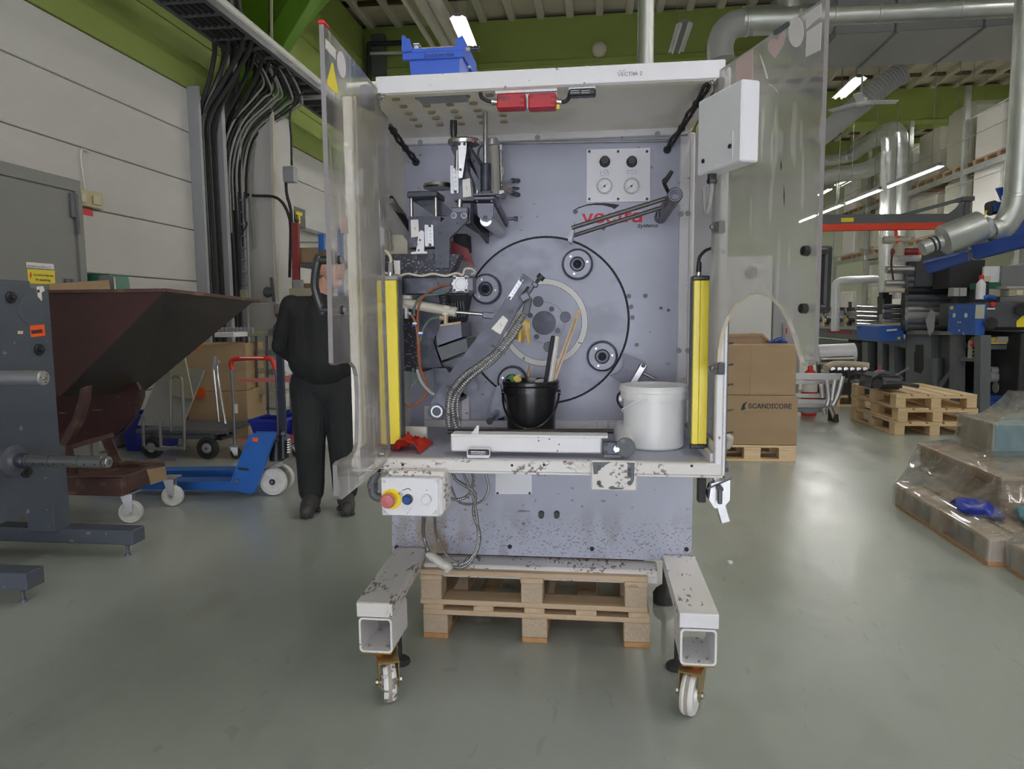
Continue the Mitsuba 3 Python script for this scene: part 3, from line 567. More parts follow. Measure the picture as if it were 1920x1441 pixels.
# legs, casters, levelling feet
for s, (x0, x1, yf, z0, z1, cx, cy, xb0, xb1) in enumerate(((-.807, -.683, 2.235, .284, .336, -.700, 2.225, -.83, -.71), (.262, .386, 2.25, .288, .338, .300, 2.25, .258, .382))):
    lg = mp('leg', ext([(x0, yf), (x1, yf), (xb1, YB - .02), (xb0, YB - .02)], z1 - z0, np.array([0, 0, z0]), XA, YA), 'machine_white_worn', 'white box-section leg, worn and dirty on top', smooth=False)
    part(lg, 'end_cap', box(x0, x1, yf - .006, yf + .004, z0 + .002, z1 - .001, .012), 'machine_white' if s else 'machine_white_worn')
    w0, w1, h1, h0 = x0 + .004, x1 - .004, z0 - .003, z0 - .125
    def rr(a, b, c_, d, r): return Polygon([(a + r, c_ + r), (b - r, c_ + r), (b - r, d - r), (a + r, d - r)]).buffer(r, quad_segs=5)
    O = rr(w0, w1, h0, h1, .014); I = rr(w0 + .007, w1 - .007, h0 + .007, h1 - .007, .009)
    part(lg, 'square_tube', ext(Polygon(O.exterior.coords, [I.exterior.coords]), .19, np.array([0, yf + .19, 0]), XA, ZA), 'machine_white', 'open square tube under the leg')
    for bx in (w0 + .025, w1 - .025): part(lg, 'bolt', [cyl((bx, yf + .03, h1 - .007), (bx, yf + .03, h1 - .016), .008, n=6), cyl((bx, yf + .03, h0 + .007), (bx, yf + .03, h0 + .012), .005, n=8), cyl((bx, yf + .15, h0 + .007), (bx, yf + .15, h0 + .012), .005, n=8)], 'steel')
    ps = .165 / .158; wr = .068
    part(lg, 'caster_plate', [box((w0 + w1) / 2 - .052, (w0 + w1) / 2 + .052, yf + .002, yf + .11, h0 - .007, h0, .002), lathe([(.0, -.012), (.038, -.012), (.042, 0), (0, 0)], ((w0 + w1) / 2, yf + .055, h0 - .007), (0, 0, 1))], 'gold_zinc', 'zinc caster plate')
    part(lg, 'caster_seal', lathe([(0, -.006), (.043, -.006), (.043, 0), (0, 0)], ((w0 + w1) / 2, yf + .055, h0 - .007), (0, 0, 1)), 'orange_paint')
    wc = np.array([cx, cy, wr]); yaw = math.radians(-20 if s else 22); ax = np.array([math.cos(yaw), math.sin(yaw), 0]); fw = np.array([-math.sin(yaw), math.cos(yaw), 0])
    top = np.array([(w0 + w1) / 2, yf + .055, h0 - .016]); fork = []
    for q in (-1, 1):
        o = wc + ax * q * .033
        fork.append(ext([(-.016, -.016), (.016, -.016), (.075, .05), (.085, h0 - .02 - wr), (-.02, h0 - .02 - wr)], .0045, o - ax * .002, fw, ZA))
    fork.append(ext([(-.02, -.036), (.085, -.036), (.085, .036), (-.02, .036)], .005, np.array([wc[0], wc[1], h0 - .022]), fw, -ax))
    fk = part(lg, 'caster_fork', fork, 'gold_zinc', 'yellow zinc caster fork')
    part(fk, 'axle', [cyl(wc - ax * .044, wc + ax * .044, .0055, n=12)] + [cyl(wc + ax * q * .036, wc + ax * q * .044, .0095, n=6) for q in (-1, 1)], 'steel', smooth=False)
    wh = part(lg, 'caster_wheel', lathe([(.0, -.027), (.022, -.027), (.024, -.018), (.045, -.017), (.052, -.021), (.062, -.021), (wr, -.013), (wr, .013), (.062, .021), (.052, .021), (.045, .017), (.024, .018), (.022, .027), (0, .027)], wc, ax, 40), 'nylon' if s else 'nylon_dirty', 'white nylon wheel')
    part(wh, 'tread', lathe([(wr + .0003, -.006), (wr + .0006, 0), (wr + .0003, .006)], wc, ax, 40), 'tread_dirt')
    ft = U(*((1270, 1262) if s else (745, 1252)), z=0) + [.0, .04, 0]
    part(lg, 'levelling_foot', [lathe([(0, 0), (.036, 0), (.038, .006), (.036, .014), (.030, .02), (.012, .026), (0, .026)], ft, (0, 0, 1), 28), cyl(ft + [0, 0, .02], ft + [0, 0, z0], .008, n=12)], 'black_rubber', 'black rubber levelling foot')
ft = np.array([.30, 3.15, 0]); mp('rear_foot', [lathe([(0, 0), (.05, 0), (.052, .01), (.04, .03), (.015, .05), (0, .05)], ft + [0, 0, .03], (0, 0, 1)), cyl(ft + [0, 0, .07], ft + [0, 0, .31], .01, n=12), lathe([(0, 0), (.05, 0), (.05, .03), (0, .03)], ft, (0, 0, 1))], 'black_rubber')
# hanging arm right of the table
am = mp('side_bar', blk(1309, 884, 1324, 942, YF + .04, .03, .002), 'black_matt', 'black square bar below the table')
cl = mp('tilt_clamp', ext([(0, 0), (.055, .016), (.055, -.05), (.035, -.075), (.01, -.075), (-.006, -.05)], .03, U(1331, 902, Y=YF + .05), XA, ZA), 'brushed_alu', 'grey clamp block with a lever')
part(cl, 'profile', bar(U(1345, 925, Y=YF + .06), U(1360, 978, Y=YF + .06), .030, .03, (0, 1, 0)), 'brushed_alu', 'aluminium profile end'); part(cl, 'profile', bar(U(1337, 884, Y=YF + .06), U(1346, 905, Y=YF + .06), .02, .02), 'steel')
c = U(1349, 915, Y=YF + .01); part(cl, 'lever', [cyl(c + [0, .03, 0], c - [0, .012, 0], .010, n=14), bar(c - [0, .008, 0], c + [0, -.012, -.045], .013, .010)], 'black_plastic', 'black clamp lever')
part(cl, 'rod', cyl(U(1326, 916, Y=YF + .02), U(1372, 896, Y=YF + .02), .003, n=8), 'burnished'); part(cl, 'loop', tube([U(1352, 896, Y=YF + .07), U(1358, 895, Y=YF + .07), U(1361, 905, Y=YF + .07), U(1366, 922, Y=YF + .07), U(1362, 926, Y=YF + .07)], .004, 6), 'dark_steel'); part(cl, 'hook', tube([U(1331, 904, Y=YF + .07), U(1326, 918, Y=YF + .07), U(1327, 930, Y=YF + .07), U(1332, 929, Y=YF + .07)], .004, 6), 'black_plastic')

# ---- turret
td = mp('turret', disc(1022, 601.5, 152.5, YB, .010, 96), 'turret_grey', 'big round grey turret plate', smooth=30)
part(td, 'gap_ring', ring(1022, 601.5, 152.5, 156.5, YB, .0015, 96), 'black_gap', 'dark gap around the turret')
YT = YB - .010
part(td, 'number_ring', ring(1020, 604.5, 71, 81, YT, .002, 72), 'off_white', 'white ring with position numbers')
part(td, 'ring_groove', [ring(1020, 604.5, 70.3, 71, YT, .0024, 72), ring(1020, 604.5, 81, 81.7, YT, .0024, 72), ring(1020, 604.5, 38, 38.6, YT, .0006, 48)], 'press_mid')
for ch, px, py, a in (('1', 1087, 643, 60), ('4', 982, 671, -24)):
    t = math.radians(a); u = np.array([math.cos(t), 0, math.sin(t)]); part(td, 'number', words(ch, .013, U(px, py, Y=YT - .0021), u, np.cross([0, -1, 0], u), center=True, bold=True), 'ink', f'the number {ch}')
part(td, 'hub_cap', disc(1020, 605, 22, YT, .004, 40), 'dark_steel', 'dark round hub cap')
for x, y, r in ((1009, 565, 10), (1060, 594, 10), (1029, 650, 10)): part(td, 'bore_cap', disc(x, y, r, YT, .003, 28), 'dark_steel')
for x, y in ((1034.5, 579), (994, 591), (1046, 619.5), (1006, 631)): cap_screw(td, x, y, 5, YT, m='dark_steel')
for x, y in ((1083, 496), (1129, 667), (913, 542), (962, 713)):
    ck = part(td, 'chuck', lathe([(0, 0), (.060, 0), (.0605, .02), (.056, .034), (.050, .036), (0, .036)], U(x, y, Y=YT), (0, -1, 0), 44), 'dark_steel', 'winding chuck with rings')
    Yc = YT - .036
    part(ck, 'face_ring', lathe([(.028, 0), (.052, 0), (.051, .003), (.029, .003), (.028, 0)], U(x, y, Y=YT) * [1, 0, 1] + [0, Yc, 0], (0, -1, 0), 40), 'turret_grey')
    part(ck, 'core', lathe([(.029, 0), (.028, .002), (.017, -.004), (.014, .010), (.012, .011), (.006, .004), (.005, 0)], U(x, y, Y=YT) * [1, 0, 1] + [0, Yc, 0], (0, -1, 0), 32), 'dark_steel')
    part(ck, 'centre_bore', cyl(U(x, y, Y=YT) * [1, 0, 1] + [0, Yc, 0], U(x, y, Y=YT) * [1, 0, 1] + [0, Yc - .0045, 0], .0055, n=16), 'black_gap')
    for q in range(3):
        t = q * 2.1 + x; cc = U(x, y, Y=YT) * [1, 0, 1] + [.039 * math.cos(t), Yc - .003, .039 * math.sin(t)]
        part(ck, 'screw', cyl(cc, cc - [0, .002, 0], .004, n=10), 'steel')
# small fixings on the back panel
for x, y, r in ((1179, 555, 4.2), (1210, 554.5, 4.2), (1183, 575, 4.2), (1186, 595, 4.2), (1194, 646, 3.6), (1239, 577.5, 2.8), (1253, 581, 2.8), (1079, 397, 4), (1131, 427, 4)): cap_screw(bp, x, y, r, YB, m='dark_steel')
# gauge panel
gp = mp('gauge_panel', plate([(1100, 280), (1219, 277), (1219, 377), (1100, 379)], YB - .012, .012), 'clean_white', 'white pressure panel with two knobs and two gauges')
for x in (1105, 1159, 1213):
    for y in (284, 373): cap_screw(gp, x, y, 2.4, YB - .012, t=.003)
for x in (1134, 1184.5):
    kb = part(gp, 'regulator_knob', lathe([(0, 0), (.020, 0), (.020, .012), (.017, .014), (.017, .034), (.014, .038), (0, .038)], U(x, 304, Y=YB - .012), (0, -1, 0), 18), 'black_plastic', 'black pressure knob', smooth=False)
    g = part(gp, 'gauge', disc(x - .5, 349, 12, YB - .012, .008), 'gauge_white', 'round pressure gauge'); part(g, 'bezel', ring(x - .5, 349, 11.5, 14, YB - .012, .014), 'bezel')
    Yg = YB - .0205
    part(g, 'scale_mark', [bar(U(x - .5 + 8.5 * math.cos(t), 349 + 8.5 * math.sin(t), Y=Yg), U(x - .5 + 10.3 * math.cos(t), 349 + 10.3 * math.sin(t), Y=Yg), .0006, .0005, (0, 1, 0)) for t in np.radians(np.arange(140, 405, 22))], 'ink', smooth=False)
    part(g, 'needle', bar(U(x + 5, 344, Y=Yg - .001), U(x - 8, 353.5, Y=Yg - .001), .0012, .001, (0, 1, 0)), 'ink'); part(g, 'needle_hub', disc(x - .5, 349, 1.8, Yg, .003, 12), 'ink')
def lines(pts, Y, w=.0012): return [bar(U(*a, Y=Y), U(*b, Y=Y), w, .0006, (0, 1, 0), 0) for a, b in zip(pts[:-1], pts[1:])]
Yl = YB - .0125
part(gp, 'printed_symbol', lines([(1126, 323), (1126, 329), (1141, 329), (1141, 322), (1138, 322)], Yl) + [ring(1136, 322, 3, 3.7, YB - .012, .0008, 20)] + lines([(1126, 322), (1132, 322)], Yl), 'print_grey', smooth=False)
part(gp, 'printed_symbol', lines([(1176, 320), (1192, 320), (1194, 322), (1192, 325), (1176, 325)], Yl) + lines([(1176, 318), (1176, 327)], Yl), 'print_grey', smooth=False)
# printed name on the back panel
part(bp, 'logo_word', words('vectra', .046, U(1090, 418, Y=YB - .0003), XA, ZA, bold=True, sx=1.25), 'red_print', 'the printed word in red')
_w = words('Systems', .0135, np.zeros(3), XA, ZA, bold=True, sx=1.05); _w.vertices[:, 0] += .25 * _w.vertices[:, 2]; _w.apply_translation(U(1194, 426.5, Y=YB - .0003)); part(bp, 'logo_subline', _w, 'ink', 'the printed word in dark italics')
part(bp, 'logo_swoosh', plate([(1071, 396), (1085, 388), (1100, 383), (1118, 380.5), (1135, 380.5), (1150, 382), (1162, 384), (1152, 392), (1146, 388.5), (1130, 384.5), (1113, 384), (1098, 386), (1085, 390.5)], YB - .0008, .0006), 'ink', 'dark arc above the word')
# scraper fork arm
pf = U(1266, 365, Y=2.29); pbk = np.array([pf[0], YB, pf[2]])
fa = mp('fork_arm', [cyl(pbk, pf, .0235, n=28, b=.003)], 'gun_grey', 'dark steel pivot with two long rods')
part(fa, 'pivot_cap', lathe([(0, 0), (.017, 0), (.016, .006), (0, .007)], pf, (0, -1, 0)), 'dark_steel')
part(fa, 'rod', cyl(U(1252, 371, Y=2.36), U(1072, 427, Y=2.36), .0072, n=16), 'gun_grey'); part(fa, 'rod', cyl(U(1240, 389, Y=2.46), U(1071, 443, Y=2.46), .0068, n=16), 'gun_grey')
part(fa, 'end_plate', plate([(1067, 417), (1072, 411), (1076, 414), (1076, 432), (1071, 455), (1065, 451)], 2.36, .1), 'turret_grey', 'scratched end plate'); part(fa, 'rod_lug', cyl(U(1234, 398, Y=2.5), U(1233, 408, Y=2.5), .008, n=10), 'dark_steel')
c = U(1256, 365, Y=2.33); part(fa, 'clamp_lever', [tube([c, U(1250, 354, Y=2.3), U(1245, 342, Y=2.28)], .006, 8), tube([U(1245, 341, Y=2.28), U(1252, 333, Y=2.27), U(1260, 321, Y=2.26)], np.linspace(.009, .006, 13), 8)], 'black_plastic', 'black clamping lever')
# slotted arm right of the turret
q = mp('cutter_bracket', plate([(1166, 661), (1204, 678), (1198, 706), (1180, 722), (1166, 718), (1143, 704), (1158, 700), (1169, 688), (1170, 672)], YB - .05, .01), 'burnished', 'steel bracket with a curved cutout')
part(q, 'block', bar(U(1208, 681, Y=YB - .06), U(1184, 722, Y=YB - .06), .026, .03, (0, 1, 0)), 'brushed_alu'); part(q, 'pin', cyl(U(1207, 700, Y=YB - .06), U(1230, 711, Y=YB - .06), .006, n=14), 'steel'); cap_screw(q, 1206, 685, 4, YB - .076)
part(q, 'stud', cyl(U(1180, 700, Y=YB), U(1180, 700, Y=YB - .05), .01, n=12), 'dark_steel')
mp('hanging_cable', tube([U(1172, 735, Y=YB - .01), U(1160, 738, Y=YB - .02), U(1158, 752, Y=YB - .02), U(1166, 764, Y=YB - .02), U(1176, 765, Y=YB - .01)], .004, 6), 'black_rubber')
q = mp('lower_lever', plate([(931, 724), (938, 722), (942, 745), (950, 762), (948, 778), (938, 784), (925, 780), (918, 770)], YB - .09, .02), 'turret_grey', 'grey lever with a steel pin')
a = U(918, 789, Y=YB - .2); part(q, 'pin', cyl(a, U(936, 768, Y=YB - .06), .0115, n=18), 'steel'); part(q, 'pin_head', cyl(a, a + unit(a - U(936, 768, Y=YB - .06)) * .004, .013, n=18), 'burnished')
part(q, 'stud', cyl(U(932, 775, Y=YB), U(932, 775, Y=YB - .09), .012, n=12), 'dark_steel'); part(q, 'blue_washer', cyl(U(935, 788, Y=YB - .02), U(945, 788, Y=YB - .02), .012, n=16), 'blue_button')
# ---- knife and feed mechanism at the left of the turret
YM = 2.42
def label_(parent, pts, Y, mark=True):
    q = part(parent, 'paper_label', plate(pts, Y - .0012, .001), 'paper_label', 'white paper label')
    c = np.mean(pts, 0)
    if mark: part(q, 'pen_mark', lines([(c[0] - 1, c[1] - 3), (c[0], c[1] + 1), (c[0] + 1.5, c[1] - 1), (c[0], c[1] + 4)], Y - .0016, .001), 'print_grey', smooth=False)
def rule(parent, a, b, w, Y, side=1):
    """A steel rule plate with numbers and ticks from pixel a to pixel b, w pixels wide."""
    a, b = np.array(a, float), np.array(b, float); d = (b - a) / np.linalg.norm(b - a); n = np.array([-d[1], d[0]]) * w
    q = part(parent, 'scale_plate', plate([a, b, b + n, a + n], Y - .002, .002), 'scale_plate', 'steel scale plate with numbers'); L = np.linalg.norm(b - a); N = 11
    tk = []
    for i in range(N):
        p = a + d * L * (.10 + .8 * i / (N - 1)); tk += lines([p + n * .62, p + n * .92], Y - .0024, .0008)
    part(q, 'tick_mark', tk, 'ink', smooth=False, kind='stuff')
    u = U(*(a + n * .2), Y=Y) - U(*(a), Y=Y); u = unit(u); v = np.cross([0, -1, 0], u)
    for i in range(0, N, 2):
        p = a + d * L * (.10 + .8 * i / (N - 1)); part(q, 'number', words(str(10 * (i + 1)), .0048, U(*(p + n * .18), Y=Y - .0022) - v * .0024, u, v, d=.0004), 'ink')
    for p in (a + d * L * .05 + n * .4, b - d * L * .05 + n * .4): cap_screw(q, p[0], p[1], 2.6, Y - .002, t=.003)
ka = mp('knife_unit', plate([(848, 275), (845, 278), (852, 292), (852, 376), (889, 376), (885, 338), (876, 318), (876, 278), (868, 268)], YM + .02, .06), 'dark_steel', 'dark slide unit with handwheel, scale and pointer')
part(ka, 'spindle', cyl(U(857, 282, Y=YM + .01), U(857, 320, Y=YM + .01), .006, n=12), 'steel'); part(ka, 'spindle', cyl(U(862, 374, Y=YM + .02), U(862, 392, Y=YM + .02), .010, n=14), 'steel')
part(ka, 'bracket', [plate([(845, 276), (880, 268), (884, 284), (905, 320), (902, 345), (880, 290), (852, 286)], YM + .05, .02), bar(U(876, 282, Y=YM + .05), U(915, 345, Y=2.74), .025, .04)], 'dark_steel')
hw = part(ka, 'handwheel', lathe([(0, 0), (.012, 0), (.015, -.004), (.046, -.006), (.053, -.004), (.055, .006), (.052, .012), (.044, .010), (.02, .004), (0, .004)], U(870, 269, Y=YM + .02), (0, 0, 1), 44), 'steel', 'polished handwheel')
a = U(851, 262, Y=YM - .01); part(hw, 'grip', lathe([(0, 0), (.0085, 0), (.0085, .006), (.0115, .02), (.0125, .045), (.0115, .062), (0, .064)], a, (0, 0, 1), 20), 'black_plastic', 'black grip'); part(hw, 'red_dot', blk(885, 261, 889, 267, YM - .02, .002, 0), 'red_print')
pt = part(ka, 'pointer', plate([(859, 266), (875, 265), (874, 285), (867, 333), (860, 334)], YM - .006, .006), 'brushed_alu', 'tapered aluminium pointer')
for x, y in ((861.5, 270.5), (871, 270.5), (863.5, 318)): cap_screw(pt, x, y, 2.4, YM - .006, t=.003)
rule(ka, (859, 310), (860, 362), 15, YM + .015); label_(ka, [(867, 337), (881, 334), (884, 368), (868, 370)], YM + .018)
for x, y in ((878, 295), (887, 300)): cap_screw(ka, x, y, 3.5, YM + .045)
kr = mp('guide_rod', [cyl(U(910, 209, Y=YM + .03), U(911, 372, Y=YM + .03), .0085, n=18, b=.001)], 'steel', 'upright polished rod with a dark sleeve')
part(kr, 'sleeve', cyl(U(911, 307, Y=YM + .03), U(911, 360, Y=YM + .03), .0185, n=24, b=.001), 'dark_steel'); part(kr, 'sleeve_base', blk(902, 356, 922, 364, YM, .07), 'dark_steel')
ck = mp('roller_clamp', [blk(888, 362, 928, 366, YM - .01, .09), blk(888, 368, 928, 374, YM - .01, .09)], 'burnished', 'violet-grey clamp blocks carrying the roller')
part(ck, 'yoke', plate([(894, 381), (925, 381), (925, 401), (921, 411), (912, 416), (904, 414), (896, 405)], YM - .01, .012), 'burnished'); cap_screw(ck, 910, 408, 4, YM - .01, m='dark_steel')
for x in (895, 922): part(ck, 'bolt', cyl(U(x, 357, Y=YM + .02), U(x, 378, Y=YM + .02), .005, n=10), 'steel')
for (x, y, Y_) in ((943, 367, YM + .03), (966, 410, 2.6)): part(ck, 'thumb_screw', [cyl(U(x - 14, y, Y=Y_), U(x, y, Y=Y_), .006, n=12), cyl(U(x - 2, y, Y=Y_), U(x + 5, y, Y=Y_), .010, n=6)], 'burnished')
part(ck, 'web_plate', bar(U(927, 374, Y=YM + .02), U(950, 418, Y=YB - .03), .012, .03), 'dark_steel'); part(ck, 'web_plate', bar(U(900, 396, Y=YM + .04), U(925, 432, Y=YB - .05), .02, .03), 'dark_steel')
a = U(911, 413, Y=YM); b = a * [1, 0, 1] + [0, YB - .04, -.0]
part(ck, 'roller', cyl(a, b, .0215, n=32, b=.002), 'brushed_alu', 'bright steel roller pointing at the panel'); part(ck, 'roller_journal', cyl(a - [0, .004, 0], a, .012, n=20), 'steel')
py = mp('air_cylinder', cyl(U(925, 268, Y=2.7), U(929, 372, Y=2.7), .018, n=24, b=.002), 'cylinder_beige', 'upright air cylinder on the panel')
part(py, 'end_block', [cyl(U(923, 260, Y=2.7), U(924, 274, Y=2.7), .022, n=20, b=.003), blk(934, 355, 946, 372, 2.68, .03), blk(936, 270, 942, 282, 2.69, .02)], 'brushed_alu'); part(py, 'pipe', cyl(U(939, 275, Y=2.72), U(941, 360, Y=2.72), .006, n=10), 'steel')
part(py, 'air_line', tube([U(906, 270, Y=2.68), U(898, 280, Y=2.66), U(897, 295, Y=2.66), U(904, 307, Y=2.7)], .004, 6), 'hose_green'); part(py, 'air_line', tube([U(938, 308, Y=2.7), U(944, 320, Y=2.7), U(941, 330, Y=2.7)], .003, 6), 'cable_cream')
for y0, m, y1 in ((342, 'cable_grey', 338), (352, 'cable_grey', 352), (350, 'copper', 362)):
    part(py, 'air_line', tube([U(940, y0, Y=2.71), U(952, (y0 + y1) / 2 + 1, Y=2.73), U(962, y1, Y=2.77)], .0045, 6), m)
    part(py, 'fitting', cyl(U(961, y1, Y=2.76), U(972, y1 + (1 if y1 < 360 else 3), Y=YB), .009 if y1 != 352 else .005, n=10), 'dark_steel')
# lower slide
kb = mp('slide_block', plate([(766, 406), (826, 405), (826, 463), (766, 464)], YM, .07), 'dark_steel', 'dark slide block with label, scale and pointer')
part(kb, 'top_plate', [blk(763, 358, 820, 369, YM - .01, .12), plate([(763, 369), (820, 369), (855, 405), (812, 403)], YM + .06, .02)], 'dark_steel', 'dark top plate with two steel posts')
for x in (771, 817): part(kb, 'post', cyl(U(x, 369, Y=YM + .02), U(x + 1, 408, Y=YM + .02), .0065, n=16), 'steel')
h2 = part(kb, 'handwheel', lathe([(0, 0), (.012, 0), (.05, -.003), (.054, .003), (.052, .012), (.04, .008), (0, .006)], U(822, 352, Y=2.5), (0, 0, 1), 40), 'steel', 'polished handwheel')
label_(kb, [(770, 412), (784, 411), (786, 443), (771, 445)], YM); rule(kb, (812, 421), (813, 461), 16, YM - .002)
part(kb, 'pointer', plate([(770, 476), (771, 472), (780, 471), (785, 436), (790, 431), (795, 434), (795, 471), (801, 471), (801, 475)], YM - .01, .008), 'clean_white', 'white pointer')
for x, y in ((787.5, 450), (785, 469)): cap_screw(kb, x, y, 1.8, YM - .01, t=.002)
part(kb, 'knob', cyl(U(779, 458, Y=YM), U(779, 458, Y=YM - .012), .008, n=14), 'black_plastic')
ar = mp('upper_arm_plate', plate([(816, 502), (816, 426), (846, 398), (846, 388), (877, 388), (877, 412), (843, 446), (842, 502)], YM + .0, .025), 'dark_steel', 'cranked dark arm plate')
part(ar, 'cap_block', blk(846, 388, 877, 399, YM - .002, .04), 'burnished')
for x, y in ((851, 404), (870, 404)): cap_screw(ar, x, y, 4.5, YM, m='burnished'); part(ar, 'washer', ring(x, y, 4.2, 5.4, YM, .002, 20), 'scale_plate')
for x, y in ((858, 418), (825, 437), (826, 479), (826, 494)): cap_screw(ar, x, y, 2.4, YM, t=.003)
part(ar, 'slanted_plate', [bar(U(885, 392, Y=YM + .06), U(915, 433, Y=YB - .08), .012, .10), plate([(868, 420), (893, 417), (916, 437), (895, 437)], YB - .1, .012)], 'dark_steel')
bs = mp('base_casting', plate([(722, 478), (862, 476), (852, 498), (838, 520), (722, 522)], YM + .01, .08), 'cast_black', 'big black speckled casting')
for x, y, r in ((779, 482, 5), (809, 481.5, 5), (792, 496, 5)): cap_screw(bs, x, y, r, YM + .01, m='dark_steel')
part(bs, 'casting_lower', plate([(790, 552), (835, 552), (838, 600), (818, 610), (824, 660), (818, 700), (806, 680), (785, 700), (758, 695), (756, 590)], 2.52, .2), 'cast_black', 'speckled lower casting'); part(bs, 'casting_web', plate([(782, 556), (822, 552), (828, 600), (812, 640), (828, 688), (790, 690)], 2.49, .05), 'dark_steel')
for x, y, r in ((807, 637, 4), (800, 651, 2.5), (811, 657, 5), (815, 670, 5), (793, 627, 3)): cap_screw(bs, x, y, r, 2.49, m='dark_steel')
part(bs, 'jaw_block', plate([(816, 612), (864, 605), (866, 632), (820, 648)], 2.5, .2), 'burnished', 'scored steel jaw block'); part(bs, 'jaw_block', plate([(819, 652), (874, 634), (878, 657), (828, 676)], 2.48, .2), 'press_mid', 'scored steel jaw block'); part(bs, 'jaw_block', plate([(828, 680), (866, 668), (860, 690), (840, 702)], 2.52, .15), 'dark_steel')
part(bs, 'blade_strip', [plate([(816, 609), (864, 602), (864, 606), (816, 613)], 2.495, .004)], 'resin'); part(bs, 'cutter_housing', plate([(822, 556), (875, 552), (866, 600), (864, 604), (822, 606)], 2.6, .12), 'black_matt')
for i in range(9): part(bs, 'cutter_tooth', bar(U(828 + 5 * i, 572 - i, Y=2.58), U(831 + 5 * i, 602 - i, Y=2.58), .006, .01, (0, 1, 0)), 'dark_grey')
gd = mp('red_guard', plate([(842, 448), (846, 452), (877, 466), (889, 498), (868, 488), (842, 474)], YM + .16, .012), 'dark_red', 'dark red guard plate'); part(gd, 'lower_leaf', plate([(862, 484), (876, 488), (892, 500), (888, 500)], YM + .14, .008), 'dark_red')
part(gd, 'black_housing', plate([(850, 438), (874, 438), (876, 470), (850, 470)], YM + .22, .1), 'black_matt')
ax_ = mp('cross_arm', blk(750, 519, 889, 551, 2.36, .045), 'dark_steel', 'dark horizontal arm with a white air valve')
for x, y, r in ((759, 535, 5.5), (817, 533, 5.5), (759, 546, 2.5), (816, 523, 2.2)): cap_screw(ax_, x, y, r, 2.36, m='dark_steel')
vl = part(ax_, 'air_valve', plate([(849, 517), (853, 516), (855, 519), (870, 519), (873, 516), (877, 518), (876, 528), (878, 531), (876, 536), (877, 546), (873, 548), (868, 545), (858, 545), (852, 548), (848, 545), (850, 536), (846, 532), (850, 527)], 2.325, .035), 'clean_white', 'white valve body with four screws')
for x, y in ((852, 521), (874, 521), (852, 544), (874, 544)): cap_screw(vl, x, y, 2.8, 2.325, t=.003)
part(vl, 'face_ring', ring(864, 532, 10.3, 11, 2.325, .001, 28), 'grey_plastic'); part(vl, 'rear_block', blk(872, 520, 888, 546, 2.33, .05), 'burnished')
part(ax_, 'signal_cable', tube([U(722, 511, Y=2.34), U(745, 517, Y=2.34), U(765, 513, Y=2.34), U(790, 517, Y=2.34), U(812, 513, Y=2.34), U(835, 517, Y=2.34), U(855, 512, Y=2.34), U(868, 516, Y=2.33)], .004, 6), 'cable_cream'); part(ax_, 'signal_cable', tube([U(868, 515, Y=2.33), U(872, 504, Y=2.33), U(884, 504, Y=2.33), U(891, 510, Y=2.34), U(884, 514, Y=2.35)], .0035, 6), 'cable_cream')
pc = mp('push_cylinder', cyl(U(757, 568, Y=2.36), U(856, 585, Y=2.36), .0165, n=24, b=.002), 'cylinder_beige', 'slanted beige air cylinder with a bright rod')
part(pc, 'end_block', [bar(U(754, 569, Y=2.36), U(767, 571, Y=2.36), .03, .036), bar(U(832, 582, Y=2.36), U(843, 584, Y=2.36), .03, .038), blk(754, 553, 769, 561, 2.34, .03)], 'cylinder_beige')
part(pc, 'piston_rod', cyl(U(855, 585, Y=2.36), U(907, 589, Y=2.36), .006, n=14), 'steel'); part(pc, 'clevis', [bar(U(905, 590, Y=2.36), U(934, 593, Y=2.36), .022, .022), cyl(U(930, 592, Y=2.34), U(930, 592, Y=2.38), .011, n=18)], 'burnished')
part(pc, 'elbow_fitting', [cyl(U(762, 578, Y=2.35), U(762, 597, Y=2.35), .008, n=10), cyl(U(760, 586, Y=2.35), U(771, 589, Y=2.35), .007, n=10)], 'brushed_alu'); part(pc, 'elbow_fitting', [cyl(U(836, 590, Y=2.35), U(836, 606, Y=2.35), .008, n=10), cyl(U(824, 595, Y=2.35), U(838, 598, Y=2.35), .008, n=10)], 'copper')
def air(pts, m, r=.0042, Y=2.34): part(pc, 'air_line', tube([U(x, y, Y=Y) for x, y in pts], r, 7), m)
air([(843, 533), (825, 536), (805, 546), (789, 562), (783, 590), (784, 620), (786, 660), (789, 695), (797, 703)], 'hose_orange'); air([(845, 540), (835, 548), (815, 552), (790, 556), (777, 575), (777, 592)], 'hose_green'); air([(771, 589), (777, 600), (782, 620), (784, 640)], 'hose_orange'); air([(824, 595), (808, 598), (796, 612), (791, 625), (787, 640)], 'hose_green')
air([(784, 640), (785, 675), (792, 700), (800, 718), (798, 740), (780, 758), (766, 762), (757, 755)], 'hose_orange'); air([(775, 690), (772, 715), (769, 730), (776, 718), (788, 707)], 'hose_green'); air([(782, 692), (790, 715), (805, 733), (815, 740)], 'cable_grey', .006)
for x, y in ((777, 607), (788, 625)): part(pc, 'tube_tie', [blk(x - 4, y - 3, x + 4, y + 1, 2.33, .012, .001)], 'clean_white'); part(pc, 'tube_clip', blk(x - 4, y + 1, x + 4, y + 4, 2.33, .012, .001), 'blue_panel')
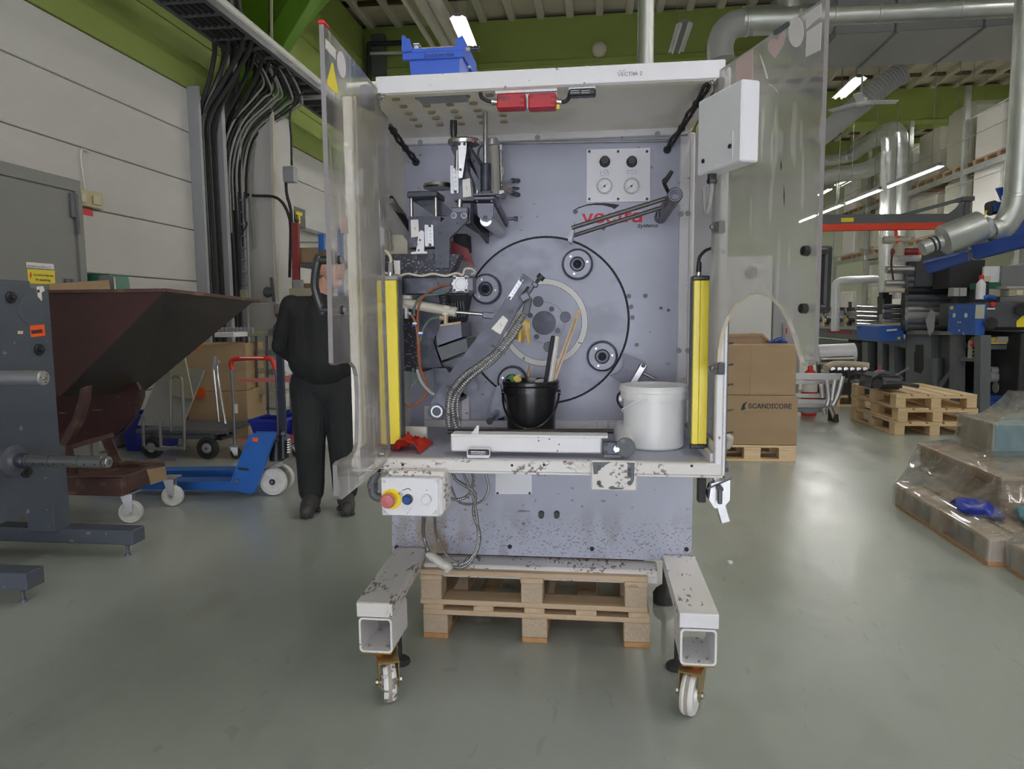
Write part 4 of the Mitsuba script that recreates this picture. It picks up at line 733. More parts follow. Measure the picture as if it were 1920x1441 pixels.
# long swing arm
sa = mp('swing_arm', ext(Polygon([(q[0], q[2]) for q in (U(x, y, Y=2.33) for x, y in ((981, 512), (1000, 526), (952, 615), (902, 690), (852, 738), (834, 777), (805, 776), (809, 752), (842, 700), (926, 592)))]), .022, np.array([0, 2.352, 0]), XA, ZA), 'dark_steel', 'long dark swing arm across the turret')
part(sa, 'pivot', [disc(819, 771, 15.5, 2.335, .012), cyl(U(819, 771, Y=2.33), U(819, 771, Y=2.33) * [1, 0, 1] + [0, YB, 0], .016, n=20)], 'dark_steel'); part(sa, 'pivot_ring', ring(819, 771, 8.5, 11.5, 2.323, .003), 'scale_plate'); part(sa, 'pivot_cap', disc(819, 771, 8, 2.323, .004), 'dark_steel')
rule(sa, (975, 521), (951, 558), -8, 2.329); label_(sa, [(943, 591), (953, 600), (938, 627), (921, 616)], 2.33)
for x, y, r in ((975, 561, 5.5), (957, 584, 5.2), (980, 528, 2)): cap_screw(sa, x, y, r, 2.33, m='dark_steel'); 
part(sa, 'slide_block', [bar(U(981, 550, Y=2.315), U(988, 563, Y=2.315), .03, .02, (0, 1, 0)), bar(U(999, 530, Y=2.32), U(1008, 537, Y=2.32), .016, .02, (0, 1, 0))], 'burnished', smooth=False); part(sa, 'slot', lines([(991, 537), (978, 555)], 2.3285, .008), 'black_gap', smooth=False)
part(sa, 'adjusting_screw', [cyl(U(1003, 533, Y=2.32), U(1013, 520, Y=2.32), .006, n=12), cyl(U(1011, 523, Y=2.32), U(1017, 516, Y=2.32), .013, n=12)], 'black_plastic', 'black adjusting knob', smooth=False); part(sa, 'guide_rail', bar(U(1003, 534, Y=2.335), U(970, 582, Y=2.335), .006, .016, (0, 1, 0)), 'black_plastic')
gl = part(sa, 'glue_brush', [bar(U(992, 558, Y=2.36), U(985, 590, Y=2.36), .024, .02, (0, 1, 0))], 'press_mid', 'brush holder crusted with old glue')
for j in range(16):
    x = 968 + 25 * rng.random(); y = 588 + 20 * rng.random(); part(gl, 'dried_glue', tube([U(x, y, Y=2.35), U(x - 2 + 5 * rng.random(), y + 12, Y=2.34), U(x - 5 + 8 * rng.random(), y + 22 + 20 * rng.random(), Y=2.36)], .004 + .004 * rng.random(), 6, 3), ('resin', 'cable_cream', 'yellow_sponge', 'wood_stick')[j % 4])
def ph(pts, r, m='flex', Ys=None): return [U(x, y, Y=(Ys[i] if Ys else 2.325)) for i, (x, y) in enumerate(pts)]
for k_, (pts, r) in enumerate((([(982, 590), (965, 615), (935, 655), (905, 680), (872, 703), (850, 728), (842, 748), (840, 775), (842, 800)], .011), ([(976, 608), (962, 632), (935, 662), (905, 690), (878, 712), (856, 738), (849, 760), (851, 785), (856, 803)], .009), ([(984, 588), (968, 620), (955, 645), (920, 683), (885, 706), (862, 738), (857, 765), (862, 800)], .006))):
    mp('flexible_hose', hose(ph(pts, r), r), 'flex', 'silver corrugated hose along the swing arm')
for x, y, a in ((845, 727, 35), (848, 780, 0), (929, 651, 50)): part(sa, 'cable_tie', bar(U(x - 10, y - 4, Y=2.31), U(x + 18, y + 8 + a * .1, Y=2.31), .004, .003, (0, 1, 0)), 'black_plastic')
mp('arm_bracket', plate([(813, 690), (836, 690), (846, 705), (838, 725), (813, 745)], 2.45, .1), 'dark_steel'); mp('roller_stub', cyl(U(880, 725, Y=2.5), U(880, 725, Y=YB), .03, n=24), 'dark_steel')
# spring strut and housing behind the left door
ss = mp('spring_strut', cyl(U(732, 372, Y=2.45), U(770, 430, Y=2.6), .012, n=16), 'black_plastic', 'slanted strut with spring'); part(ss, 'spring', hose([U(733, 376, Y=2.43), U(758, 405, Y=2.55)], .011, .009), 'steel'); part(ss, 'rear_housing', [plate([(722, 440), (755, 440), (764, 452), (764, 476), (722, 476)], 2.58, .05)], 'cable_cream'); part(ss, 'hook', tube([U(725, 432, Y=2.55), U(730, 436, Y=2.55), U(731, 455, Y=2.55), U(732, 468, Y=2.55)], .006), 'cable_grey')
# hanging hoses below the table
for i, (pts, r) in enumerate((([(848, 884), (856, 900), (890, 924), (888, 960), (899, 1000), (893, 1035), (870, 1062), (838, 1060)], .0075), ([(832, 884), (830, 915), (850, 936), (878, 928), (888, 900), (884, 884)], .0065), ([(868, 884), (888, 935), (896, 985), (893, 1030), (868, 1056), (838, 1040), (818, 1000), (815, 968)], .0055), ([(795, 967), (794, 1000), (802, 1030), (812, 1045), (826, 1058)], .0075), ([(910, 884), (916, 915), (905, 938), (880, 945), (858, 938), (845, 910)], .0055))):
    mp('hanging_hose', hose([U(x, y, Y=2.62 - (.35 if i == 3 and j == 0 else 0) - (.3 if i == 2 and j == 7 else .0)) for j, (x, y) in enumerate(pts)], r), 'flex', 'silver flexible conduit hanging below the table')
mp('taped_joint', tube([U(800, 1038, Y=2.60), U(815, 1046, Y=2.60), U(830, 1058, Y=2.60), U(842, 1062, Y=2.60), U(836, 1072, Y=2.6)], [.010, .012, .014, .016, .018, .018, .017, .017, .018, .019, .019, .018, .017, .017, .017, .017, .016, .016, .015, .014, .013, .012, .012, .01, .008], 10), 'tape_clear', 'hose joint wrapped in clear tape')
# light curtains
for i, (x0, x1, xa, xb) in enumerate(((706, 752, 711, 757), (1296, 1327, 1294, 1323))):
    c0, c1 = U((x0 + x1) / 2, 518, Y=2.27), U((xa + xb) / 2, 839, Y=2.27); w = .026 if i else .036
    lc = mp('light_curtain', box(c1[0] - w, c1[0] + w, 2.275, 2.32, c1[2], c0[2], .003), 'dark_grey', 'yellow safety light curtain on the ' + ('right' if i else 'left'))
    xs = (-.021, .026) if i else (-.034, .031)
    part(lc, 'yellow_front', [box(c1[0] + xs[0], c1[0] + xs[0] + (xs[1] - xs[0]) * .42, 2.262, 2.28, c1[2] + .012, c0[2] - .012, .002), box(c1[0] + xs[0] + (xs[1] - xs[0]) * .42, c1[0] + xs[1], 2.265, 2.28, c1[2] + .012, c0[2] - .012, .002)], 'yellow_curtain', 'yellow front')
    part(lc, 'end_cap', box(c1[0] - w, c1[0] + w, 2.262, 2.322, c0[2] - .012, c0[2] + .002, .003), 'black_plastic' if i else 'grey_plastic'); part(lc, 'end_cap', box(c1[0] - w, c1[0] + w, 2.262, 2.322, c1[2] - .002, c1[2] + .012, .003), 'black_plastic')
    t = np.array([c0[0], 2.29, c0[2]])
    part(lc, 'plug', [cyl(t, t + [0, 0, .014], .009, n=14)], 'steel'); part(lc, 'plug_body', cyl(t + [0, 0, .012], t + [.001, 0, .045], .0085, .007, n=14), 'black_plastic' if i else 'cable_grey')
    part(lc, 'lead', tube([t + [0, 0, .04], t + [.002, 0, .06], t + [.02 if i else -.012, .01, .08], t + [.045 if i else -.03, .02, .09]], .005, 8), 'black_rubber' if i else 'cable_cream')
mp('cable_flap', plate([(738, 488), (750, 488), (750, 514), (740, 514)], 2.33, .002), 'paper_label')
# cable looms under the roof
for pts, Y0, Y1 in (([(1330, 152), (1322, 168), (1306, 195), (1292, 215), (1278, 240), (1262, 262), (1252, 280)], 2.17, YB), ([(728, 236), (738, 246), (748, 262), (760, 278), (772, 292), (780, 304)], 2.35, YB)):
    P = [U(x, y, Y=Y0 + (Y1 - Y0) * i / (len(pts) - 1)) for i, (x, y) in enumerate(pts)]
    lm = mp('cable_loom', [tube([p + [.006 * s, 0, .003 * s * (-1) ** i] for i, p in enumerate(P)], .0055, 7) for s in (-1, 1)], 'black_rubber', 'black cable loom under the roof', kind='stuff')
    for p in P[1:-1]: part(lm, 'cable_tie', lathe([(.010, -.004), (.0135, 0), (.010, .004)], p, unit(P[-1] - P[0]), 10), 'black_plastic')
    part(lm, 'grommet', disc(*((1251, 281) if Y0 < 2.3 else (780, 304)), 7, YB, .006), 'black_rubber')

# ---------------------------------------------------------------- acrylic doors
def sheet(poly, O, u, v):
    vv, ff = trimesh.creation.triangulate_polygon(poly, engine='earcut'); V = np.asarray(O) + vv[:, :1] * u + vv[:, 1:2] * v; return TM(V, ff)
def rim(poly, t, O, u, v, m):
    c = np.array(poly.exterior.coords)[:-1]; P = np.asarray(O) + c[:, :1] * u + c[:, 1:2] * v; N = len(P); i = np.arange(N); j = (i + 1) % N
    return TM(np.vstack([P, P + t * m]), np.vstack([np.stack([i, j, j + N], 1), np.stack([i, j + N, i + N], 1)]))
DX = -.655
LD = Polygon([(q[1], q[2]) for q in (U(x, y, X=DX) for x, y in ((607, 45), (700, 157), (712, 172), (712, 196), (715, 206), (728, 221), (729, 300), (731, 413), (720, 413), (721, 500), (724, 600), (728, 720), (733, 858), (706, 884), (641, 936), (634, 930), (632, 872), (636, 865), (660, 854), (668, 846), (672, 830), (673, 780), (673, 740), (671, 705), (668, 690), (660, 679), (640, 681), (629, 684), (625, 680), (620, 450)))])
ld = mp('left_door', sheet(LD, [DX, 0, 0], YA, ZA), 'acrylic_left', 'clear acrylic door on the left, hazy and scratched, with a notch', smooth=False)
part(ld, 'edge', rim(LD, .012, [DX, 0, 0], YA, ZA, -XA), 'acrylic_edge', smooth=False)
def onL(pts, dx=.0008): return ext(Polygon([(q[1], q[2]) for q in (U(x, y, X=DX) for x, y in pts)]), dx, [DX + .0002, 0, 0], YA, ZA)
part(ld, 'sticker', onL([(610, 72), (629, 93), (629, 112), (610, 91)]), 'sticker_ghost', 'blank pale sticker'); part(ld, 'sticker', onL([(640 + 8 * math.cos(t) + 1.5 * math.sin(t), 121 + 25 * math.sin(t) + 4 * math.cos(t)) for t in np.linspace(0, 6.28, 28)[:-1]]), 'sticker_ghost', 'blank oval sticker')
part(ld, 'warning_triangle', onL([(622, 117), (624, 119), (634, 174), (632, 177), (614, 161), (613, 152)]), 'yellow_label', 'yellow triangle sticker'); part(ld, 'sticker', onL([(638, 408), (651, 407), (653, 437), (639, 437)]), 'sticker_pink', 'faded pink sticker')
for y, zz in ((183, 0), (853, 0)):
    q = part(ld, 'hinge', box(DX - .03, DX - .004, U(700, y, X=DX)[1] - .03, U(700, y, X=DX)[1] + .03, U(700, y, X=DX)[2] - .03, U(700, y, X=DX)[2] + .03), 'burnished'); c = U(709, y - 2, X=DX); part(q, 'bolt', [cyl(c - [.01, 0, 0], c + [.02, 0, 0], .006, n=8), cyl(c + [.002, 0, 0], c + [.010, 0, 0], .010, n=6)], 'steel', smooth=False)
hb = [U(635, 487, X=DX), U(641, 581, X=DX)]
hd = part(ld, 'handle', [cyl(h - [.055, 0, 0], h + [.006, 0, 0], .011, n=18, b=.002) for h in hb] + [tube([hb[0] - [.05, 0, -.01], hb[0] - [.060, 0, .02], (hb[0] + hb[1]) / 2 - [.068, 0, 0], hb[1] - [.060, 0, -.02], hb[1] - [.05, 0, .01]], .0105, 10)], 'black_plastic', 'black pull handle'); 
for h in hb: part(hd, 'bolt', cyl(h + [.005, 0, 0], h + [.012, 0, 0], .009, n=8), 'steel')
c = [U(672, 897, X=DX), U(686, 886, X=DX)]; part(ld, 'slot', bar(c[0] + [.0015, 0, 0], c[1] + [.0015, 0, 0], .002, .011, (0, 0, 1)), 'brushed_alu')
part(ld, 'red_tip', box(DX - .014, DX + .002, U(607, 45, X=DX)[1] - .003, U(607, 45, X=DX)[1] + .03, U(607, 45, X=DX)[2], U(607, 45, X=DX)[2] + .010), 'red_print', 'red tape on the top corner')
for x, y in ((613, 92), (630, 94), (645, 106), (660, 122)): c = U(x, y, X=DX); part(ld, 'rivet', cyl(c, c + [.003, 0, 0], .0018, n=8), 'steel')
# right door: swung wide open
P0 = U(1341, 420, Y=YF + .0); P0 = np.array([P0[0], YF, 0.]); P1 = U(1553, -8, z=2.0); du = unit([P1[0] - P0[0], P1[1] - P0[1], 0]); dn = np.array([du[1], -du[0], 0])
if dn[0] > 0: dn = -dn
def onR(px, py, off=0.0):
    w = R @ np.array([px - 960, py - 720.5, F]); o = np.array([0, 0, H]); s = ((P0 + dn * off - o) @ dn) / (w @ dn); p = o + w * s; return np.array([(p - P0) @ du, p[2]])
arch = [(1343, 698), (1346, 655), (1352, 622), (1362, 593), (1379, 568), (1399, 553), (1419, 549), (1440, 556), (1460, 574), (1476, 602), (1488, 636), (1497, 668), (1502, 681)]
RD = Polygon([onR(*p) for p in [(1341, 137), (1548, -5), (1526, 676), (1521, 684), (1508, 686)] + arch[::-1] + [(1340, 701), (1330, 701), (1331, 600), (1334, 430), (1337, 340)]])
rd = mp('right_door', sheet(RD, P0, du, ZA), 'acrylic_right', 'clear acrylic door on the right, scratched and dirty, with an arched cutout', smooth=False)
part(rd, 'edge', rim(RD, .012, P0, du, ZA, -dn), 'acrylic_edge', smooth=False)
def patch(pts, t=.0008, off=.0004): return ext(Polygon([onR(*p) for p in pts]), t, P0 + dn * off, du, ZA) if np.cross(du, ZA) @ dn > 0 else ext(Polygon([onR(*p) for p in pts]), -t, P0 + dn * off, du, ZA)
part(rd, 'arch_rim', [bar(P0 + du * a[0] + ZA * a[1] - dn * .006, P0 + du * b[0] + ZA * b[1] - dn * .006, .002, .012, dn, 0) for a, b in zip([onR(*p) for p in arch[:-1]], [onR(*p) for p in arch[1:]])], 'acrylic_edge_cream', 'cream-tinted cut edge of the arch', smooth=False, kind='stuff')
part(rd, 'sticker', patch([(1512, 26), (1541, 6), (1541, 27), (1512, 55)]), 'sticker_ghost', 'blank pale sticker'); part(rd, 'sticker', patch([(1513, 60), (1541, 41), (1539, 94), (1511, 107)]), 'sticker_ghost', 'blank pale sticker')
part(rd, 'sticker', patch([(1493 + 14 * math.cos(t) + 3 * math.sin(t), 60 + 28 * math.sin(t) - 6 * math.cos(t)) for t in np.linspace(0, 6.28, 28)[:-1]]), 'sticker_ghost', 'round ghost of a sticker'); part(rd, 'sticker', patch([(1454, 110), (1441, 95), (1440, 82), (1446, 73), (1453, 72), (1458, 76), (1464, 64), (1470, 60), (1473, 68), (1470, 84)]), 'sticker_pink', 'faded pink heart-shaped sticker'); part(rd, 'sticker', patch([(1380, 114), (1412, 92), (1412, 150), (1380, 166)]), 'sticker_pink', 'beige ghost of a sticker')
part(rd, 'slot', patch([(1452, 58), (1478, 41), (1482, 42), (1482, 48), (1456, 66), (1452, 65)], .003), 'dark_grey')
for pts in ([(1424, 100), (1431, 125), (1438, 148), (1441, 147), (1434, 122), (1427, 104)], [(1440, 157), (1450, 162), (1460, 175), (1458, 170), (1448, 159)], [(1465, 300), (1463, 310), (1465, 320), (1467, 312)], [(1470, 345), (1469, 370), (1471, 388), (1472, 365)]):
    part(rd, 'scratch', patch(pts, .0004), 'sticker_ghost' if pts[0][1] < 200 else 'dark_grey', smooth=False)
for y in (155, 426, 690):
    o = onR(1341, y); c = P0 + du * o[0] + ZA * o[1]; q = part(rd, 'hinge', bar(c - du * .012 - dn * .01, c + du * .022 - dn * .01, .02, .036, ZA), 'dark_grey' if y > 600 else 'burnished', 'hinge block'); part(q, 'bolt', [cyl(c + dn * .0, c + dn * .012, .008, n=6), cyl(c, c + dn * .017, .005, n=10)], 'steel', smooth=False)
hb = [onR(1514, 470), onR(1510, 578)]; hb = [P0 + du * o[0] + ZA * o[1] for o in hb]
hd = part(rd, 'handle', [cyl(h + dn * .004, h - dn * .055, .0125, n=18, b=.002) for h in hb] + [bar(hb[0] - dn * .055 + ZA * .012, hb[1] - dn * .055 - ZA * .012, .024, .02, dn, .006)], 'black_plastic', 'black pull handle')
for h in hb: part(hd, 'knob', lathe([(0, 0), (.0125, 0), (.0115, .012), (.008, .014), (.007, .010), (0, .010)], h + dn * .0, dn, 22), 'black_plastic')
b0 = P0 + du * onR(1391, 220, .055)[0]; zt, zb = onR(1391, 148, .055)[1], onR(1389, 302, .055)[1]; b1 = P0 + du * onR(1309, 260, .055)[0]
jb = part(rd, 'switch_housing', ext([(0, zb - .0), (np.linalg.norm(b1 - b0), zb), (np.linalg.norm(b1 - b0), zt), (0, zt)], .052, P0 + du * onR(1309, 260, .055)[0] + dn * .0015, du, ZA) if False else bar((b0 + b1) / 2 + dn * .029 + ZA * zb, (b0 + b1) / 2 + dn * .029 + ZA * zt, np.linalg.norm(b1 - b0), .055, dn, .004), 'clean_white', 'white sheet-metal housing on the door')
for x, y in ((1319, 302), (1369, 274)): o = onR(x, y, .057); c = P0 + du * o[0] + ZA * o[1] + dn * .057; part(jb, 'screw', cyl(c, c + dn * .003, .006, n=12), 'black_plastic')
o0, o1 = onR(1373, 245, .058), onR(1372, 300, .058); part(jb, 'seam', bar(P0 + du * o0[0] + ZA * o0[1] + dn * .057, P0 + du * o1[0] + ZA * o1[1] + dn * .057, .003, .002, dn, 0), 'scale_plate')
o = onR(1335, 338, .03); c = P0 + du * o[0] + ZA * zb + dn * .03
part(jb, 'cable_gland', [cyl(c, c - ZA * .026, .0125, n=8), cyl(c - ZA * .016, c - ZA * .024, .0145, n=6)], 'black_plastic', 'black cable gland', smooth=False); part(jb, 'lead', tube([c - ZA * .02, c - ZA * .05 - du * .003, c - ZA * .085 - du * .012, c - ZA * .105 - du * .025, c - ZA * .09 - du * .032, c - ZA * .03 - du * .04], .006, 8), 'cable_grey', 'grey cable loop')

# ================================================================ things standing on the machine
k = thing('plastic_bin', 'blue open-fronted plastic storage bin standing on the roof of the machine', 'storage bin')
x0, x1, y0, y1, z0 = -.585, -.425, 2.24, 2.5, 2.0
def frustum(bx0, bx1, tx0, tx1, by0, by1, ty0, ty1, z0, z1, t=.003):
    A = np.array([[bx0, by0, z0], [bx1, by0, z0], [bx1, by1, z0], [bx0, by1, z0], [tx0, ty0, z1], [tx1, ty0, z1], [tx1, ty1, z1], [tx0, ty1, z1]]); I = A.copy(); c = A.mean(0)
    I[:, 0] += np.sign(c[0] - I[:, 0]) * t; I[:, 1] += np.sign(c[1] - I[:, 1]) * t; I[:4, 2] += t
    V = np.vstack([A, I]); q = [(0, 3, 2, 1), (0, 1, 5, 4), (1, 2, 6, 5), (2, 3, 7, 6), (3, 0, 4, 7), (8, 9, 10, 11), (9, 8, 12, 13), (10, 9, 13, 14), (11, 10, 14, 15), (8, 11, 15, 12), (4, 5, 13, 12), (5, 6, 14, 13), (6, 7, 15, 14), (7, 4, 12, 15)]
    return TM(V, [f for a in q for f in ((a[0], a[1], a[2]), (a[0], a[2], a[3]))])
zt = U(820, 90, Y=y0)[2]
part(k, 'body', frustum(x0 + .008, x1 - .008, x0 - .003, x1 + .003, y0, y1, y0 - .004, y1, z0, zt), 'blue_plastic', smooth=False)
part(k, 'rim', [blk(754, 96, 868, 110, y0 - .012, .010, .003), plate([(753, 66), (758, 67), (761, 72), (768, 72), (772, 96), (753, 97)], y0 - .010, .008), plate([(869, 70), (865, 68), (855, 72), (853, 96), (869, 96)], y0 - .010, .008)] + [blk(a - 2, 66, a + 2, 100, y0, .25, .002) for a in (757, 866)], 'blue_plastic')
part(k, 'lettering', words('Druckventile', .0115, U(795, 108, Y=y0 - .0125), XA, ZA, bold=False), 'ink', 'the printed word on the front')
k = thing('wooden_block', 'light wooden block lying in the blue bin', 'block'); part(k, 'body', blk(786, 87, 852, 110, y0 + .03, .08), 'pine_x')
k = thing('steel_clamp', 'small steel clip standing in the blue bin beside the wooden block', 'clip'); part(k, 'body', [blk(775, 80, 785, 112, y0 + .02, .012), blk(774, 80, 786, 84, y0 + .015, .03)], 'brushed_alu')
k = thing('lever_handle', 'lever with a black grip sticking out of the right end of the blue bin', 'lever'); part(k, 'rod', cyl(U(830, 93, Y=y0 + .05), U(884, 92, Y=y0 + .05), .005, n=10), 'cable_cream'); part(k, 'grip', cyl(U(882, 92, Y=y0 + .05), U(900, 91, Y=y0 + .05), .008, n=14, b=.002), 'black_plastic')
# buckets
def bucket(name, label, px, pyb, Yc, rb, rt, h, m, lid, hp):
    c = U(px, pyb, Y=Yc); c = np.array([c[0], Yc, TZB]); k = thing(name, label, 'bucket', 'buckets on the machine table')
    pr = [(0, 0), (rb - .006, 0), (rb, .006), (rt - .004, h * .86), (rt + .003, h * .86), (rt + .004, h * .80), (rt + .006, h * .80), (rt + .006, h * .90), (rt + .004, h * .91), (rt + .007, h * .93), (rt + .007, h * .985), (rt + .003, h), (rt - .002, h), (rt - .004, h * .9), (rb - .004, .008), (0, .008)]
    part(k, 'body', lathe(pr, c, (0, 0, 1), 64), m, smooth=30)
    if lid: part(k, 'lid', lathe([(0, h * .985), (rt - .012, h * .985), (rt - .008, h + .003), (rt + .006, h + .003), (rt + .010, h - .004), (rt + .010, h - .016), (rt + .008, h - .016), (rt + .008, h - .004)], c, (0, 0, 1), 64), m, 'snap-on lid', smooth=30)
    part(k, 'bail_handle', tube([c + [rt * math.cos(t) * (1.06) , -rt * abs(math.sin(t)) * 1.03 * hp[1] - .004, h * .78 - hp[0] * math.sin(t) * (1.0)] for t in np.linspace(0, math.pi, 15)] if not lid else [c + [rt * a, -rt * b, h * z] for a, b, z in hp[2]], .0028 if lid else .004, 8), m, 'wire handle' if lid else 'plastic handle')
    for s in (-1, 1): part(k, 'handle_lug', cyl(c + [s * (rt + .002), 0, h * .78], c + [s * (rt + .012), 0, h * .78], .010, n=12), m)
    return k, c
k, c = bucket('bucket', 'black plastic bucket holding tools, on the table under the turret', 996, 806, 2.60, .088, .098, .205, 'bucket_black', False, (.12, 1.0))
ct = c
k, c = bucket('bucket', 'white plastic bucket with a snap-on lid at the right end of the table', 1225, 826, 2.42, .100, .105, .205, 'bucket_white', True, (0, 0, [(-.98, -.1, .55), (-1.0, .3, .62), (-.8, .68, .72), (-.55, .9, .80), (-.25, 1.02, .83)]))
part(k, 'handle_boss', blk(1197, 741, 1210, 746, 2.32, .01), 'bucket_white')
def tool(name, label, cat_, *ps):
    k = thing(name, label, cat_, 'tools in the black bucket')
    for n_, m, mt in ps: part(k, n_, m, mt)
tool('squeegee', 'black and cream squeegee standing in the black bucket', 'squeegee', ('rubber', bar(U(1037, 629, Y=2.58), U(1019, 740, Y=2.59), .014, .02, (0, 1, 0)), 'black_matt'), ('wooden_bar', bar(U(1045, 629, Y=2.58), U(1028, 740, Y=2.59), .014, .018, (0, 1, 0)), 'off_white'), ('wooden_bar_side', bar(U(1048, 630, Y=2.575), U(1033, 738, Y=2.585), .005, .02, (0, 1, 0)), 'cable_cream'))
a, b = U(1085, 584, Y=2.62), U(1038, 712, Y=2.60); dd = unit(b - a); 
tool('steel_ruler', 'brownish steel ruler leaning far out of the black bucket', 'ruler', ('blade', ext(Polygon(bar_ := [(-.0085, 0), (.0085, 0), (.0085, np.linalg.norm(b - a)), (-.0085, np.linalg.norm(b - a))]).union(Point(0, 0).buffer(.0085)).difference(Point(0, -.002).buffer(.0025)), .002, a, np.cross(dd, YA) * -1, dd), 'brown_strip'), ('groove', bar(a + dd * .025 - YA * .0015, a + dd * .24 - YA * .0015, .005, .001, YA, 0), 'wood_stick'))
tool('pointed_stick', 'short pointed wooden stick in the black bucket', 'stick', ('shaft', cyl(U(991, 705, Y=2.57), U(993, 682, Y=2.57), .007, .0015, n=10), 'wood_stick'))
tool('sponge', 'green and yellow sponge at the left rim of the black bucket', 'sponge', ('scouring_face', bar(U(957, 703, Y=2.56), U(966, 716, Y=2.56), .02, .03, (0, 1, 0)), 'green_sponge'), ('foam', bar(U(966, 704, Y=2.555), U(974, 716, Y=2.555), .022, .03, (0, 1, 0)), 'yellow_sponge'))
tool('white_dish', 'small white disc inside the black bucket rim', 'disc', ('body', lathe([(0, 0), (.034, 0), (.036, .012), (.030, .014), (0, .010)], ct + [.05, 0, .19], (0, -.15, 1)), 'clean_white'))
k = thing('red_cloth', 'crumpled red plastic sheet lying at the left end of the table', 'cloth'); g = np.linspace(-1, 1, 15); gx, gy = np.meshgrid(g, g); hz = meshkit.fbm(np.stack([gx * 2.2, gy * 2.2, gx * 0 + .5], -1), 3); hz = np.clip((hz - .3), 0, 1) * .12
c = U(772, 855, Y=2.3); idx = np.arange(225).reshape(15, 15); fc = np.vstack([np.stack([idx[:-1, :-1].ravel(), idx[:-1, 1:].ravel(), idx[1:, 1:].ravel()], 1), np.stack([idx[:-1, :-1].ravel(), idx[1:, 1:].ravel(), idx[1:, :-1].ravel()], 1)])
part(k, 'sheet', TM(np.stack([c[0] + gx.ravel() * .055, 2.3 + gy.ravel() * .09, TZB + .002 + (hz * (1.1 - gx ** 2 * .9)).ravel()], 1), fc), 'red_plastic', smooth=True)
# ================================================================ left side of the hall
def plateX(pts, X, t=.02):
    """A plate in a plane parallel to the side wall at X, its outline from survey points, t thick away from the aisle."""
    P = [(q[1], q[2]) for q in (U(*p, X=X) for p in pts)]
    return ext(Polygon(P), t, np.array([X - (t if X < 0 else 0), 0, 0]), YA, ZA)
def blkX(x0, y0, x1, y1, X, d): return plateX([(x0, y0), (x1, y0), (x1, y1), (x0, y1)], X, d)
def pallet(label, cx, cy, z0, LX, LY, along='y', rot=0, m=('pine_x', 'pine_y'), group=None, bw=None, cw=.0725):
    """A wooden pallet: deck boards along x or y, three cross boards, nine blocks, three bottom boards."""
    k = thing('wooden_pallet', label, 'pallet', group); th = .021; hb = .079; O = np.array([cx, cy, 0])
    a, b = (LY, LX) if along == 'y' else (LX, LY)              # a: length of deck boards, b: across
    def P(n_, u0, u1, v0, v1, zz0, zz1, mt):
        x = (v0, v1, u0, u1) if along == 'y' else (u0, u1, v0, v1)
        part(k, n_, rotz(box(cx + x[0], cx + x[1], cy + x[2], cy + x[3], z0 + zz0, z0 + zz1, .0025), rot, O), mt, smooth=False)
    md, mc = (m[1], m[0]) if along == 'y' else (m[0], m[1]); w = bw or (.145 * b / .8 if b < 1 else .145)
    for v in np.linspace(-b / 2 + w / 2, b / 2 - w / 2, 5 if b < 1.05 else 7):
        P('deck_board', -a / 2, a / 2, v - w / 2 + .002, v + w / 2 - .002, th * 2 + hb, th * 3 + hb, md)
    for u in (-a / 2 + cw, 0, a / 2 - cw): P('cross_board', u - cw, u + cw, -b / 2, b / 2, th + hb, th * 2 + hb, mc)
    for u in (-a / 2 + cw, 0, a / 2 - cw):
        for v in (-b / 2 + .05, 0, b / 2 - .05): P('block', u - cw + .0025, u + cw - .0025, v - .05, v + .05, th, th + hb, 'chipboard' if m[0] != 'pine_light' else 'pine_light')
    for v in (-b / 2 + .05, 0, b / 2 - .05): P('bottom_board', -a / 2, a / 2, v - .05, v + .05, 0, th, 'pine_end' if along == 'y' and m[0] != 'pine_light' else md)
    return k
pallet('lower wooden pallet under the machine, board ends facing the aisle', -.247, 3.19, 0, .90, 1.0, 'y', bw=.085, cw=.05)
pallet('upper wooden pallet under the machine, one long board along its front edge', -.257, 3.19, .1425, .90, 1.0, 'x', bw=.10, cw=.045)
# grey switchgear cabinet at the wall
CX = -4.25
k = thing('switchgear_cabinet', 'big grey sheet-steel electrical cabinet against the white wall, with a yellow warning sign', 'cabinet')
f = U(146, 340, X=CX); yN, yF, zT = 2.9, f[1], f[2]
part(k, 'body', box(WX + .01, CX, yN, yF, .0, zT, .01), 'cabinet_grey'); part(k, 'top_trim', box(CX - .02, CX + .015, yN, yF + .01, zT - .09, zT + .005), 'cabinet_grey'); part(k, 'door_leaf', box(CX, CX + .012, yN, yF - .10, .05, zT - .10), 'cabinet_grey'); part(k, 'edge_strip', box(CX - .02, CX + .02, yF - .06, yF + .012, 0, zT - .09), 'cabinet_grey')
for px, py, h in ((140, 400, .16), (132, 560, .16)): c = U(px - 3, py, X=CX + .02); part(k, 'hinge', [box(CX + .01, CX + .035, c[1] - .03, c[1] + .03, c[2] - h * .2, c[2] + h), cyl((CX + .035, c[1] + .03, c[2] - h), (CX + .035, c[1] + .03, c[2] + h), .012, n=10)], 'dark_grey')
def signX(parent, pts, m, X, t=.003, n_='sign', label=None): return part(parent, n_, ext(Polygon([(q[1], q[2]) for q in (U(*p, X=X) for p in pts)]), t, [X, 0, 0], YA, ZA), m, label)
s1_ = signX(k, [(49, 491), (100, 495), (101, 505), (49, 501)], 'paper_label', CX + .013, label='white strip label')
c = U(51, 499.5, X=CX + .0165); part(s1_, 'lettering', fitted('Lågspänningsställverk T1', .9 * (U(100, 497, X=CX)[1] - U(51, 497, X=CX)[1]), c, YA, ZA), 'print_grey', 'the printed name of the switchgear')
s2_ = signX(k, [(51, 504), (102, 507), (103, 533), (53, 531)], 'yellow_label', CX + .013, label='yellow warning sign')
